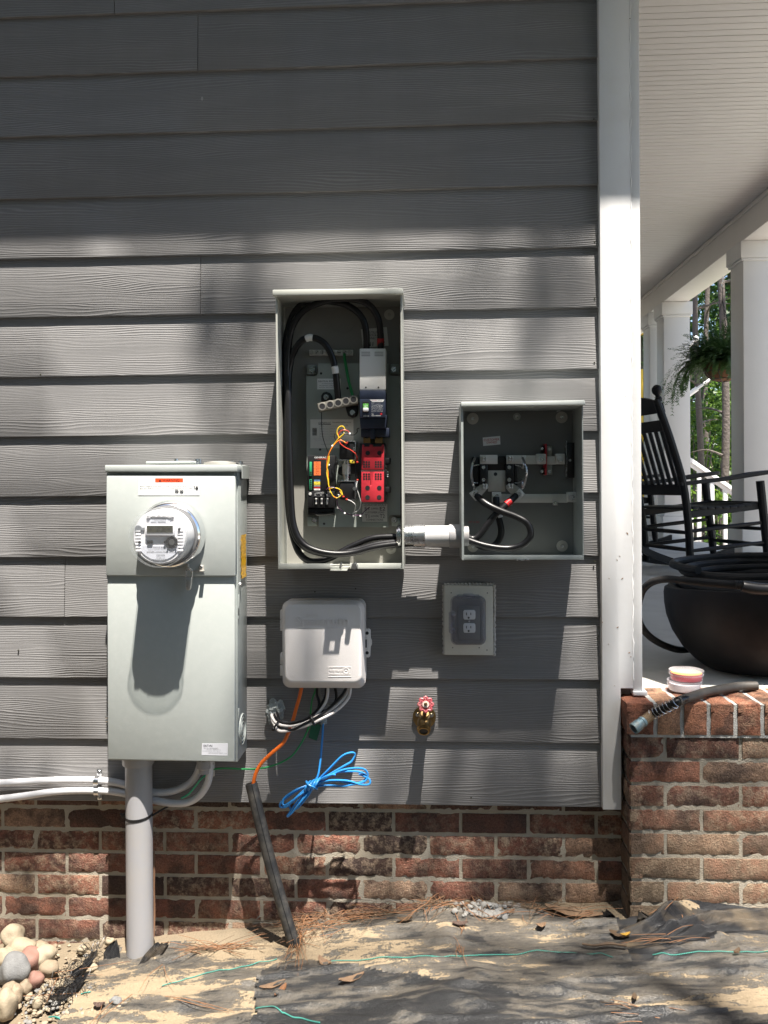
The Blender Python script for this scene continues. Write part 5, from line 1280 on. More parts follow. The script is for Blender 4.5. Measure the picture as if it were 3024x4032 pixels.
m = MB().m('outlet_face'); Yr = Yo-0.0045
a, b = W('O', 505, 660, Yr), W('O', 712, 330, Yr); m.m('gasket_gray'); m.box(a.x, b.x, Yr-0.003, Yr, a.z, b.z, 0.001)
for cy in (420, 548):
    m.m('outlet_face'); p = W('O', 610, cy, Yr-0.006); pr = []
    for k in range(24):
        an = 2*math.pi*k/24; pr.append(Vector((p.x+max(-.0172, min(.0172, 0.0195*math.cos(an))), Yr-0.0065, p.z+max(-.0135, min(.0135, 0.0195*math.sin(an))))))
    m.hull(pr, [Vector((v.x, Yr-0.002, v.z)) for v in pr], 0.0006)
    m.m('ink_black'); Ys = Yr-0.0068
    for dx, h in ((-22, 13), (20, 11)): m.rect('O', 604+dx-4, cy-9-h, 604+dx+4, cy-9+h, Ys, Ys+0.0004)
    p = W('O', 603, cy+28, Ys); m.lathe(p, (0, -1, 0), [(0, 0), (0, 0.0030), (0.0003, 0)], 12)
m.m('zinc'); p = W('O', 610, 484, Yr-0.003); m.lathe(p, (0, -1, 0), [(0, 0.003), (0.0015, 0.0025), (0.0015, 0)], 10)
m.build('receptacle', oc)
m = MB().m('smoke_plastic'); a, b = W('O', 430, 712, Yo-.01), W('O', 765, 238, Yo-.01); c_, d_ = W('O', 478, 706, -0.074), W('O', 752, 275, -0.074)
loft(m, [round_loop(a.x, b.x, a.z, b.z, 0.017, Yo-0.0045), round_loop(a.x, b.x, a.z, b.z, 0.017, Yo-0.010), round_loop(a.x*.6+c_.x*.4, b.x*.6+d_.x*.4, a.z*.6+c_.z*.4, b.z*.6+d_.z*.4, 0.016, Yo-0.014), round_loop(c_.x, d_.x, c_.z, d_.z, 0.013, -0.066), round_loop(c_.x+.002, d_.x-.002, c_.z+.002, d_.z-.002, 0.012, -0.072), round_loop(c_.x+.007, d_.x-.007, c_.z+.007, d_.z-.007, 0.010, -0.0745)])
m.build('weather_cover', oc, angle=45)
m = MB().m('smoke_plastic'); m.rect('O', 490, 228, 710, 262, -0.052, -0.036, 0.003); m.rect('O', 548, 222, 655, 260, -0.056, -0.034, 0.003); m.build('hinge', oc)
m = MB().m('smoke_plastic'); m.rect('O', 412, 400, 462, 600, -0.058, -0.036, 0.004); m.rect('O', 428, 390, 480, 432, -0.062, -0.045, 0.002); m.rect('O', 428, 560, 480, 602, -0.062, -0.045, 0.002); m.build('latch', oc)

# ------------------------------------------------------------------ hose bib
hb = thing('hose_bib', W('O', 172, 1400, -0.01), 'brass garden tap with a worn red eight lobed handwheel', 'garden tap')
pf = W('O', 174, 1392, -0.006); axv = Vector((0, -0.80, -0.60))
m = MB().m('brass'); prf = []
for k in range(28):
    an = 2*math.pi*k/28; prf.append(Vector((pf.x+0.0335*math.cos(an), -0.008, pf.z-0.004+0.036*math.sin(an)*(0.85 if math.sin(an) > 0 else 1.0))))
m.hull(prf, [Vector((v.x, 0.002, v.z)) for v in prf], 0.002); m.build('wall_flange', hb)
m = MB().m('zinc')
for x, y in ((108, 1386), (243, 1392)): p = W('O', x, y, -0.009); m.lathe(p, (0, -1, 0), [(0, 0.0062), (0.002, 0.0055), (0.003, 0)], 14)
build_each(m, 'flange_screw', hb)
wc = W('O', 187, 1288, -0.105); o0 = Vector((pf.x, -0.008, pf.z)); el = Vector((wc.x, -0.050, wc.z-0.030))
out = W('O', 168, 1540, -0.078)
m = MB().m('brass'); m.tube([o0, Vector((pf.x, -0.03, pf.z)), Vector((pf.x, -0.05, pf.z-.006))], lambda t: 0.017, 18, 3)
m.lathe(Vector((pf.x, -0.050, pf.z-0.004)), (out-Vector((pf.x, -0.050, pf.z-0.004))), [(-0.014, 0.0), (-0.012, 0.014), (0.0, 0.0195), (0.012, 0.0185), (0.020, 0.0175), (0.021, 0.0195), (0.030, 0.0195), (0.031, 0.0165)], 20)
stem0 = Vector((pf.x, -0.048, pf.z+0.004))
m.lathe(stem0, wc-stem0, [(0, 0.0155), (0.016, 0.0145), (0.017, 0.012), (0.028, 0.011), (0.029, 0.006), ((wc-stem0).length, 0.005)], 16)
m.build('valve_body', hb)
dr = (out-Vector((pf.x, -0.050, pf.z-0.004))).normalized()
m = MB().m('brass')
for k in range(4): m.lathe(out+dr*(-0.012+k*0.004), dr, [(0, 0.0165), (0.0012, 0.0178), (0.0024, 0.0165)], 22)
m.lathe(out+dr*(-0.014), dr, [(0, 0.0160), (0.018, 0.0160), (0.018, 0.0125), (0.0, 0.0115), (-0.001, 0)], 22); m.m('ink_black'); m.lathe(out+dr*0.001, dr, [(0, 0.0122), (0.0005, 0)], 18)
m.build('spout', hb)
an_ = (wc-stem0).normalized(); an_ = Vector((0.03, -0.93, 0.36)).normalized(); u = an_.cross(Vector((0, 0, 1))).normalized(); v = an_.cross(u)
def pol(r, a, h=0): return wc+u*(r*math.cos(a))+v*(r*math.sin(a))+an_*h
m = MB().m('valve_red')
m.tube([pol(0.0180+0.0026*math.cos(8*a), a) for a in [2*math.pi*k/64 for k in range(64)]], 0.0036, 8, 1, closed=True)
for k in range(8): a = 2*math.pi*(k)/8; m.tube([pol(0.0085, a, 0.001), pol(0.0182, a)], 0.0024, 7, 1)
m.lathe(wc-an_*0.003, an_, [(0, 0.0105), (0.006, 0.0115), (0.008, 0.0105), (0.008, 0)], 20)
m.build('handwheel', hb)
m = MB().m('valve_disc'); m.lathe(wc+an_*0.005, an_, [(0, 0.0095), (0.0012, 0.0092), (0.0012, 0)], 18); m.m('brass'); m.lathe(wc+an_*0.006, an_, [(0, 0.005), (0.005, 0.0045), (0.006, 0.003), (0.006, 0)], 8); m.build('wheel_screw', hb)

# ------------------------------------------------------------------ grey riser pipe
xc = at(548, 3350, -0.066).x; rp = (at(599, 3400, -0.066).x-at(497, 3400, -0.066).x)/2
ztop = W('L', 1130, 190, -0.066).z; zbot = ground_z(xc, -0.066)-0.05
rz = thing('conduit_riser', (xc, -0.066, zbot+0.03), 'thick grey plastic conduit rising from the ground into the meter box', 'conduit')
m = MB().m('pvc_gray'); m.cyl((xc, -0.066, zbot), (xc+0.001, -0.066, ztop-0.001), rp, n=48, caps=False); m.build('pipe', rz)
m = MB().m('pvc_gray'); za = W('L', 1130, 256, -0.066-rp).z; m.lathe((xc, -0.066, za), (0, 0, 1), [(0, rp), (0, rp+0.0058), (0.003, rp+0.0068), (ztop-za+0.02, rp+0.0068)], 48); m.build('coupling', rz)
m = MB().m('black_plastic'); zt = W('L', 1130, 688, -0.066-rp).z; rt = rp+0.0012
ringp = [Vector((xc+rt*math.cos(a), -0.066+rt*math.sin(a), zt+0.0045*math.sin(a+0.4)+0.002)) for a in [2*math.pi*k/40 for k in range(40)]]
n = len(ringp); vs = []
for p in ringp: vs += [p+Vector((0, 0, -0.0042)), p+Vector((0, 0, 0.0042))]
fs = [(2*k, (2*k+2) % (2*n), (2*k+3) % (2*n), 2*k+1) for k in range(n)]
m.add(vs, fs); p = Vector((xc-rt-0.004, -0.066, zt)); m.obox(p, Vector((0.007, 0, 0.002)), Vector((0, 0.005, 0)), Vector((0, 0, 0.006)), 0.001)
m.tube([p, p+Vector((-0.012, 0.004, 0.002))], 0.003, 6, 1)
q = Vector((xc+rt, -0.066, zt)); m.tube([q, q+Vector((0.02, 0.03, 0.006)), q+Vector((0.038, 0.055, 0.010))], 0.0030, 6, 3)
tag(m.build('cable_tie'), 'black cable tie strapped around the grey conduit', 'cable tie')
m = MB().m('copper_brown'); m.tube([W('L', 1256, 940, -0.03), W('L', 1258, 1100, -0.03), at(606, 3500, -0.032), at(608, 3600, -0.035), at(604, 3690, -0.05)], 0.0032, 8, 4)
tag(m.build('ground_rod_wire'), 'thin brown wire running down the right side of the grey conduit', 'wire')

# ------------------------------------------------------------------ flexible conduits under the siding
G = 'flexible conduits along the bottom of the siding'
rf = 0.0105
for lab, pts in (
    ('upper of two ribbed grey flexible conduits, straighter and nearer the siding edge', [(-2400, 420, -.018), (-1400, 410, -.018), (-700, 400, -.018), (-300, 392, -.018), (0, 380, -.018), (200, 370, -.018), (400, 360, -.018), (600, 355, -.018), (800, 358, -.018), (930, 372, -.018), (1040, 400, -.018), (1130, 438, -.018), (1260, 456, -.02), (1400, 448, -.024), (1530, 395, -.03), (1600, 320, -.036), (1632, 240, -.045), (1636, 190, -.05), (1636, 150, -.05)]),
    ('lower of two ribbed grey flexible conduits, sagging towards the left edge', [(-2400, 640, -.02), (-1400, 630, -.02), (-700, 600, -.02), (-300, 545, -.02), (0, 510, -.02), (200, 485, -.02), (400, 455, -.02), (600, 440, -.02), (800, 440, -.02), (930, 450, -.02), (1040, 470, -.02), (1130, 496, -.022), (1250, 520, -.026), (1420, 545, -.034), (1540, 535, -.042), (1630, 480, -.052), (1690, 390, -.062), (1712, 300, -.07), (1716, 190, -.075), (1716, 150, -.075)])):
    m = MB().m('liquidtight'); P = spline(path('L', pts), 12)
    rr = lambda t: rf*(1.0+0.02*math.sin(t*len(P)*2.1))
    m.tube(P, rr, 12, 1); tag(m.build('flexible_conduit'), lab, 'conduit', G)
m = MB().m('pvc_gray'); p = W('V', 435, 400, -.075); p = Vector((p.x, -.075, p.z)); m.lathe(p, (0, 0, -1), [(-.004, 0.022), (.018, 0.0215), (.022, 0.0165), (.034, 0.0155)], 20); tag(m.build('conduit_fitting'), 'grey fitting that takes a flexible conduit into the bottom of the meter box', 'fitting')
m = MB().m('tin_plate'); m.poly('V', [(480, 668), (600, 655), (604, 415), (560, 410), (480, 540)], -.070, -.066, .001); m.tube(path('V', [(440, 420, -.085), (452, 455, -.088), (490, 468, -.088), (512, 440, -.085), (510, 412, -.08)]), 0.003, 7, 4); m.rect('V', 540, 530, 580, 548, -.076, -.069, .001); m.rect('V', 520, 440, 585, 462, -.080, -.069, .001)
tag(m.build('bonding_clamp'), 'grey metal bonding clamp under the bottom right corner of the meter box', 'clamp')
for (x, y, lab) in ((792, 370, 'upper silver pipe clamp holding a flexible conduit to the siding'), (794, 455, 'lower silver pipe clamp holding a flexible conduit below the siding')):
    up_ = y < 400
    m = MB().m('zinc'); p = W('L', x, y-8, -.019)
    pts = [Vector((p.x, -.019+(rf+.002)*math.cos(a), p.z-(rf+.002)*math.sin(a)*1.0)) for a in [math.pi*0.15+math.pi*1.5*k/14 for k in range(15)]]
    for dx in (-0.006,):
        vs = []
        for q in pts: vs += [q+Vector((-.007, 0, 0)), q+Vector((.007, 0, 0))]
        m.add(vs, [(2*k, 2*k+1, 2*k+3, 2*k+2) for k in range(len(pts)-1)])
    if up_:
        m.rect('L', x-2, 268, x+38, y-20, -.0045, -.001, .0008); q = W('L', x+18, 290, -.0045); m.lathe(q, (0, -1, 0), [(0, .006), (.004, .005), (.004, 0)], 6)
    else: m.rect('L', x+2, y+5, x+38, y+62, -.0045, -.001, .0008); q = W('L', x+22, y+40, -.0045); m.lathe(q, (0, -1, 0), [(0, .005), (.003, .004), (.003, 0)], 8)
    tag(m.build('pipe_clamp'), lab, 'pipe clamp', 'pipe clamps on the flexible conduits')

# ------------------------------------------------------------------ communication cables
m = MB().m('putty'); p = W('C', 510, 405, -0.012); m.blob(p, .026, .016, .030, 3, .55, 2.2, 26, 18); m.blob(W('C', 470, 460, -0.014), .013, .014, .024, 5, .5, 2.0); m.blob(W('C', 545, 430, -0.012), .014, .012, .022, 8, .5, 2.5)
tag(m.build('sealant_lump'), 'rough grey lump of sealant where the white cables enter the siding', 'sealant')
m = MB().m('putty'); m.blob(W('C', 1030, 525, -0.008), .011, .01, .010, 4, .5, 2.4)
tag(m.build('sealant_lump'), 'small grey dab of sealant where the blue cable enters the siding', 'sealant')
G = 'coaxial cables under the communications box'
rw = 0.0042
for lab, mat_, pts in (
    ('white cable forming the top of the bundle below the communications box', 'coax_white', [(505, 430, -.012), (508, 470, -.035), (540, 515, -.05), (610, 540, -.055), (720, 545, -.058), (840, 515, -.06), (930, 465, -.06), (1005, 400, -.06), (1060, 310, -.058), (1080, 220, -.055), (1078, 130, -.05)]),
    ('white cable in the middle of the bundle below the communications box', 'coax_white', [(480, 440, -.012), (470, 470, -.035), (510, 535, -.055), (580, 570, -.063), (680, 575, -.066), (800, 550, -.068), (900, 512, -.068), (985, 460, -.066), (1080, 420, -.062), (1190, 340, -.058), (1280, 240, -.05), (1310, 130, -.05)]),
    ('white cable forming the bottom of the bundle below the communications box', 'coax_white', [(470, 450, -.014), (475, 510, -.04), (510, 580, -.058), (548, 628, -.066), (630, 630, -.070), (750, 600, -.072), (880, 560, -.074), (1000, 505, -.072), (1110, 450, -.068), (1220, 370, -.062), (1310, 260, -.055), (1330, 130, -.05)]),
    ('grey cable looping at the back below the communications box', 'coax_gray', [(985, 130, -.03), (988, 220, -.03), (1030, 300, -.03), (1110, 345, -.03), (1200, 330, -.03), (1250, 250, -.03), (1262, 130, -.03)]),
    ('black cable on the left below the communications box', 'black_rubber', [(965, 130, -.045), (962, 230, -.045), (985, 330, -.05), (960, 420, -.058), (880, 480, -.064), (780, 520, -.066), (640, 545, -.064), (560, 520, -.055), (530, 440, -.03), (535, 420, -.014)]),
    ('black cable second from left below the communications box', 'black_rubber', [(1062, 130, -.052), (1055, 250, -.052), (1005, 350, -.056), (940, 430, -.062), (850, 500, -.066), (740, 555, -.066), (620, 560, -.062), (520, 500, -.05), (500, 440, -.02), (470, 420, -.012)]),
    ('black cable with a loop at the right below the communications box', 'black_rubber', [(1290, 130, -.054), (1250, 220, -.06), (1150, 330, -.065), (1040, 430, -.07), (930, 500, -.074), (800, 570, -.076), (700, 615, -.074), (600, 610, -.066), (500, 540, -.05), (462, 450, -.02), (452, 430, -.012)]),
    ('black cable hanging in a short loop behind the others below the communications box', 'black_rubber', [(1150, 130, -.04), (1172, 230, -.04), (1160, 320, -.045), (1100, 390, -.052), (1050, 410, -.055), (980, 440, -.058)])):
    m = MB().m(mat_); m.tube(path('C', pts), rw*(1.0 if mat_ != 'black_rubber' else .95), 10, 6); tag(m.build('coaxial_cable'), lab, 'cable', G)
m = MB().m('black_plastic'); c0, c1 = W('C', 905, 500, -.067), W('C', 918, 540, -.067)
m.tube([W('C', 885, 462, -.062), W('C', 905, 490, -.083), W('C', 925, 552, -.083), W('C', 935, 562, -.06)], .004, 8, 5)
tag(m.build('cable_tie'), 'black cable tie at the middle of the white cable bundle', 'cable tie')
m = MB().m('black_plastic'); m.tube([W('C', 550, 515, -.06), W('C', 520, 560, -.075), W('C', 492, 605, -.068)], .003, 7, 4); m.blob(W('C', 488, 608, -.068), .006, .006, .006, 2, .1)
tag(m.build('cable_tie'), 'black cable tie near the grey sealant end of the white cables', 'cable tie')
m = MB().m('cable_orange'); m.tube(path('C', [(800, 130, -.04), (775, 250, -.045), (735, 390, -.05), (705, 500, -.052), (655, 640, -.055), (590, 765, -.058), (460, 880, -.06), (355, 985, -.062), (298, 1090, -.065), (272, 1200, -.066), (280, 1300, -.068), (320, 1480, -.075)]), .0052, 10, 7)
tag(m.build('orange_cable'), 'orange cable running from the communications box into a black tube', 'cable')
m = MB().m('wire_green'); m.tube(path('C', [(955, 130, -.03), (945, 190, -.03), (910, 290, -.025), (893, 420, -.02), (880, 560, -.018), (848, 650, -.018), (790, 765, -.018), (700, 890, -.02), (590, 965, -.025), (430, 1024, -.035), (280, 1045, -.045), (140, 1046, -.055)])+path('V', [(900, 522, -.06), (760, 518, -.066), (620, 530, -.068), (560, 545, -.07)]), .0026, 8, 6)
tag(m.build('ground_wire'), 'long thin green wire curving from the communications box to the meter box clamp', 'wire')
m = MB().m('wire_teal'); m.tube(path('L', [(1480, 505, -.05), (1540, 470, -.052), (1600, 400, -.056), (1640, 350, -.06), (1700, 300, -.06)]), .0028, 8, 5)
tag(m.build('ground_wire'), 'short teal green wire between the two flexible conduit bends', 'wire')
m = MB().m('tag_green'); m.poly('C', [(870, 705), (960, 738), (1012, 560), (900, 560)], -.0105, -.0095, 0); tag(m.build('cable_tag'), 'dark green plastic tag on the siding below the white cables', 'tag')
bc = thing('blue_cable', W('C', 930, 1220, -.06), 'bright blue cable hung in a knotted hank of loops', 'cable')
m = MB().m('cable_blue')
m.tube(path('C', [(1030, 530, -.012), (1025, 640, -.018), (1012, 800, -.025), (1000, 950, -.035), (975, 1110, -.05), (940, 1170, -.055)]), .0030, 8, 6)
m.build('lead', bc)
K0 = (935, 1205)
loops = [
    [(935, 1205, -.06), (1080, 1060, -.07), (1230, 910, -.075), (1330, 868, -.075), (1375, 885, -.07), (1340, 960, -.072), (1260, 1010, -.075), (1090, 1110, -.072), (960, 1200, -.065)],
    [(935, 1205, -.065), (1080, 1130, -.08), (1230, 1060, -.085), (1380, 1035, -.085), (1480, 1050, -.08), (1515, 1110, -.08), (1480, 1180, -.085), (1350, 1200, -.09), (1150, 1175, -.085), (960, 1215, -.07)],
    [(935, 1215, -.06), (1100, 1100, -.065), (1300, 1070, -.07), (1440, 1080, -.07), (1500, 1130, -.072), (1440, 1190, -.075), (1250, 1230, -.07), (1050, 1225, -.065), (920, 1240, -.06)],
    [(930, 1215, -.065), (1100, 1170, -.09), (1300, 1175, -.095), (1440, 1215, -.095), (1530, 1210, -.09), (1535, 1160, -.085), (1470, 1120, -.075), (1420, 1100, -.07)],
    [(930, 1225, -.06), (780, 1260, -.07), (640, 1350, -.075), (565, 1420, -.075), (570, 1460, -.072), (640, 1450, -.075), (720, 1370, -.08), (830, 1270, -.078), (920, 1215, -.065)],
    [(930, 1220, -.065), (800, 1310, -.085), (680, 1400, -.09), (605, 1440, -.09), (590, 1400, -.085), (620, 1350, -.08), (740, 1270, -.078), (900, 1210, -.065)],
    [(925, 1235, -.06), (820, 1330, -.075), (720, 1440, -.08), (650, 1540, -.08), (645, 1560, -.078), (700, 1510, -.08), (780, 1410, -.085), (860, 1310, -.08), (930, 1230, -.065)],
    [(920, 1240, -.06), (860, 1340, -.07), (760, 1460, -.072), (690, 1490, -.07), (660, 1440, -.07), (700, 1400, -.07), (820, 1290, -.07), (925, 1215, -.06)],
    [(960, 1190, -.07), (1050, 1130, -.088), (1130, 1105, -.09), (1165, 1110, -.092)]]
m = MB().m('cable_blue')
for l in loops: m.tube(path('C', l), .0030, 8, 6)
m.build('loops', bc)
m = MB().m('cable_blue')
for dx in (-70, -30, 8, 40):
    P = []
    for k in range(11):
        a = 2*math.pi*k/10; c_ = W('C', 935+dx, 1212-dx*0.30, -.068); P.append(c_+Vector((.004*math.sin(a)+.006*math.cos(a), .022*math.sin(a), .014*math.cos(a)-.003*math.sin(a))))
    m.tube(P, .0031, 8, 4)
m.tube(path('C', [(845, 1180, -.08), (870, 1215, -.092), (920, 1240, -.093), (960, 1262, -.08)]), .0031, 8, 4)
m.build('knot', bc)
# black split tube out of the ground
t0_, t1_ = W('C', 245, 1200, -.070), W('H', 560, 915, -.105); gz = ground_z(t1_.x, t1_.y)
t1_ = t0_+(t1_-t0_)*((gz-.02-t0_.z)/(t1_.z-t0_.z))
st = thing('split_tube', t1_, 'black split plastic tube standing slanted in the ground with an orange cable in its top', 'tube')
m = MB().m('black_pipe'); d = (t1_-t0_); mid = t0_+d*0.5+Vector((-.006, 0, 0)); P = spline([t0_, mid, t1_], 10)
m.tube(P, .0172, 20, 1, caps=False); m.tube(P, .0148, 20, 1, caps=False)
dn = d.normalized(); m.lathe(t0_, dn, [(0, .0148), (0, .0172), (.001, .0173)], 20); m.build('tube_wall', st)
m = MB().m('hdpe_slit'); side = Vector((0.35, -1, 0)); side = (side-dn*side.dot(dn)).normalized(); m.tube([p+side*.0168 for p in P], .0011, 5, 1); m.build('slit', st)
# ------------------------------------------------------------------ weed fabric, sand, stones, litter
def pxY(c, pts):          # outline on the ground from surveyed points -> (x, y) pairs
    out = []
    for x, y in pts:
        z = -0.36
        for _ in range(4):
            p = WZ(c, x, y, z); z = ground_z(p.x, p.y)
        out.append((p.x, p.y))
    return out
def inside(poly, x, y):
    r = False; n = len(poly)
    for i in range(n):
        (a, b), (c, d) = poly[i], poly[i-1]
        if (b > y) != (d > y) and x < (c-a)*(y-b)/(d-b)+a: r = not r
    return r
edge = pxY('S', [(230, 4040), (300, 3960), (250, 3900), (330, 3830), (420, 3790), (470, 3745), (520, 3790), (600, 3790), (640, 3740), (760, 3735), (900, 3730), (1050, 3730), (1150, 3700), (1240, 3640), (1300, 3605), (1500, 3598), (1800, 3596), (2100, 3604), (2280, 3615), (2400, 3630), (2450, 3660), (2480, 3640), (2560, 3610), (2700, 3570), (2850, 3560), (3024, 3560), (3400, 3560)])
main_poly = edge+[(edge[-1][0]+0.3, -1.3), (edge[0][0]-0.05, -1.3)]
ridge = [(x, y) for x, y in pxY('S', [(2520, 3690), (2650, 3640), (2760, 3610), (2900, 3590), (3100, 3580), (3500, 3580)])]
def fab_z(x, y):
    z = ground_z(x, y)+0.009
    z += 0.010*mnoise.noise(Vector((x*2.6+3, y*15, 1.0)))+0.012*max(0.0, 1-abs(mnoise.noise(Vector((x*2.2-y*2.5+7, y*11+x*1.2, 25.0))))*7)+0.0045*(1-abs(mnoise.noise(Vector((x*5-y*6, y*26+x*3, 5.0))))*2)+0.0025*(1-abs(mnoise.noise(Vector((x*14+y*8, y*30, 15.0))))*2)+0.0012*mnoise.noise(Vector((x*40, y*40, 8)))
    if x > 0.5:                     # folds bunched up against the brick edge
        k = min(1.0, (x-0.5)/0.12)
        for off_, hgt, wd in ((0.0, 0.040, 0.018), (-0.045, 0.024, 0.014), (-0.085, 0.016, 0.012), (-0.12, 0.009, 0.012)):
            yr = lerp_tab(ridge, x)+off_+0.012*mnoise.noise(Vector((x*5, off_*30, 2)))
            z += k*hgt*math.exp(-((y-yr)/wd)**2)
    return max(z, ground_z(x, y)+0.0085)
fab = thing('landscape_fabric', (0.2, -0.4, ground_z(0.2, -0.4)), 'black woven weed fabric strewn with tan sand along the foot of the wall', 'weed fabric')
def jag(x, y): return 0.010*mnoise.noise(Vector((x*45, y*45, 0)))+0.006*mnoise.noise(Vector((x*130, y*130, 7)))
m = grid_sheet(-1.25, 1.45, 330, -1.25, 0.0, 230, fab_z, lambda x, y: inside(main_poly, x+jag(x, y), y+jag(y, x)), 'woven_fabric')
m.m('woven_fabric_clean'); ci = m.mi
for f in m.bm.faces:
    c_ = f.calc_center_median()
    if c_.x > 0.52 and c_.y > lerp_tab(ridge, c_.x)-0.125+0.04*mnoise.noise(Vector((c_.x*9, c_.y*20, 2))) and mnoise.noise(Vector((c_.x*5, c_.y*30, 7))) < 0.55: f.material_index = ci
m.build('fabric_sheet', fab, angle=180)
top = pxY('H', [(255, 1600), (290, 1534), (288, 1400), (292, 1300), (330, 1215), (390, 1165), (450, 1135), (560, 1100), (700, 1108), (820, 1135), (940, 1172), (1060, 1188), (1250, 1210), (1450, 1255), (1659, 1292)])+pxY('K', [(150, 628), (300, 652), (500, 690), (650, 706), (800, 725), (1000, 752), (1200, 768), (1500, 782), (1700, 800)])
top_poly = [p for p in top]+[(top[-1][0], -1.2), (top[0][0], -1.2)]
def top_z(x, y):
    return fab_z(x, y)+0.0075+0.005*mnoise.noise(Vector((x*6, y*12, 30)))
m = grid_sheet(-0.75, 1.25, 260, -1.2, -0.1, 180, top_z, lambda x, y: inside(top_poly, x+0.4*jag(x, y), y+0.4*jag(y, x)), 'woven_fabric_dark')
m.build('overlapping_sheet', fab, angle=180)
def on_ground(c, x, y, h=0.0):
    z = -0.34
    for _ in range(4):
        p = WZ(c, x, y, z); z = fab_z(p.x, p.y)+h
    return Vector((p.x, p.y, z))
def zig(c, pts, over=0.0):
    P = spline([on_ground(c, x, y) for x, y in pts], 40); out = []
    for k, p in enumerate(P):
        zz = (top_z if over else fab_z)(p.x, p.y)+0.0022
        out.append(Vector((p.x, p.y+(0.0016 if k % 2 else -0.0016), zz)))
    return out
for c, pts, ov in (('S', [(640, 3872), (760, 3850), (880, 3822), (1000, 3797), (1090, 3778)], 0), ('H', [(690, 1098), (900, 1078), (1150, 1062), (1400, 1056), (1659, 1050)], 0), ('K', [(0, 463), (250, 455), (500, 449), (700, 452), (890, 456)], 0), ('K', [(1090, 452), (1300, 440), (1500, 434), (1659, 428)], 0), ('S', [(1008, 3984), (1080, 3990), (1130, 4008), (1200, 4030), (1260, 4045)], 1), ('S', [(192, 4008), (215, 4006), (235, 4014)], 0), ('S', [(320, 3916), (340, 3911), (357, 3908)], 0)):
    m = MB().m('thread_turquoise'); m.tube(zig(c, pts, ov), 0.0011, 5, 1); m.build('stitch_line', fab)
# torn flaps standing round the conduit
def flap(name, pts, c, mat_='woven_fabric_clean', lift=1.0, label=None, par=None):
    """a cut piece of fabric: pts = (x, y, height above ground, forward offset)"""
    rows = []
    for (xa, ya, xb, yb, h, yy) in pts:
        row = []
        for k in range(9):
            f = k/8; a = px(c, xa+(xb-xa)*f, ya+(yb-ya)*f)
            p = at(a[0], a[1], yy); p.y += 0.014*mnoise.noise(Vector((f*4.5, ya*.03, 1)))+0.005*mnoise.noise(Vector((f*13, ya*.06, 4))); p.z += 0.006*mnoise.noise(Vector((f*9, ya*.05, 9))); row.append(p)
        rows.append(row)
    m = MB().m(mat_); vs = [p for r in rows for p in r]; nrow = len(rows)
    m.add(vs, [(i*9+k, i*9+k+1, (i+1)*9+k+1, (i+1)*9+k) for i in range(nrow-1) for k in range(8)])
    r = bmesh.ops.solidify(m.bm, geom=m.bm.faces[:], thickness=0.0012)
    return m.build(name, par or fab, angle=60)
flap('torn_flap', [(838, 470, 842, 468, 0, -.055), (790, 500, 868, 520, 0, -.07), (756, 545, 880, 570, 0, -.085), (752, 640, 875, 650, 0, -.10), (770, 720, 870, 740, 0, -.115), (795, 790, 872, 800, 0, -.13), (808, 822, 880, 826, 0, -.14)], 'G')
flap('torn_flap', [(1130, 480, 1225, 480, 0, -.06), (1095, 530, 1190, 545, 0, -.09), (1040, 585, 1140, 620, 0, -.115), (1000, 650, 1110, 690, 0, -.135), (975, 720, 1090, 750, 0, -.15), (950, 785, 1060, 780, 0, -.165)], 'G')
flap('torn_flap', [(560, 735, 640, 700, 0, -.20), (520, 770, 620, 760, 0, -.215), (440, 820, 560, 830, 0, -.235), (330, 905, 470, 900, 0, -.26), (320, 960, 440, 975, 0, -.28), (350, 1030, 440, 1030, 0, -.30)], 'G')
flap('torn_flap', [(660, 545, 715, 535, 0, -.10), (640, 590, 700, 585, 0, -.12), (600, 640, 650, 650, 0, -.15), (500, 700, 560, 730, 0, -.185)], 'G')
flap('torn_flap', [(838, 238, 872, 226, 0, -.05), (845, 262, 900, 250, 0, -.085), (858, 295, 912, 280, 0, -.075), (872, 322, 930, 318, 0, -.11), (900, 352, 952, 345, 0, -.105), (935, 392, 985, 398, 0, -.14)], 'K')
flap('torn_flap', [(1022, 236, 1040, 236, 0, -.10), (1014, 275, 1085, 262, 0, -.12), (1018, 300, 1130, 296, 0, -.11), (1024, 330, 1140, 310, 0, -.14), (1012, 370, 1110, 345, 0, -.135), (1015, 405, 1060, 390, 0, -.165)], 'K')
# frayed threads along the torn edge
random.seed(11)
m = MB().m('black_plastic')
for (cx, cy, n, s) in ((530, 710, 40, 45), (680, 555, 40, 40), (500, 820, 60, 60), (620, 640, 25, 35), (400, 900, 40, 60)):
    for k in range(n):
        p = on_ground('G', cx+random.gauss(0, s), cy+random.gauss(0, s*.6), 0.006); a = random.uniform(0, 6.28); l = random.uniform(.012, .045)
        q = p+Vector((math.cos(a)*l, math.sin(a)*l, random.uniform(0, .022))); m.tube([p, (p+q)/2+Vector((0, 0, random.uniform(0, .014))), q], .0006, 4, 3)
tag(m.build('frayed_threads', fab), kind='stuff')

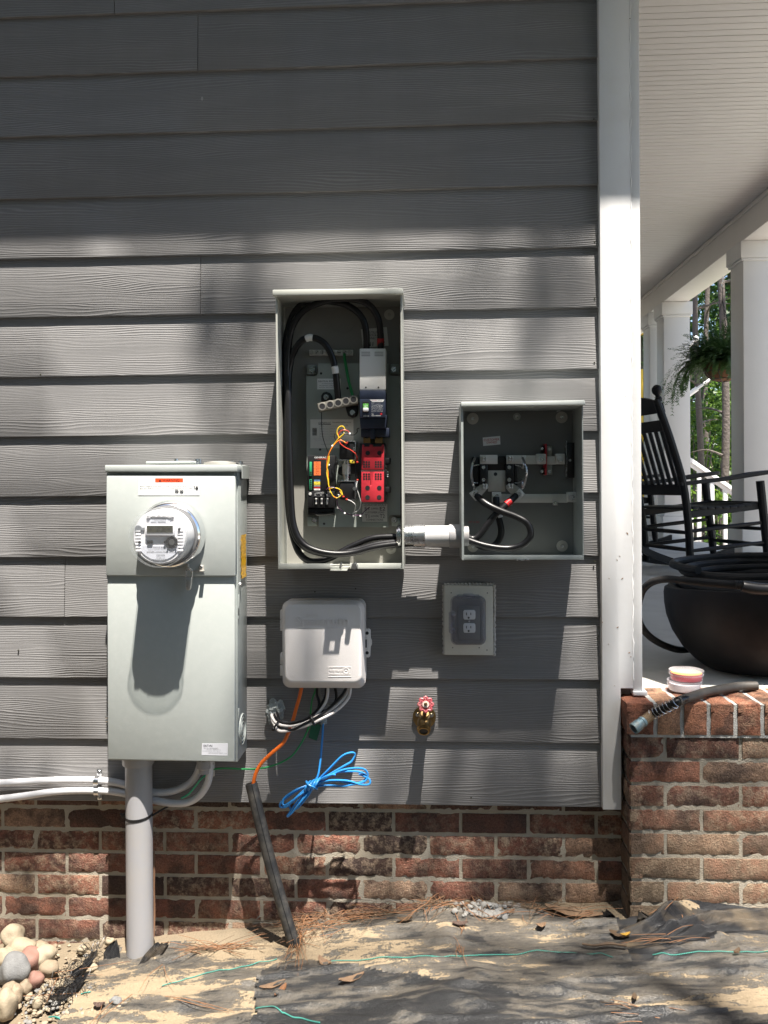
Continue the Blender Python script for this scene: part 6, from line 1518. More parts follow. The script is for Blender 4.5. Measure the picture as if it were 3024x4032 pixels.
G = 'river stones left of the conduit'
SH = [('pale tan rounded stone, highest of the pile against the brick', 75, 490, 72, 72, 'stone_cream', -.02, 'a'), ('large flat cream stone lying behind the reddish one', 130, 560, 98, 66, 'stone_cream', 0, 'a'), ('reddish brown oval stone resting between cream stones and the grey one', 188, 628, 90, 78, 'stone_pink', 0, 'a'), ('large speckled grey oval stone at the front of the pile', 85, 705, 98, 88, 'stone_gray', 0, 'a'),
      ('small flat tan stone at the top right of the pile', 278, 506, 58, 36, 'stone_tan', 0, 'a'), ('cream stone right of the reddish brown one', 308, 592, 78, 58, 'stone_cream', 0, 'a'), ('pale cream stone behind the large speckled grey one', 20, 612, 78, 58, 'stone_cream', 0, 'a'), ('small pinkish stone below the reddish brown oval one', 243, 770, 54, 50, 'stone_pink', 0, 'a'),
      ('small tan stone under the speckled grey one', 66, 842, 52, 40, 'stone_tan', 0, 'a'), ('small round tan stone right of the tan one under the grey stone', 166, 826, 40, 42, 'stone_tan', 0, 'a'), ('big pale cream stone cut by the left edge of the photo', 20, 965, 62, 90, 'stone_cream', 0, 'a'), ('tan stone right of the big cream one at the left edge', 100, 905, 40, 60, 'stone_tan', 0, 'a'),
      ('flat light brown stone leaning at the right foot of the pile', 345, 685, 60, 50, 'stone_tan', 0, 'a'), ('pale stone lying on the torn fabric', 632, 676, 56, 26, 'stone_cream', 0, 'a'), ('small pale stone lying in the sand below the pinkish one', 262, 905, 36, 34, 'stone_cream', 0, 'a'), ('small flat pale stone by the brick above the torn fabric', 590, 535, 34, 24, 'stone_cream', 0, 'a'), ('small squarish pale stone left of the conduit foot', 790, 485, 32, 24, 'stone_cream', 0, 'a'), ('dark grey chip of stone lying on the sand', 835, 912, 40, 22, 'stone_gray', 0, 'a')]
for k, (lab, x, y, rx, ry, mt, dy, _) in enumerate(SH):
    base = on_ground('G', x, y+ry*0.75); s_ = 900/1659*(CAM_POS-base).length/FPX
    ax_, az_ = rx*s_*.93, ry*s_*.93
    m = MB().m(mt); m.blob(Vector((base.x, base.y+az_*0.55, base.z+az_*0.60)), ax_, (ax_+az_)*0.5, az_*1.08, k, .26, 1.25, 28, 18)
    tag(m.build('river_stone', angle=180), lab, 'stone', G)
random.seed(5)
m = MB()
for k in range(420):      # sand and broken stone under the river stones
    x, y = random.gauss(330, 190), random.gauss(820, 150)
    if x < -40 or y > 1100: continue
    p = on_ground('G', x, y, -0.004); m.m(random.choice(['gravel_pale', 'stone_tan', 'stone_cream'])); r = random.uniform(.003, .009)
    m.blob(p, r, r*random.uniform(.7, 1.1), r*.6, k, .4, 1.2, 7, 5)
tag(m.build('gravel', angle=60), kind='stuff')
m = MB()
for k in range(170):      # white gravel in front of the wall
    x, y = random.gauss(285, 55), random.gauss(228, 12)
    p = on_ground('K', x, y, 0.004); m.m(random.choice(['gravel_pale', 'gravel_pale', 'stone_gray'])); r = random.uniform(.004, .011)
    m.blob(p, r, r, r*.8, k, .45, 1.2, 7, 5)
tag(m.build('white_gravel', angle=60), kind='stuff')
# pine needles
random.seed(21)
def needle(m, p, a, l, lift):
    d = Vector((math.cos(a), math.sin(a), 0)); q = p+d*l; zz = max(fab_z(q.x, min(q.y, 0)), fab_z(p.x, p.y))
    q.z = zz+random.uniform(.002, lift); mid = (p+q)/2+Vector((random.uniform(-.008, .008), random.uniform(-.006, .006), random.uniform(.002, lift)))
    m.tube([p+Vector((0, 0, random.uniform(.002, lift))), mid, q], lambda t: .0009*(1.1-t*.6), 4, 3, caps=False)
m = MB()
for c, x, y, n, sx, sy, a0, sp in (('H', 640, 830, 44, 60, 45, 1.9, 1.0), ('H', 760, 780, 30, 90, 40, .35, .6), ('H', 900, 800, 26, 60, 30, .5, .7), ('H', 1150, 720, 40, 110, 12, .15, .5), ('H', 600, 960, 40, 20, 45, 1.6, .3), ('H', 60, 1005, 26, 70, 12, .1, .3), ('H', 1560, 690, 28, 90, 14, .4, .8), ('K', 40, 200, 24, 50, 14, .3, .9), ('K', 180, 190, 20, 60, 20, 2.6, .6), ('K', 480, 225, 26, 70, 10, .2, .6), ('K', 700, 240, 18, 70, 8, .2, .6), ('G', 1520, 545, 30, 90, 16, 0, .4), ('K', 1190, 205, 22, 40, 14, 1.0, .9), ('K', 145, 400, 8, 6, 40, 1.6, .2), ('K', 1080, 745, 10, 60, 6, -.15, .15), ('K', 1140, 385, 12, 50, 8, .3, .15)):
    for k in range(n):
        m.m('pine_straw' if random.random() < .62 else 'pine_straw_dark'); p = on_ground(c, x+random.gauss(0, sx), y+random.gauss(0, sy))
        if p.y > 0.0: p.y = -0.004*random.random()
        needle(m, p, a0+random.gauss(0, sp)+(math.pi if random.random() < .5 else 0), random.uniform(.05, .13), .012)
for x, y, a, l in ((1180, 660, -1.75, .13), (1190, 690, -1.0, .10), (1200, 880, -.35, .15), (1260, 905, -.28, .16), (1340, 950, -.25, .14), (960, 880, -2.0, .12), (740, 950, -1.5, .11), (400, 720, .25, .2), (150, 790, .12, .22), (60, 905, .05, .2), (820, 930, -1.9, .12), (120, 620, -.35, .18), (415, 760, -1.4, .10)):
    m.m('pine_straw'); needle(m, on_ground('G', x, y, .004), a, l, .012)
tag(m.build('pine_needles', angle=180), kind='stuff')
# single leaves
def leaf(c, x, y, l, w_, rot, curl, mat_, lab, lift=.006):
    p = on_ground(c, x, y, lift); m = MB().m(mat_); n = 8; L = []; Rr = []; Cn = []
    for k in range(n+1):
        f = k/n; wd = w_*math.sin(math.pi*min(1, f*.92+.04))**.8*(1+.12*math.sin(k*2.3)); yb = curl*4*(f-.5)**2
        a = Vector((math.cos(rot), math.sin(rot), 0)); b = Vector((-math.sin(rot), math.cos(rot), 0))
        o = p+a*(l*(f-.5))+Vector((0, 0, yb)); Cn.append(o); L.append(o+b*wd+Vector((0, 0, curl*.6))); Rr.append(o-b*wd+Vector((0, 0, curl*.5)))
    vs = L+Cn+Rr; k_ = n+1
    m.add(vs, [(i, i+1, i+1+k_, i+k_) for i in range(n)]+[(i+k_, i+1+k_, i+1+2*k_, i+2*k_) for i in range(n)])
    bmesh.ops.solidify(m.bm, geom=m.bm.faces[:], thickness=0.0008)
    tag(m.build('fallen_leaf', angle=180), lab, 'leaf', 'fallen leaves on the fabric')
leaf('H', 410, 1260, .070, .011, .5, .006, 'dead_leaf', 'curled brown leaf with a green tip on the overlapping fabric')
leaf('H', 470, 1300, .055, .009, 1.2, .006, 'pine_straw', 'narrow orange brown leaf right of the curled green tipped leaf')
leaf('H', 790, 1100, .050, .012, -.7, .010, 'dead_leaf', 'upright pale brown leaf beside the turquoise stitch line')
leaf('H', 985, 1215, .070, .012, .5, .008, 'dead_leaf', 'sand covered leaf on the edge of the overlapping fabric')
leaf('K', 955, 350, .030, .006, .35, .004, 'yellow_leaf', 'small yellow leaf lying in the corner of the brick', .008)
leaf('K', 925, 330, .055, .014, -.5, .004, 'pine_straw_dark', 'dark brown leaf lying flat in the brick corner', .005)
leaf('K', 700, 250, .16, .020, -.3, .010, 'dead_leaf', 'long flat brown leaf at the foot of the wall', .006)
leaf('K', 1000, 665, .026, .006, 1.3, .003, 'pine_straw_dark', 'small black scrap of leaf on the sandy fabric')
leaf('K', 1505, 440, .030, .007, .8, .005, 'pine_straw_dark', 'dark curled scrap beside the turquoise stitch line at the right')
leaf('K', 540, 312, .028, .010, .3, .006, 'dead_leaf', 'small brown leaf on the fabric left of the brick corner')
leaf('K', 140, 298, .045, .010, .05, .004, 'mulch', 'brown chip on the fabric below the white gravel')
leaf('H', 1370, 780, .045, .010, .1, .006, 'pine_straw_dark', 'dark curled piece on the fabric below the brick')
leaf('G', 720, 945, .03, .010, .1, .006, 'mulch', 'small reddish brown chip on the sand left of the grey chip')
m = MB().m('pine_straw_dark'); m.tube([on_ground('K', x, y, .012) for x, y in ((742, 396), (800, 404), (880, 396), (960, 404))], .003, 7, 4); m.tube([on_ground('K', x, y, .012) for x, y in ((815, 402), (860, 390), (905, 392))], .0018, 6, 3)
tag(m.build('twig'), 'dark twig lying on the fabric left of the brick corner', 'twig')

# ------------------------------------------------------------------ things on the porch
def on_floor(c, x, y, h=0.0): return WZ(c, x, y, FLOOR+h)
pc_ = Vector((1.075, 0.335, FLOOR)); tilt = Matrix.Rotation(R(-3.5), 3, 'X')
pot = thing('planter_pot', pc_, 'big black bowl shaped pot holding a coiled hose on the porch edge', 'pot')
m = MB().m('pot_black'); Rp = 0.285; Hp = 0.262
prof = [(0, 0), (0, .150), (.010, .170), (.03, .196), (.07, .234), (.12, .264), (.17, .281), (.21, .287), (.245, .288), (Hp, Rp), (Hp+.003, Rp-.004), (Hp, Rp-.010), (.20, .272), (.10, .24), (.05, .19), (.05, 0)]
m.lathe(pc_, (0, 0, 1), prof, 72); n0 = 0; m.spin(0, pc_, tilt); m.build('bowl', pot)
hose = thing('garden_hose', pc_+Vector((0, 0, Hp)), 'thick black rubber hose coiled on the black pot, its end on the brick ledge', 'hose')
m = MB().m('hose_black'); P = []; rng = random.Random(4)
for k in range(150):
    a = k*2*math.pi/24+2.2; t = k/150; rr = .245-.03*math.sin(k*.21)-.02*rng.random(); P.append(pc_+Vector((rr*math.cos(a), rr*math.sin(a)+.012, Hp-.035+t*.115+.014*math.sin(a*1.0+1.2))))
m.tube(P, .0135, 10, 2); m.build('coil', hose)
m = MB().m('hose_black')
ln = [W('Q', 1500, 405, .04), W('Q', 1300, 395, .04), W('Q', 1100, 382, .05), W('Q', 800, 356, .07), W('Q', 560, 330, .10), W('Q', 390, 318, .13), W('Q', 220, 352, .16), W('Q', 110, 440, .19), W('Q', 60, 560, .21), W('Q', 40, 700, .23), W('Q', 60, 860, .25), W('Q', 150, 1000, .27), W('Q', 280, 1100, .30), W('Q', 420, 1165, .34), W('Q', 560, 1200, .42), W('Q', 720, 1190, .52), W('Q', 900, 1170, .62), W('Q', 1200, 1150, .68)]
m.tube(ln, .0112, 12, 8); m.build('free_loop', hose)
m = MB().m('black_rubber'); m.tube([W('Q', 1330, 402, .035), W('Q', 1400, 420, .035), W('Q', 1550, 440, .035), W('Q', 1800, 445, .035)], lambda t: .015+.003*math.sin(t*3), 14, 4); m.m('hose_black')
for k in range(4): p = W('Q', 1240+k*22, 388, .04); m.lathe(p, (1, 0, 0), [(-.002, .0122), (0, .0135), (.002, .0122)], 14)
m.build('sleeve', hose)
hz = lambda x, y, h: WZ('P', x, y, FLOOR+h)
tail = [hz(1560, 1262, .012), hz(1400, 1266, .012), hz(1250, 1290, .013), hz(1100, 1318, .013), hz(960, 1362, .014), hz(840, 1405, .015)]
m = MB().m('hose_black'); m.slots = []; m.m('hose_dusty_sunlit'); m.tube(tail, .0128, 14, 6); m.build('hose_end', hose)
e0 = tail[-1]; e1 = W('P', 610, 1520, -.088); e2 = W('P', 445, 1650, -.118)
m = MB().m('black_rubber'); m.tube([tail[-2], e0, (e0+e1)/2, e1], .0105, 12, 5); m.build('strain_relief', hose)
ax_ = (e1-e0).normalized(); m = MB().m('zinc'); u = ax_.orthogonal().normalized(); v = ax_.cross(u); P = []
for k in range(121):
    t = k/120; a = t*2*math.pi*7.5; c_ = e0+(e1-e0)*t; P.append(c_+(u*math.cos(a)+v*math.sin(a))*.0142)
m.tube(P, .0011, 6, 1); m.build('spring_guard', hose)
ax2 = (e2-e1).normalized(); Lf = (e2-e1).length
m = MB().m('thread_tan'); pr = [(0, 0), (0, .0125)]
for k in range(7): pr += [(.002+k*.0042, .0138), (.004+k*.0042, .0122)]
pr += [(Lf*.42, .0120), (Lf*.42, 0)]; m.lathe(e1, ax2, pr, 22); m.build('threaded_collar', hose)
m = MB().m('verdigris'); m.lathe(e1+ax2*Lf*.42, ax2, [(0, .0125), (.003, .0148), (Lf*.12, .0148), (Lf*.125, .0135), (Lf*.25, .0135), (Lf*.26, .0152), (Lf*.56, .0156), (Lf*.58, .0148), (Lf*.58, .0118), (Lf*.2, .0112), (Lf*.2, 0)], 26)
m.build('corroded_fitting', hose)
# two little tubs
G = 'small round plastic tubs on the brick ledge'
tc_ = hz(906, 1300, 0.0); rt_ = .0465
for lab, c_, h0, fill in (('lower frosted plastic tub of a stack of two on the brick ledge', tc_, .001, 'label_white'), ('upper clear tub with pink and orange contents, stacked on the other', tc_+Vector((.0065, .004, 0)), .0300, 'putty_pink')):
    t = thing('plastic_tub', c_+Vector((0, 0, h0)), lab, 'tub', G); b = c_+Vector((0, 0, h0))
    m = MB().m('frosted_plastic'); m.lathe(b, (0, 0, 1), [(0, 0), (0, rt_-.003), (.002, rt_-.0015), (.018, rt_-.0005)], 44); m.build('cup', t)
    m = MB().m('frosted_plastic'); m.lathe(b, (0, 0, 1), [(.0165, rt_-.0002), (.0165, rt_+.0022), (.0285, rt_+.0025), (.0292, rt_+.001), (.0280, rt_-.001), (.0265, rt_-.003), (.0265, 0)], 44); m.build('lid', t)
    m = MB().m(fill); m.lathe(b, (0, 0, 1), [(.0015, 0), (.0015, rt_-.004), (.021, rt_-.003)], 36)
    if fill == 'putty_pink': m.m('putty_orange')
    m.lathe(b, (0, 0, 1), [(.021, rt_-.003), (.0235, rt_*.5), (.0225, 0)], 36); m.build('contents', t)

# ------------------------------------------------------------------ rocking chairs
def beam_(m, a, b, w_, h_, up_=Vector((0, 0, 1)), bevel=.004):
    a = Vector(a); b = Vector(b); d = (b-a).normalized(); s_ = d.cross(up_).normalized(); u_ = s_.cross(d)
    m.hull([a-s_*w_/2-u_*h_/2, a+s_*w_/2-u_*h_/2, a+s_*w_/2+u_*h_/2, a-s_*w_/2+u_*h_/2], [b-s_*w_/2-u_*h_/2, b+s_*w_/2-u_*h_/2, b+s_*w_/2+u_*h_/2, b-s_*w_/2+u_*h_/2], bevel, 1)
def rocking_chair(label):
    t = thing('rocking_chair', (0, 0, 0), label, 'rocking chair', 'black rocking chairs on the porch')
    # local axes: +x forward, +y to the sitter's left, z up
    HW = .285
    bt = Vector((-.505, 0, 1.235)); bb = Vector((-.235, 0, .045))
    for s in (-1, 1):
        y0 = HW*s
        m = MB().m('chair_black')
        m.tube([bb+Vector((0, y0*.93, 0)), bb+Vector((-.012, y0*.94, .10)), Vector((-.262, y0*.96, .33)), Vector((-.308, y0, .60)), Vector((-.405, y0, .90)), bt+Vector((0, y0, -.085))], lambda q: .019 if q < .06 else (.026 if q < .95 else .024), 10, 5)
        m.lathe(bt+Vector((.02, y0, -.09)), Vector((-.2, 0, 1)), [(-.01, .022), (.012, .024), (.024, .016), (.036, .018), (.05, .030), (.068, .034), (.086, .030), (.100, .014), (.104, 0)], 16)
        m.build('back_post', t)
        m = MB().m('chair_black'); m.tube([Vector((.335, y0*1.03, .055)), Vector((.330, y0*1.03, .15)), Vector((.305, y0*1.04, .35)), Vector((.272, y0*1.05, .615))], lambda q: .016+.012*min(1, q*3.5), 10, 5); m.build('front_leg', t)
        m = MB().m('chair_black'); P = []
        for k in range(15):
            x = -.66+k*(.50+.66)/14; P.append(Vector((x, y0, .004+.36*(x-.03)**2*1.0)))
        for k in range(14): pass
        lo = [p+Vector((0, -.017, 0)) for p in P]; hi = [p+Vector((0, -.017, .045)) for p in P]; lo2 = [p+Vector((0, .017, 0)) for p in P]; hi2 = [p+Vector((0, .017, .045)) for p in P]
        n = len(P); vs = lo+hi+lo2+hi2; fs = []
        for k in range(n-1): fs += [(k, k+1, n+k+1, n+k), (2*n+k, 3*n+k, 3*n+k+1, 2*n+k+1), (n+k, n+k+1, 3*n+k+1, 3*n+k), (k, 2*n+k, 2*n+k+1, k+1)]
        fs += [(0, n, 3*n, 2*n), (n-1, 3*n-1, 4*n-1, 2*n-1)]; v_, f_ = m.add(vs, fs); bmesh.ops.recalc_face_normals(m.bm, faces=f_); m.build('rocker', t)
        m = MB().m('chair_black'); A = [(-.335, .010), (-.20, .022), (.0, .030), (.20, .046), (.30, .052), (.355, .044), (.385, .02)]
        Lz = lambda x: .585+.06*(x+.33)/.62+(.012 if x > .1 else 0)
        l = [Vector((x, y0*1.04+w_, Lz(x))) for x, w_ in A]+[Vector((x, y0*1.04-w_, Lz(x))) for x, w_ in reversed(A)]
        m.hull(l, [p+Vector((0, 0, .026)) for p in l], .004, 1); m.build('armrest', t)
        for z0_, z1_ in ((.155, .20), (.285, .335)):
            m = MB().m('chair_black'); m.tube([Vector((-.245-z0_*.08, y0, z0_)), Vector((.325-z1_*.06, y0*1.03, z1_))], lambda q: .011+.004*math.sin(q*math.pi), 9, 3); m.build('side_rung', t)
    for x, z in ((.322, .18), (.308, .29), (-.255, .16), (-.265, .275)):
        m = MB().m('chair_black'); m.tube([Vector((x, -HW, z)), Vector((x, 0, z)), Vector((x, HW, z))], lambda q: .011+.004*math.sin(q*math.pi), 9, 3); m.build('cross_rung', t)
    m = MB().m('chair_black')
    for k in range(11):
        x = -.27+k*.0575; z = .42+.065*(k/10)+.02*math.sin(k*.35+2.0)-.012
        m.box(x-.0255, x+.0255, -HW-.005, HW+.005, z, z+.017, .004)
    for s in (-1, 1): beam_(m, (-.285, HW*s*.93, .392), (.305, HW*s*.98, .452), .022, .05)
    m.build('seat', t)
    ax3 = (bt-bb).normalized(); bx = lambda z: -.308-(z-.60)*.315
    m = MB().m('chair_black'); beam_(m, (bx(.56), -HW, .56), (bx(.56), HW, .56), .022, .075); m.build('lower_rail', t)
    m = MB().m('chair_black'); beam_(m, (bx(.985), -HW, .985), (bx(.985), HW, .985), .022, .075); m.build('upper_rail', t)
    m = MB().m('chair_black'); l = [Vector((bx(1.065), -HW, 1.065))]+[Vector((bx(1.065), HW, 1.065))]
    arc_ = [(HW-2*HW*k/12, 1.125+.06*math.sin(math.pi*k/12)) for k in range(13)]
    l += [Vector((bx(z), y, z)) for y, z in arc_]; m.hull(l, [p+Vector((.022, 0, .006)) for p in l], .003, 1); m.build('head_rail', t)
    for k in range(7):
        y = -HW+.07+k*(2*HW-.14)/6; m = MB().m('chair_black'); beam_(m, (bx(.59), y, .59), (bx(.96), y, .96), .036, .012, Vector((1, 0, .2)), .002); m.build('back_slat', t)
    return t
ch = rocking_chair('black wooden rocking chair nearest the white corner board, facing right')
_ft = atZ(2722, 2231, FLOOR+.05); _q = Matrix.Rotation(R(17), 3, 'Z')@Vector((-.235, -.265, 0))
ch.location = (_ft.x-_q.x, _ft.y-_q.y, FLOOR); ch.rotation_euler = (0, 0, R(17))
ch2 = copy_tree(ch); ch2['label'] = 'second black rocking chair, mostly hidden behind the nearer one'
ch2.location = (1.72, 5.55, FLOOR); ch2.rotation_euler = (0, 0, R(14))

# ------------------------------------------------------------------ railing, flag poles, hanging basket
rl = thing('stair_railing', (3.0, 6.7, FLOOR), 'white wooden stair railing descending beside a square porch column', 'railing')
yr = 6.80; ra = atX(2712, 1800, 2.86); A_ = Vector((2.83, yr, 1.215)); B_ = Vector((3.75, yr, .56))
m = MB().m('white_paint_bright'); beam_(m, A_, B_, .085, .04); beam_(m, A_-Vector((0, 0, .045)), B_-Vector((0, 0, .045)), .04, .04); m.build('handrail', rl)
m = MB().m('white_paint_bright'); beam_(m, A_-Vector((0, 0, .86)), B_-Vector((0, 0, .86)), .045, .05); m.build('bottom_rail', rl)
for k in range(7):
    f = (k+.12)/6.6; p = A_+(B_-A_)*f; m = MB().m('white_paint_bright'); m.box(p.x-.019, p.x+.019, yr-.019, yr+.019, p.z-.86, p.z-.05, .002); m.build('baluster', rl)
m = MB().m('white_paint_bright'); m.box(3.76, 3.86, yr-.05, yr+.05, -.3, .66, .004); m.build('newel_post', rl)
for lab, a_, b_, Yp in (('lower white flag pole slanting out from the nearer column pair', (2706, 1558), (2870, 1440), 6.74), ('upper white flag pole with a ball tip slanting out behind the middle column', (2690, 1378), (2739, 1334), 7.3)):
    pa_, pb_ = at(*a_, Yp), at(*b_, Yp); t = thing('flag_pole', pa_, lab, 'flag pole', 'white flag poles on the porch columns'); d = (pb_-pa_).normalized()
    m = MB().m('white_paint_bright'); m.cyl(pa_-d*.05, pb_, .016, .014, 14); m.build('pole', t)
    m = MB().m('white_paint_bright'); m.cyl(pa_-d*.06, pa_+d*.13, .027, .027, 14); m.obox(pa_-Vector((.03, 0, .02)), Vector((.012, 0, 0)), Vector((0, .03, 0)), Vector((0, 0, .07)), .003); m.build('bracket', t)
    m = MB().m('white_paint_bright'); m.blob(pb_, .035, .035, .035, 0, 0, 1, 16, 10); m.build('ball_tip', t)
bk = atZ(2845, 1463, FLOOR+1.2); hk = Vector((2.80, 5.53, 2.858))
rb = .175; bc_ = Vector((2.80, 5.53, W('E', 1225, 1215, 5.53).z))
hbk = thing('hanging_basket', bc_, 'hanging coir basket of feathery fern on black chains under the porch beam', 'hanging basket')
m = MB().m('coir'); m.lathe(bc_, (0, 0, -1), [(0, rb*.93), (0, rb), (.03, rb*.99), (.07, rb*.93), (.11, rb*.80), (.145, rb*.6), (.168, rb*.35), (.175, 0)], 36); m.build('liner', hbk)
m = MB().m('iron')
for h, r in ((0, 1.02), (.075, .94), (.150, .58)): m.lathe(bc_-Vector((0, 0, h)), (0, 0, 1), [(-.004, rb*r), (0, rb*r+.006), (.004, rb*r), (-.004, rb*r)], 36)
for k in range(8):
    a = k*math.pi/4+.2; m.tube([bc_+Vector((math.cos(a)*rb*r, math.sin(a)*rb*r, -h)) for h, r in ((0, 1.03), (.07, .96), (.12, .78), (.16, .45), (.178, .05))], .0035, 6, 4)
    for s in (-1, 1): m.tube([bc_+Vector((math.cos(a+s*x)*rb*r, math.sin(a+s*x)*rb*r, -h)) for h, r, x in ((.10, .88, 0), (.04, 1.02, .16), (.015, 1.04, .26), (.03, 1.03, .34), (.045, 1.01, .27))], .0022, 5, 4)
m.build('iron_frame', hbk)
m = MB().m('iron'); top_ = hk-Vector((0, 0, .22))
for k in range(3):
    a = k*2.094+.5; q = bc_+Vector((math.cos(a)*rb, math.sin(a)*rb, 0)); n = 26
    for j in range(n):
        p0 = top_+(q-top_)*(j/n); p1 = top_+(q-top_)*((j+1.25)/n); s_ = Vector((.007, 0, 0)) if j % 2 else Vector((0, .007, 0))
        m.tube([p0, (p0+p1)/2+s_, p1, (p0+p1)/2-s_], .0022, 5, 2, closed=True)
m.tube([top_, hk-Vector((0, 0, .1))], .003, 6, 1); m.build('chains', hbk)
m = MB().m('zinc'); m.tube([hk, hk-Vector((0, 0, .05)), hk-Vector((.012, 0, .075)), hk-Vector((0, 0, .10)), hk-Vector((-.012, 0, .08))], .004, 7, 4); m.build('hook', hbk)
random.seed(31); m = MB().m('fern_green')
def frond(m, p0, d, l, droop, lw):
    P = []; p = Vector(p0); d = Vector(d).normalized(); n = 14
    for k in range(n+1): P.append(p.copy()); p = p+d*(l/n); d = (d+Vector((0, 0, -droop/n))).normalized()
    for k in range(2, n+1):
        t = (P[k]-P[k-1]).normalized(); s_ = t.cross(Vector((random.uniform(-.3, .3), random.uniform(-.3, .3), 1))).normalized()
        for sg in (-1, 1):
            for jj in range(2):
                b_ = P[k-1].lerp(P[k], jj*.5+random.random()*.3); tip = b_+(s_*sg+t*.9+Vector((0, 0, random.uniform(-.5, .3)))).normalized()*lw*random.uniform(.6, 1.2)*(1.1-k/n*.6); w2 = t*.006
                m.add([b_-w2, b_+w2, tip], [(0, 1, 2)])
for k in range(620):
    a = random.uniform(0, 2*math.pi); el_ = random.uniform(.1, 1.45); p0 = bc_+Vector((math.cos(a)*rb*random.uniform(.1, .8), math.sin(a)*rb*random.uniform(.1, .8), -.01))
    frond(m, p0, (math.cos(a)*math.cos(el_), math.sin(a)*math.cos(el_), math.sin(el_)+.15), random.uniform(.22, .44), random.uniform(.7, 2.4), .05)
for k in range(46):        # long trailing stems toward the house
    a = math.pi+random.uniform(-.55, .35); p0 = bc_+Vector((math.cos(a)*rb*.9, math.sin(a)*rb*.9, .0))
    frond(m, p0, (math.cos(a), math.sin(a)*.6, random.uniform(.1, .6)), random.uniform(.30, .68), random.uniform(2.8, 4.6), .05)
m.build('fern', hbk, smooth=False)
# ------------------------------------------------------------------ woods beyond the porch
random.seed(77)
def leaf_quads(m, o, rx, ry, rz, n, s, mats, shell=.35):
    for k in range(n):
        while True:
            d = Vector((random.uniform(-1, 1), random.uniform(-1, 1), random.uniform(-1, 1)))
            if shell < d.length < 1: break
        q = Vector((o[0]+d.x*rx, o[1]+d.y*ry, o[2]+d.z*rz)); m.m(mats[k % len(mats)])
        nrm = (d*.6+Vector((random.gauss(0, .6), random.gauss(0, .6), random.gauss(.5, .6)))).normalized(); u = nrm.orthogonal().normalized(); v = nrm.cross(u); a = random.uniform(0, 6.28)
        u, v = u*math.cos(a)+v*math.sin(a), v*math.cos(a)-u*math.sin(a); l = s*random.uniform(.6, 1.35)
        m.add([q-u*l, q+v*l*.42-u*l*.1, q+u*l, q-v*l*.42-u*l*.1], [(0, 1, 2, 3)])
def clumps(m, o, r, n, cl, leaves, s, mats, flat=.8):
    for k in range(n):
        d = Vector((random.gauss(0, .5), random.gauss(0, .5), random.gauss(0, .5)))
        leaf_quads(m, (o[0]+d.x*r, o[1]+d.y*r, o[2]+d.z*r*flat), cl*random.uniform(.6, 1.3), cl*random.uniform(.6, 1.3), cl*random.uniform(.35, .8), leaves, s, mats, .1)
def pine(x, y, h, r, label):
    t = thing('pine_tree', (x, y, ground_z(x, y)), label, 'pine tree', 'pine trees beyond the porch')
    m = MB().m('bark'); g = ground_z(x, y); ph = random.random()*9
    m.tube([Vector((x+.06*math.sin(k*1.1+ph), y+.05*math.cos(k*.9+ph), g-.1+h*k/8)) for k in range(9)], lambda q: r*(1.12-.55*q), 14, 4); tr = m.build('trunk', t)
    m = MB().m('bark')
    for k in range(11):
        z = g+h*(.16+.07*k); a = random.uniform(0, 6.28); l = random.uniform(.5, 1.5); b = Vector((x, y, z))
        m.tube([b, b+Vector((math.cos(a)*l*.5, math.sin(a)*l*.5, .10)), b+Vector((math.cos(a)*l, math.sin(a)*l, random.uniform(-.2, .3)))], lambda q: .022*(1.1-q), 6, 4)
    m.build('dead_limbs', t)
    m = MB(); clumps(m, (x, y, g+h*.92), 1.7, 16, .8, 60, .17, ['leaf_mid', 'leaf_deep', 'leaf_mid'], 1.2); m.build('crown', t, smooth=False)
def WD(xs, d): return CAM_POS+ray(xs, 1911)*d       # along a sight line at distance d
for xs, d, r, h, lab in ((2751, 14.4, .054, 9.5, 'slim pine trunk beside the middle column, seen left of the hanging basket'), (2846, 13.4, .062, 10, 'thickest pine trunk behind the hanging basket and stair railing'), (2787, 18.0, .06, 11, 'darker pine trunk between the two nearer pines'), (2880, 26.0, .08, 11, 'pale distant pine trunk next to the near column'), (2527, 24, .1, 11, 'pine trunk glimpsed beside the corner board'), (2960, 21, .1, 11, 'pine hidden behind the near column'), (2720, 29, .08, 12, 'far thin pine trunk deep in the woods')):
    p = WD(xs, d); pine(p.x, p.y, h, r, lab)
def shrub(x, y, h, r, mats, label, n=16, s=.075, lv=75):
    t = thing('shrub', (x, y, ground_z(x, y)), label, 'shrub', 'leafy shrubs at the edge of the woods'); g = ground_z(x, y)
    m = MB().m('bark')
    for k in range(5): a = k*1.3; m.tube([Vector((x, y, g)), Vector((x+math.cos(a)*r*.25, y+math.sin(a)*r*.25, g+h*.4)), Vector((x+math.cos(a)*r*.5, y+math.sin(a)*r*.5, g+h*.8))], lambda q: .03*(1.1-q), 6, 4)
    m.build('stem', t)
    m = MB()
    for k in range(n):
        a = random.uniform(0, 6.28); rr = r*math.sqrt(random.random())*.85; z = g+h*random.uniform(.10, .95)
        leaf_quads(m, (x+math.cos(a)*rr, y+math.sin(a)*rr, z), r*.34, r*.34, h*.10, lv, s, mats, .1)
    m.build('foliage', t, smooth=False)
br_, mi_, de_ = ['leaf_bright', 'leaf_mid', 'leaf_bright'], ['leaf_mid', 'leaf_bright', 'leaf_deep'], ['leaf_deep', 'leaf_mid', 'leaf_deep']
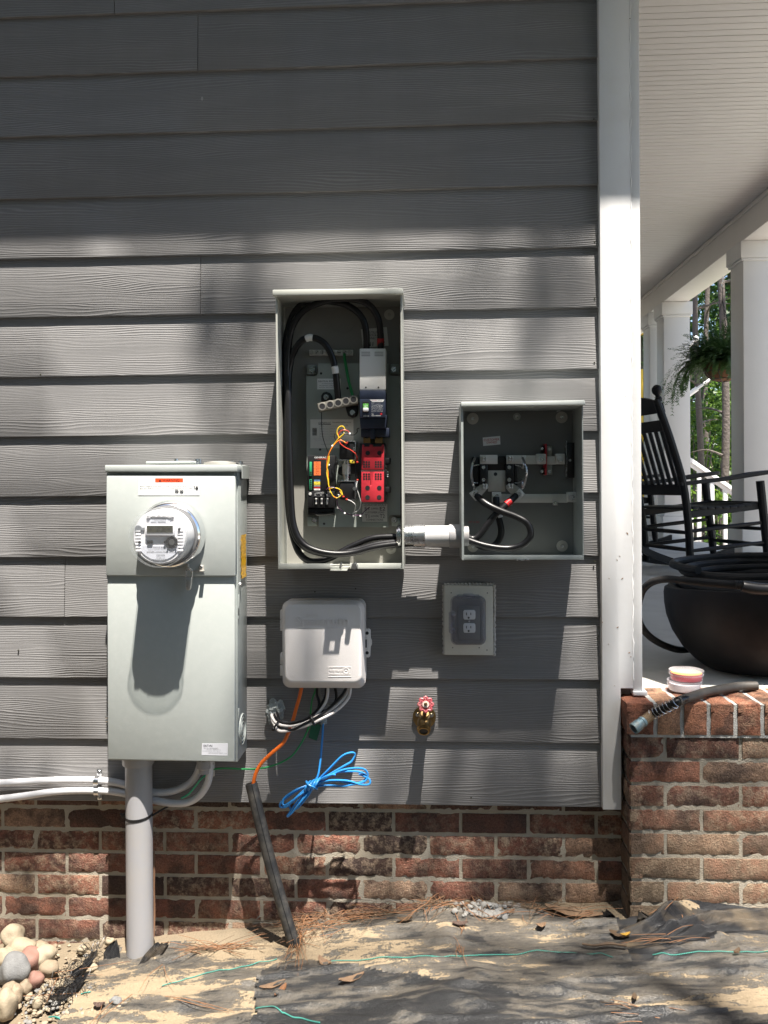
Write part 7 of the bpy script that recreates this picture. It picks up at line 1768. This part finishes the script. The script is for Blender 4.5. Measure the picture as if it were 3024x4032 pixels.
for xs, d, h, r, mats, lab, n in ((2735, 15.0, 2.6, .75, br_, 'bright lime green shrub left of the slim pine trunk', 16), (2800, 16.5, 3.4, .8, mi_, 'tall leafy shrub between the two main pine trunks', 20), (2868, 15.5, 2.2, .7, mi_, 'mid green shrub behind the stair railing, right of the thick pine', 14), (2925, 17, 3.2, .9, br_, 'bright shrub mostly behind the near column', 14), (2770, 13.0, 1.15, .55, br_, 'low bright shrub above the stair railing', 10), (2850, 12.8, .9, .5, mi_, 'low shrub with fine leaves behind the railing balusters', 9), (2520, 17, 3.5, 1.0, mi_, 'leafy shrub glimpsed between the corner board and the far column', 18), (2640, 19, 3.5, 1.2, de_, 'dark shrub hidden behind the column pair', 16), (2790, 12.2, .35, .16, br_, 'tiny bright green plant on the lawn seen under the rocking chair', 5), (3050, 16, 3, 1.1, mi_, 'broad shrub hidden by the near column', 14)):
    p = WD(xs, d); shrub(p.x, p.y, h, r, mats, lab, n, .06 if h > 1 else .04, 85)
m = MB()
for k in range(420):
    xs = random.uniform(2350, 3250) if k < 230 else random.uniform(1500, 2400); d = random.uniform(22, 36); p = WD(xs, d); z = random.uniform(-.2, 9.5)
    leaf_quads(m, (p.x, p.y, z), random.uniform(.7, 1.3), random.uniform(.7, 1.3), random.uniform(.4, .9), 90, .15, [br_, mi_, de_, de_, mi_][k % 5], .1)
tag(m.build('woods', smooth=False), kind='stuff')
m = MB()        # unseen tree belt added round the yard to dim the skylight
for k in range(560):
    a = R(random.uniform(95, 318)); d = random.uniform(9.0, 14.0); x, y = math.cos(a)*d, -1.5+math.sin(a)*d
    if y > 0: continue
    leaf_quads(m, (x, y, random.uniform(0, 11.5)), 1.3, 1.3, .9, 46, .42, [mi_, de_, de_][k % 3], .1)
tag(m.build('woods', smooth=False), kind='stuff')
# yellow painted panel beyond the porch
t = thing('yellow_panel', W('F', 212, 560, 14.0), 'narrow sunlit yellow panel seen between the corner board and the far column', 'panel')
m = MB().m('yellow_paint'); a_, b_ = at(2470, 1700, 14.0), at(2533, 1453, 14.0); m.box(a_.x, b_.x, 14.0, 14.06, -.2, b_.z, .01); m.build('board', t)
m = MB().m('yellow_paint'); c_ = at(2532, 1318, 14.0); m.box(a_.x, c_.x, 13.9, 14.1, c_.z, c_.z+.07, .01); m.build('top_bar', t)
m = MB().m('yellow_paint'); m.box(a_.x, a_.x+.06, 13.97, 14.09, -.2, c_.z, .01); m.build('post', t)

# ------------------------------------------------------------------ the yard tree whose leaves dapple the wall and the ground
random.seed(3)
yt = thing('yard_tree', (2.6, -3.6, ground_z(2.6, -3.6)), 'tall leafy yard tree standing behind the viewer', 'tree')
m = MB().m('bark'); g = ground_z(2.6, -3.6)
m.tube([Vector((2.6, -3.6, g-.1)), Vector((2.58, -3.58, 1.5)), Vector((2.5, -3.6, 3.2)), Vector((2.3, -3.5, 5.0)), Vector((2.0, -3.3, 7.0)), Vector((1.8, -3.2, 8.6)), Vector((1.7, -3.3, 9.9))], lambda q: .15*(1.1-q*1.03), 14, 5); m.build('trunk', yt)
SPOTS = []
def shade(p, h, r, n, s=.05):
    """leaf clump on the sun line through the wall or ground point p, h metres up"""
    k = (h-p.z)/(-SUN.z); SPOTS.append((p-SUN*k, r, n, s))

def Dp(x, y, Y=0.0): return at(x*3024/1659, y*3024/1659, Y)
def dapple(p, h, r, dens):
    h += 2.2; shade(p, h, r, max(4, int(dens*math.pi*r*r/(.5*.0021))))
for x, y, h, r, dn in ((500, 620, 9, .11, .45), (480, 750, 9, .11, .45), (540, 850, 9, .10, .38), (540, 480, 9.5, .10, .35), (1200, 500, 9, .15, .45), (1050, 500, 9.5, .12, .35), (830, 470, 9.5, .10, .2), (1230, 600, 9, .10, .2),
                       (1080, 1610, 9, .15, .42), (1210, 1650, 9, .18, .45), (1120, 1520, 9, .1, .3), (620, 1600, 9, .12, .2),
                       (1430, 1620, 8, .14, .6), (1580, 1620, 8, .16, .6), (1380, 1700, 8.5, .10, .4), (1400, 1860, 9, .12, .3),
                       (110, 1825, 6.2, .07, .6), (10, 1815, 6.2, .07, .6), (600, 1790, 8, .14, .6), (880, 1775, 8, .16, .6), (1150, 1790, 8, .16, .65), (1290, 1840, 8, .12, .6)):
    dapple(Dp(x, y), h, r, dn)
dapple(Dp(806, 800, -.1), 8.5, .07, .55)
for x, y, h, r, dn in ((1560, 2190, 5.5, .10, .3),):
    dapple(atZ(x*3024/1659, y*3024/1659, -.33), h, r, dn)
mt_ = MB(); mb_ = MB().m('bark')
nodes = [Vector((2.3, -3.5, 5.0)), Vector((2.0, -3.3, 7.0)), Vector((2.45, -3.58, 4.0)), Vector((1.8, -3.2, 8.4)), Vector((1.9, -3.2, 7.6)), Vector((1.7, -3.3, 9.7))]
hubs = [Vector((x, y, 10.0)) for x in (.2, 1.0, 1.8, 2.6) for y in (-4.1, -3.4)]
for h_ in hubs:
    o_ = min(nodes, key=lambda q: (q-h_).length); mb_.tube([o_, o_.lerp(h_, .5)+Vector((0, 0, .25)), h_], lambda q: .012*(1.1-q*.8), 7, 5)
for p, r, n, s in SPOTS:
    h_ = min(hubs, key=lambda q: (q-p).length); mb_.tube([h_, h_.lerp(p, .5)+Vector((0, 0, .04)), p], lambda q: .0035*(1.1-q*.8), 5, 3)
    leaf_quads(mt_, p, r, r, r*.6, n, s, ['leaf_mid', 'leaf_bright', 'leaf_deep'], .1)
for k in range(150):     # crown above and behind the viewer, added to cut sky light and bounce
    a = random.uniform(0, 6.28); d = 2.6*math.sqrt(random.random()); x, y = 2.0+math.cos(a)*d*1.5, -5.6+math.sin(a)*d
    z_ = random.uniform(5.5, 9.5)
    if y+(z_+.35)/3.27 > -1.5: continue
    leaf_quads(mt_, (x-1.0, y, z_), .55, .55, .35, 60, .09, ['leaf_mid', 'leaf_deep', 'leaf_bright'], .1)
for k in range(170):  # more clumps added so their shadow covers unseen ground and cuts its bounce
    h = random.uniform(6.6, 8.4); gx, gy = random.uniform(-2.6, 3.6), random.uniform(-3.4, -0.85)
    p = Vector((gx, gy, -.35))-SUN*((h+.35)/(-SUN.z))
    leaf_quads(mt_, p, .34, .30, .2, 30, .10, ['leaf_mid', 'leaf_deep', 'leaf_bright'], .1)
for x in (-1.2, 0.0, 1.2, 2.4, 3.6): mb_.tube([Vector((2.0, -3.3, 7.0)), Vector((1.9+.4*(x-1.9), -3.7, 7.4)), Vector((x, -4.0, 7.5)), Vector((x+.3, -4.6, 7.6))], lambda q: .04*(1.1-q*.8), 7, 5)
mb_.build('branches', yt); mt_.build('crown', yt, smooth=False)
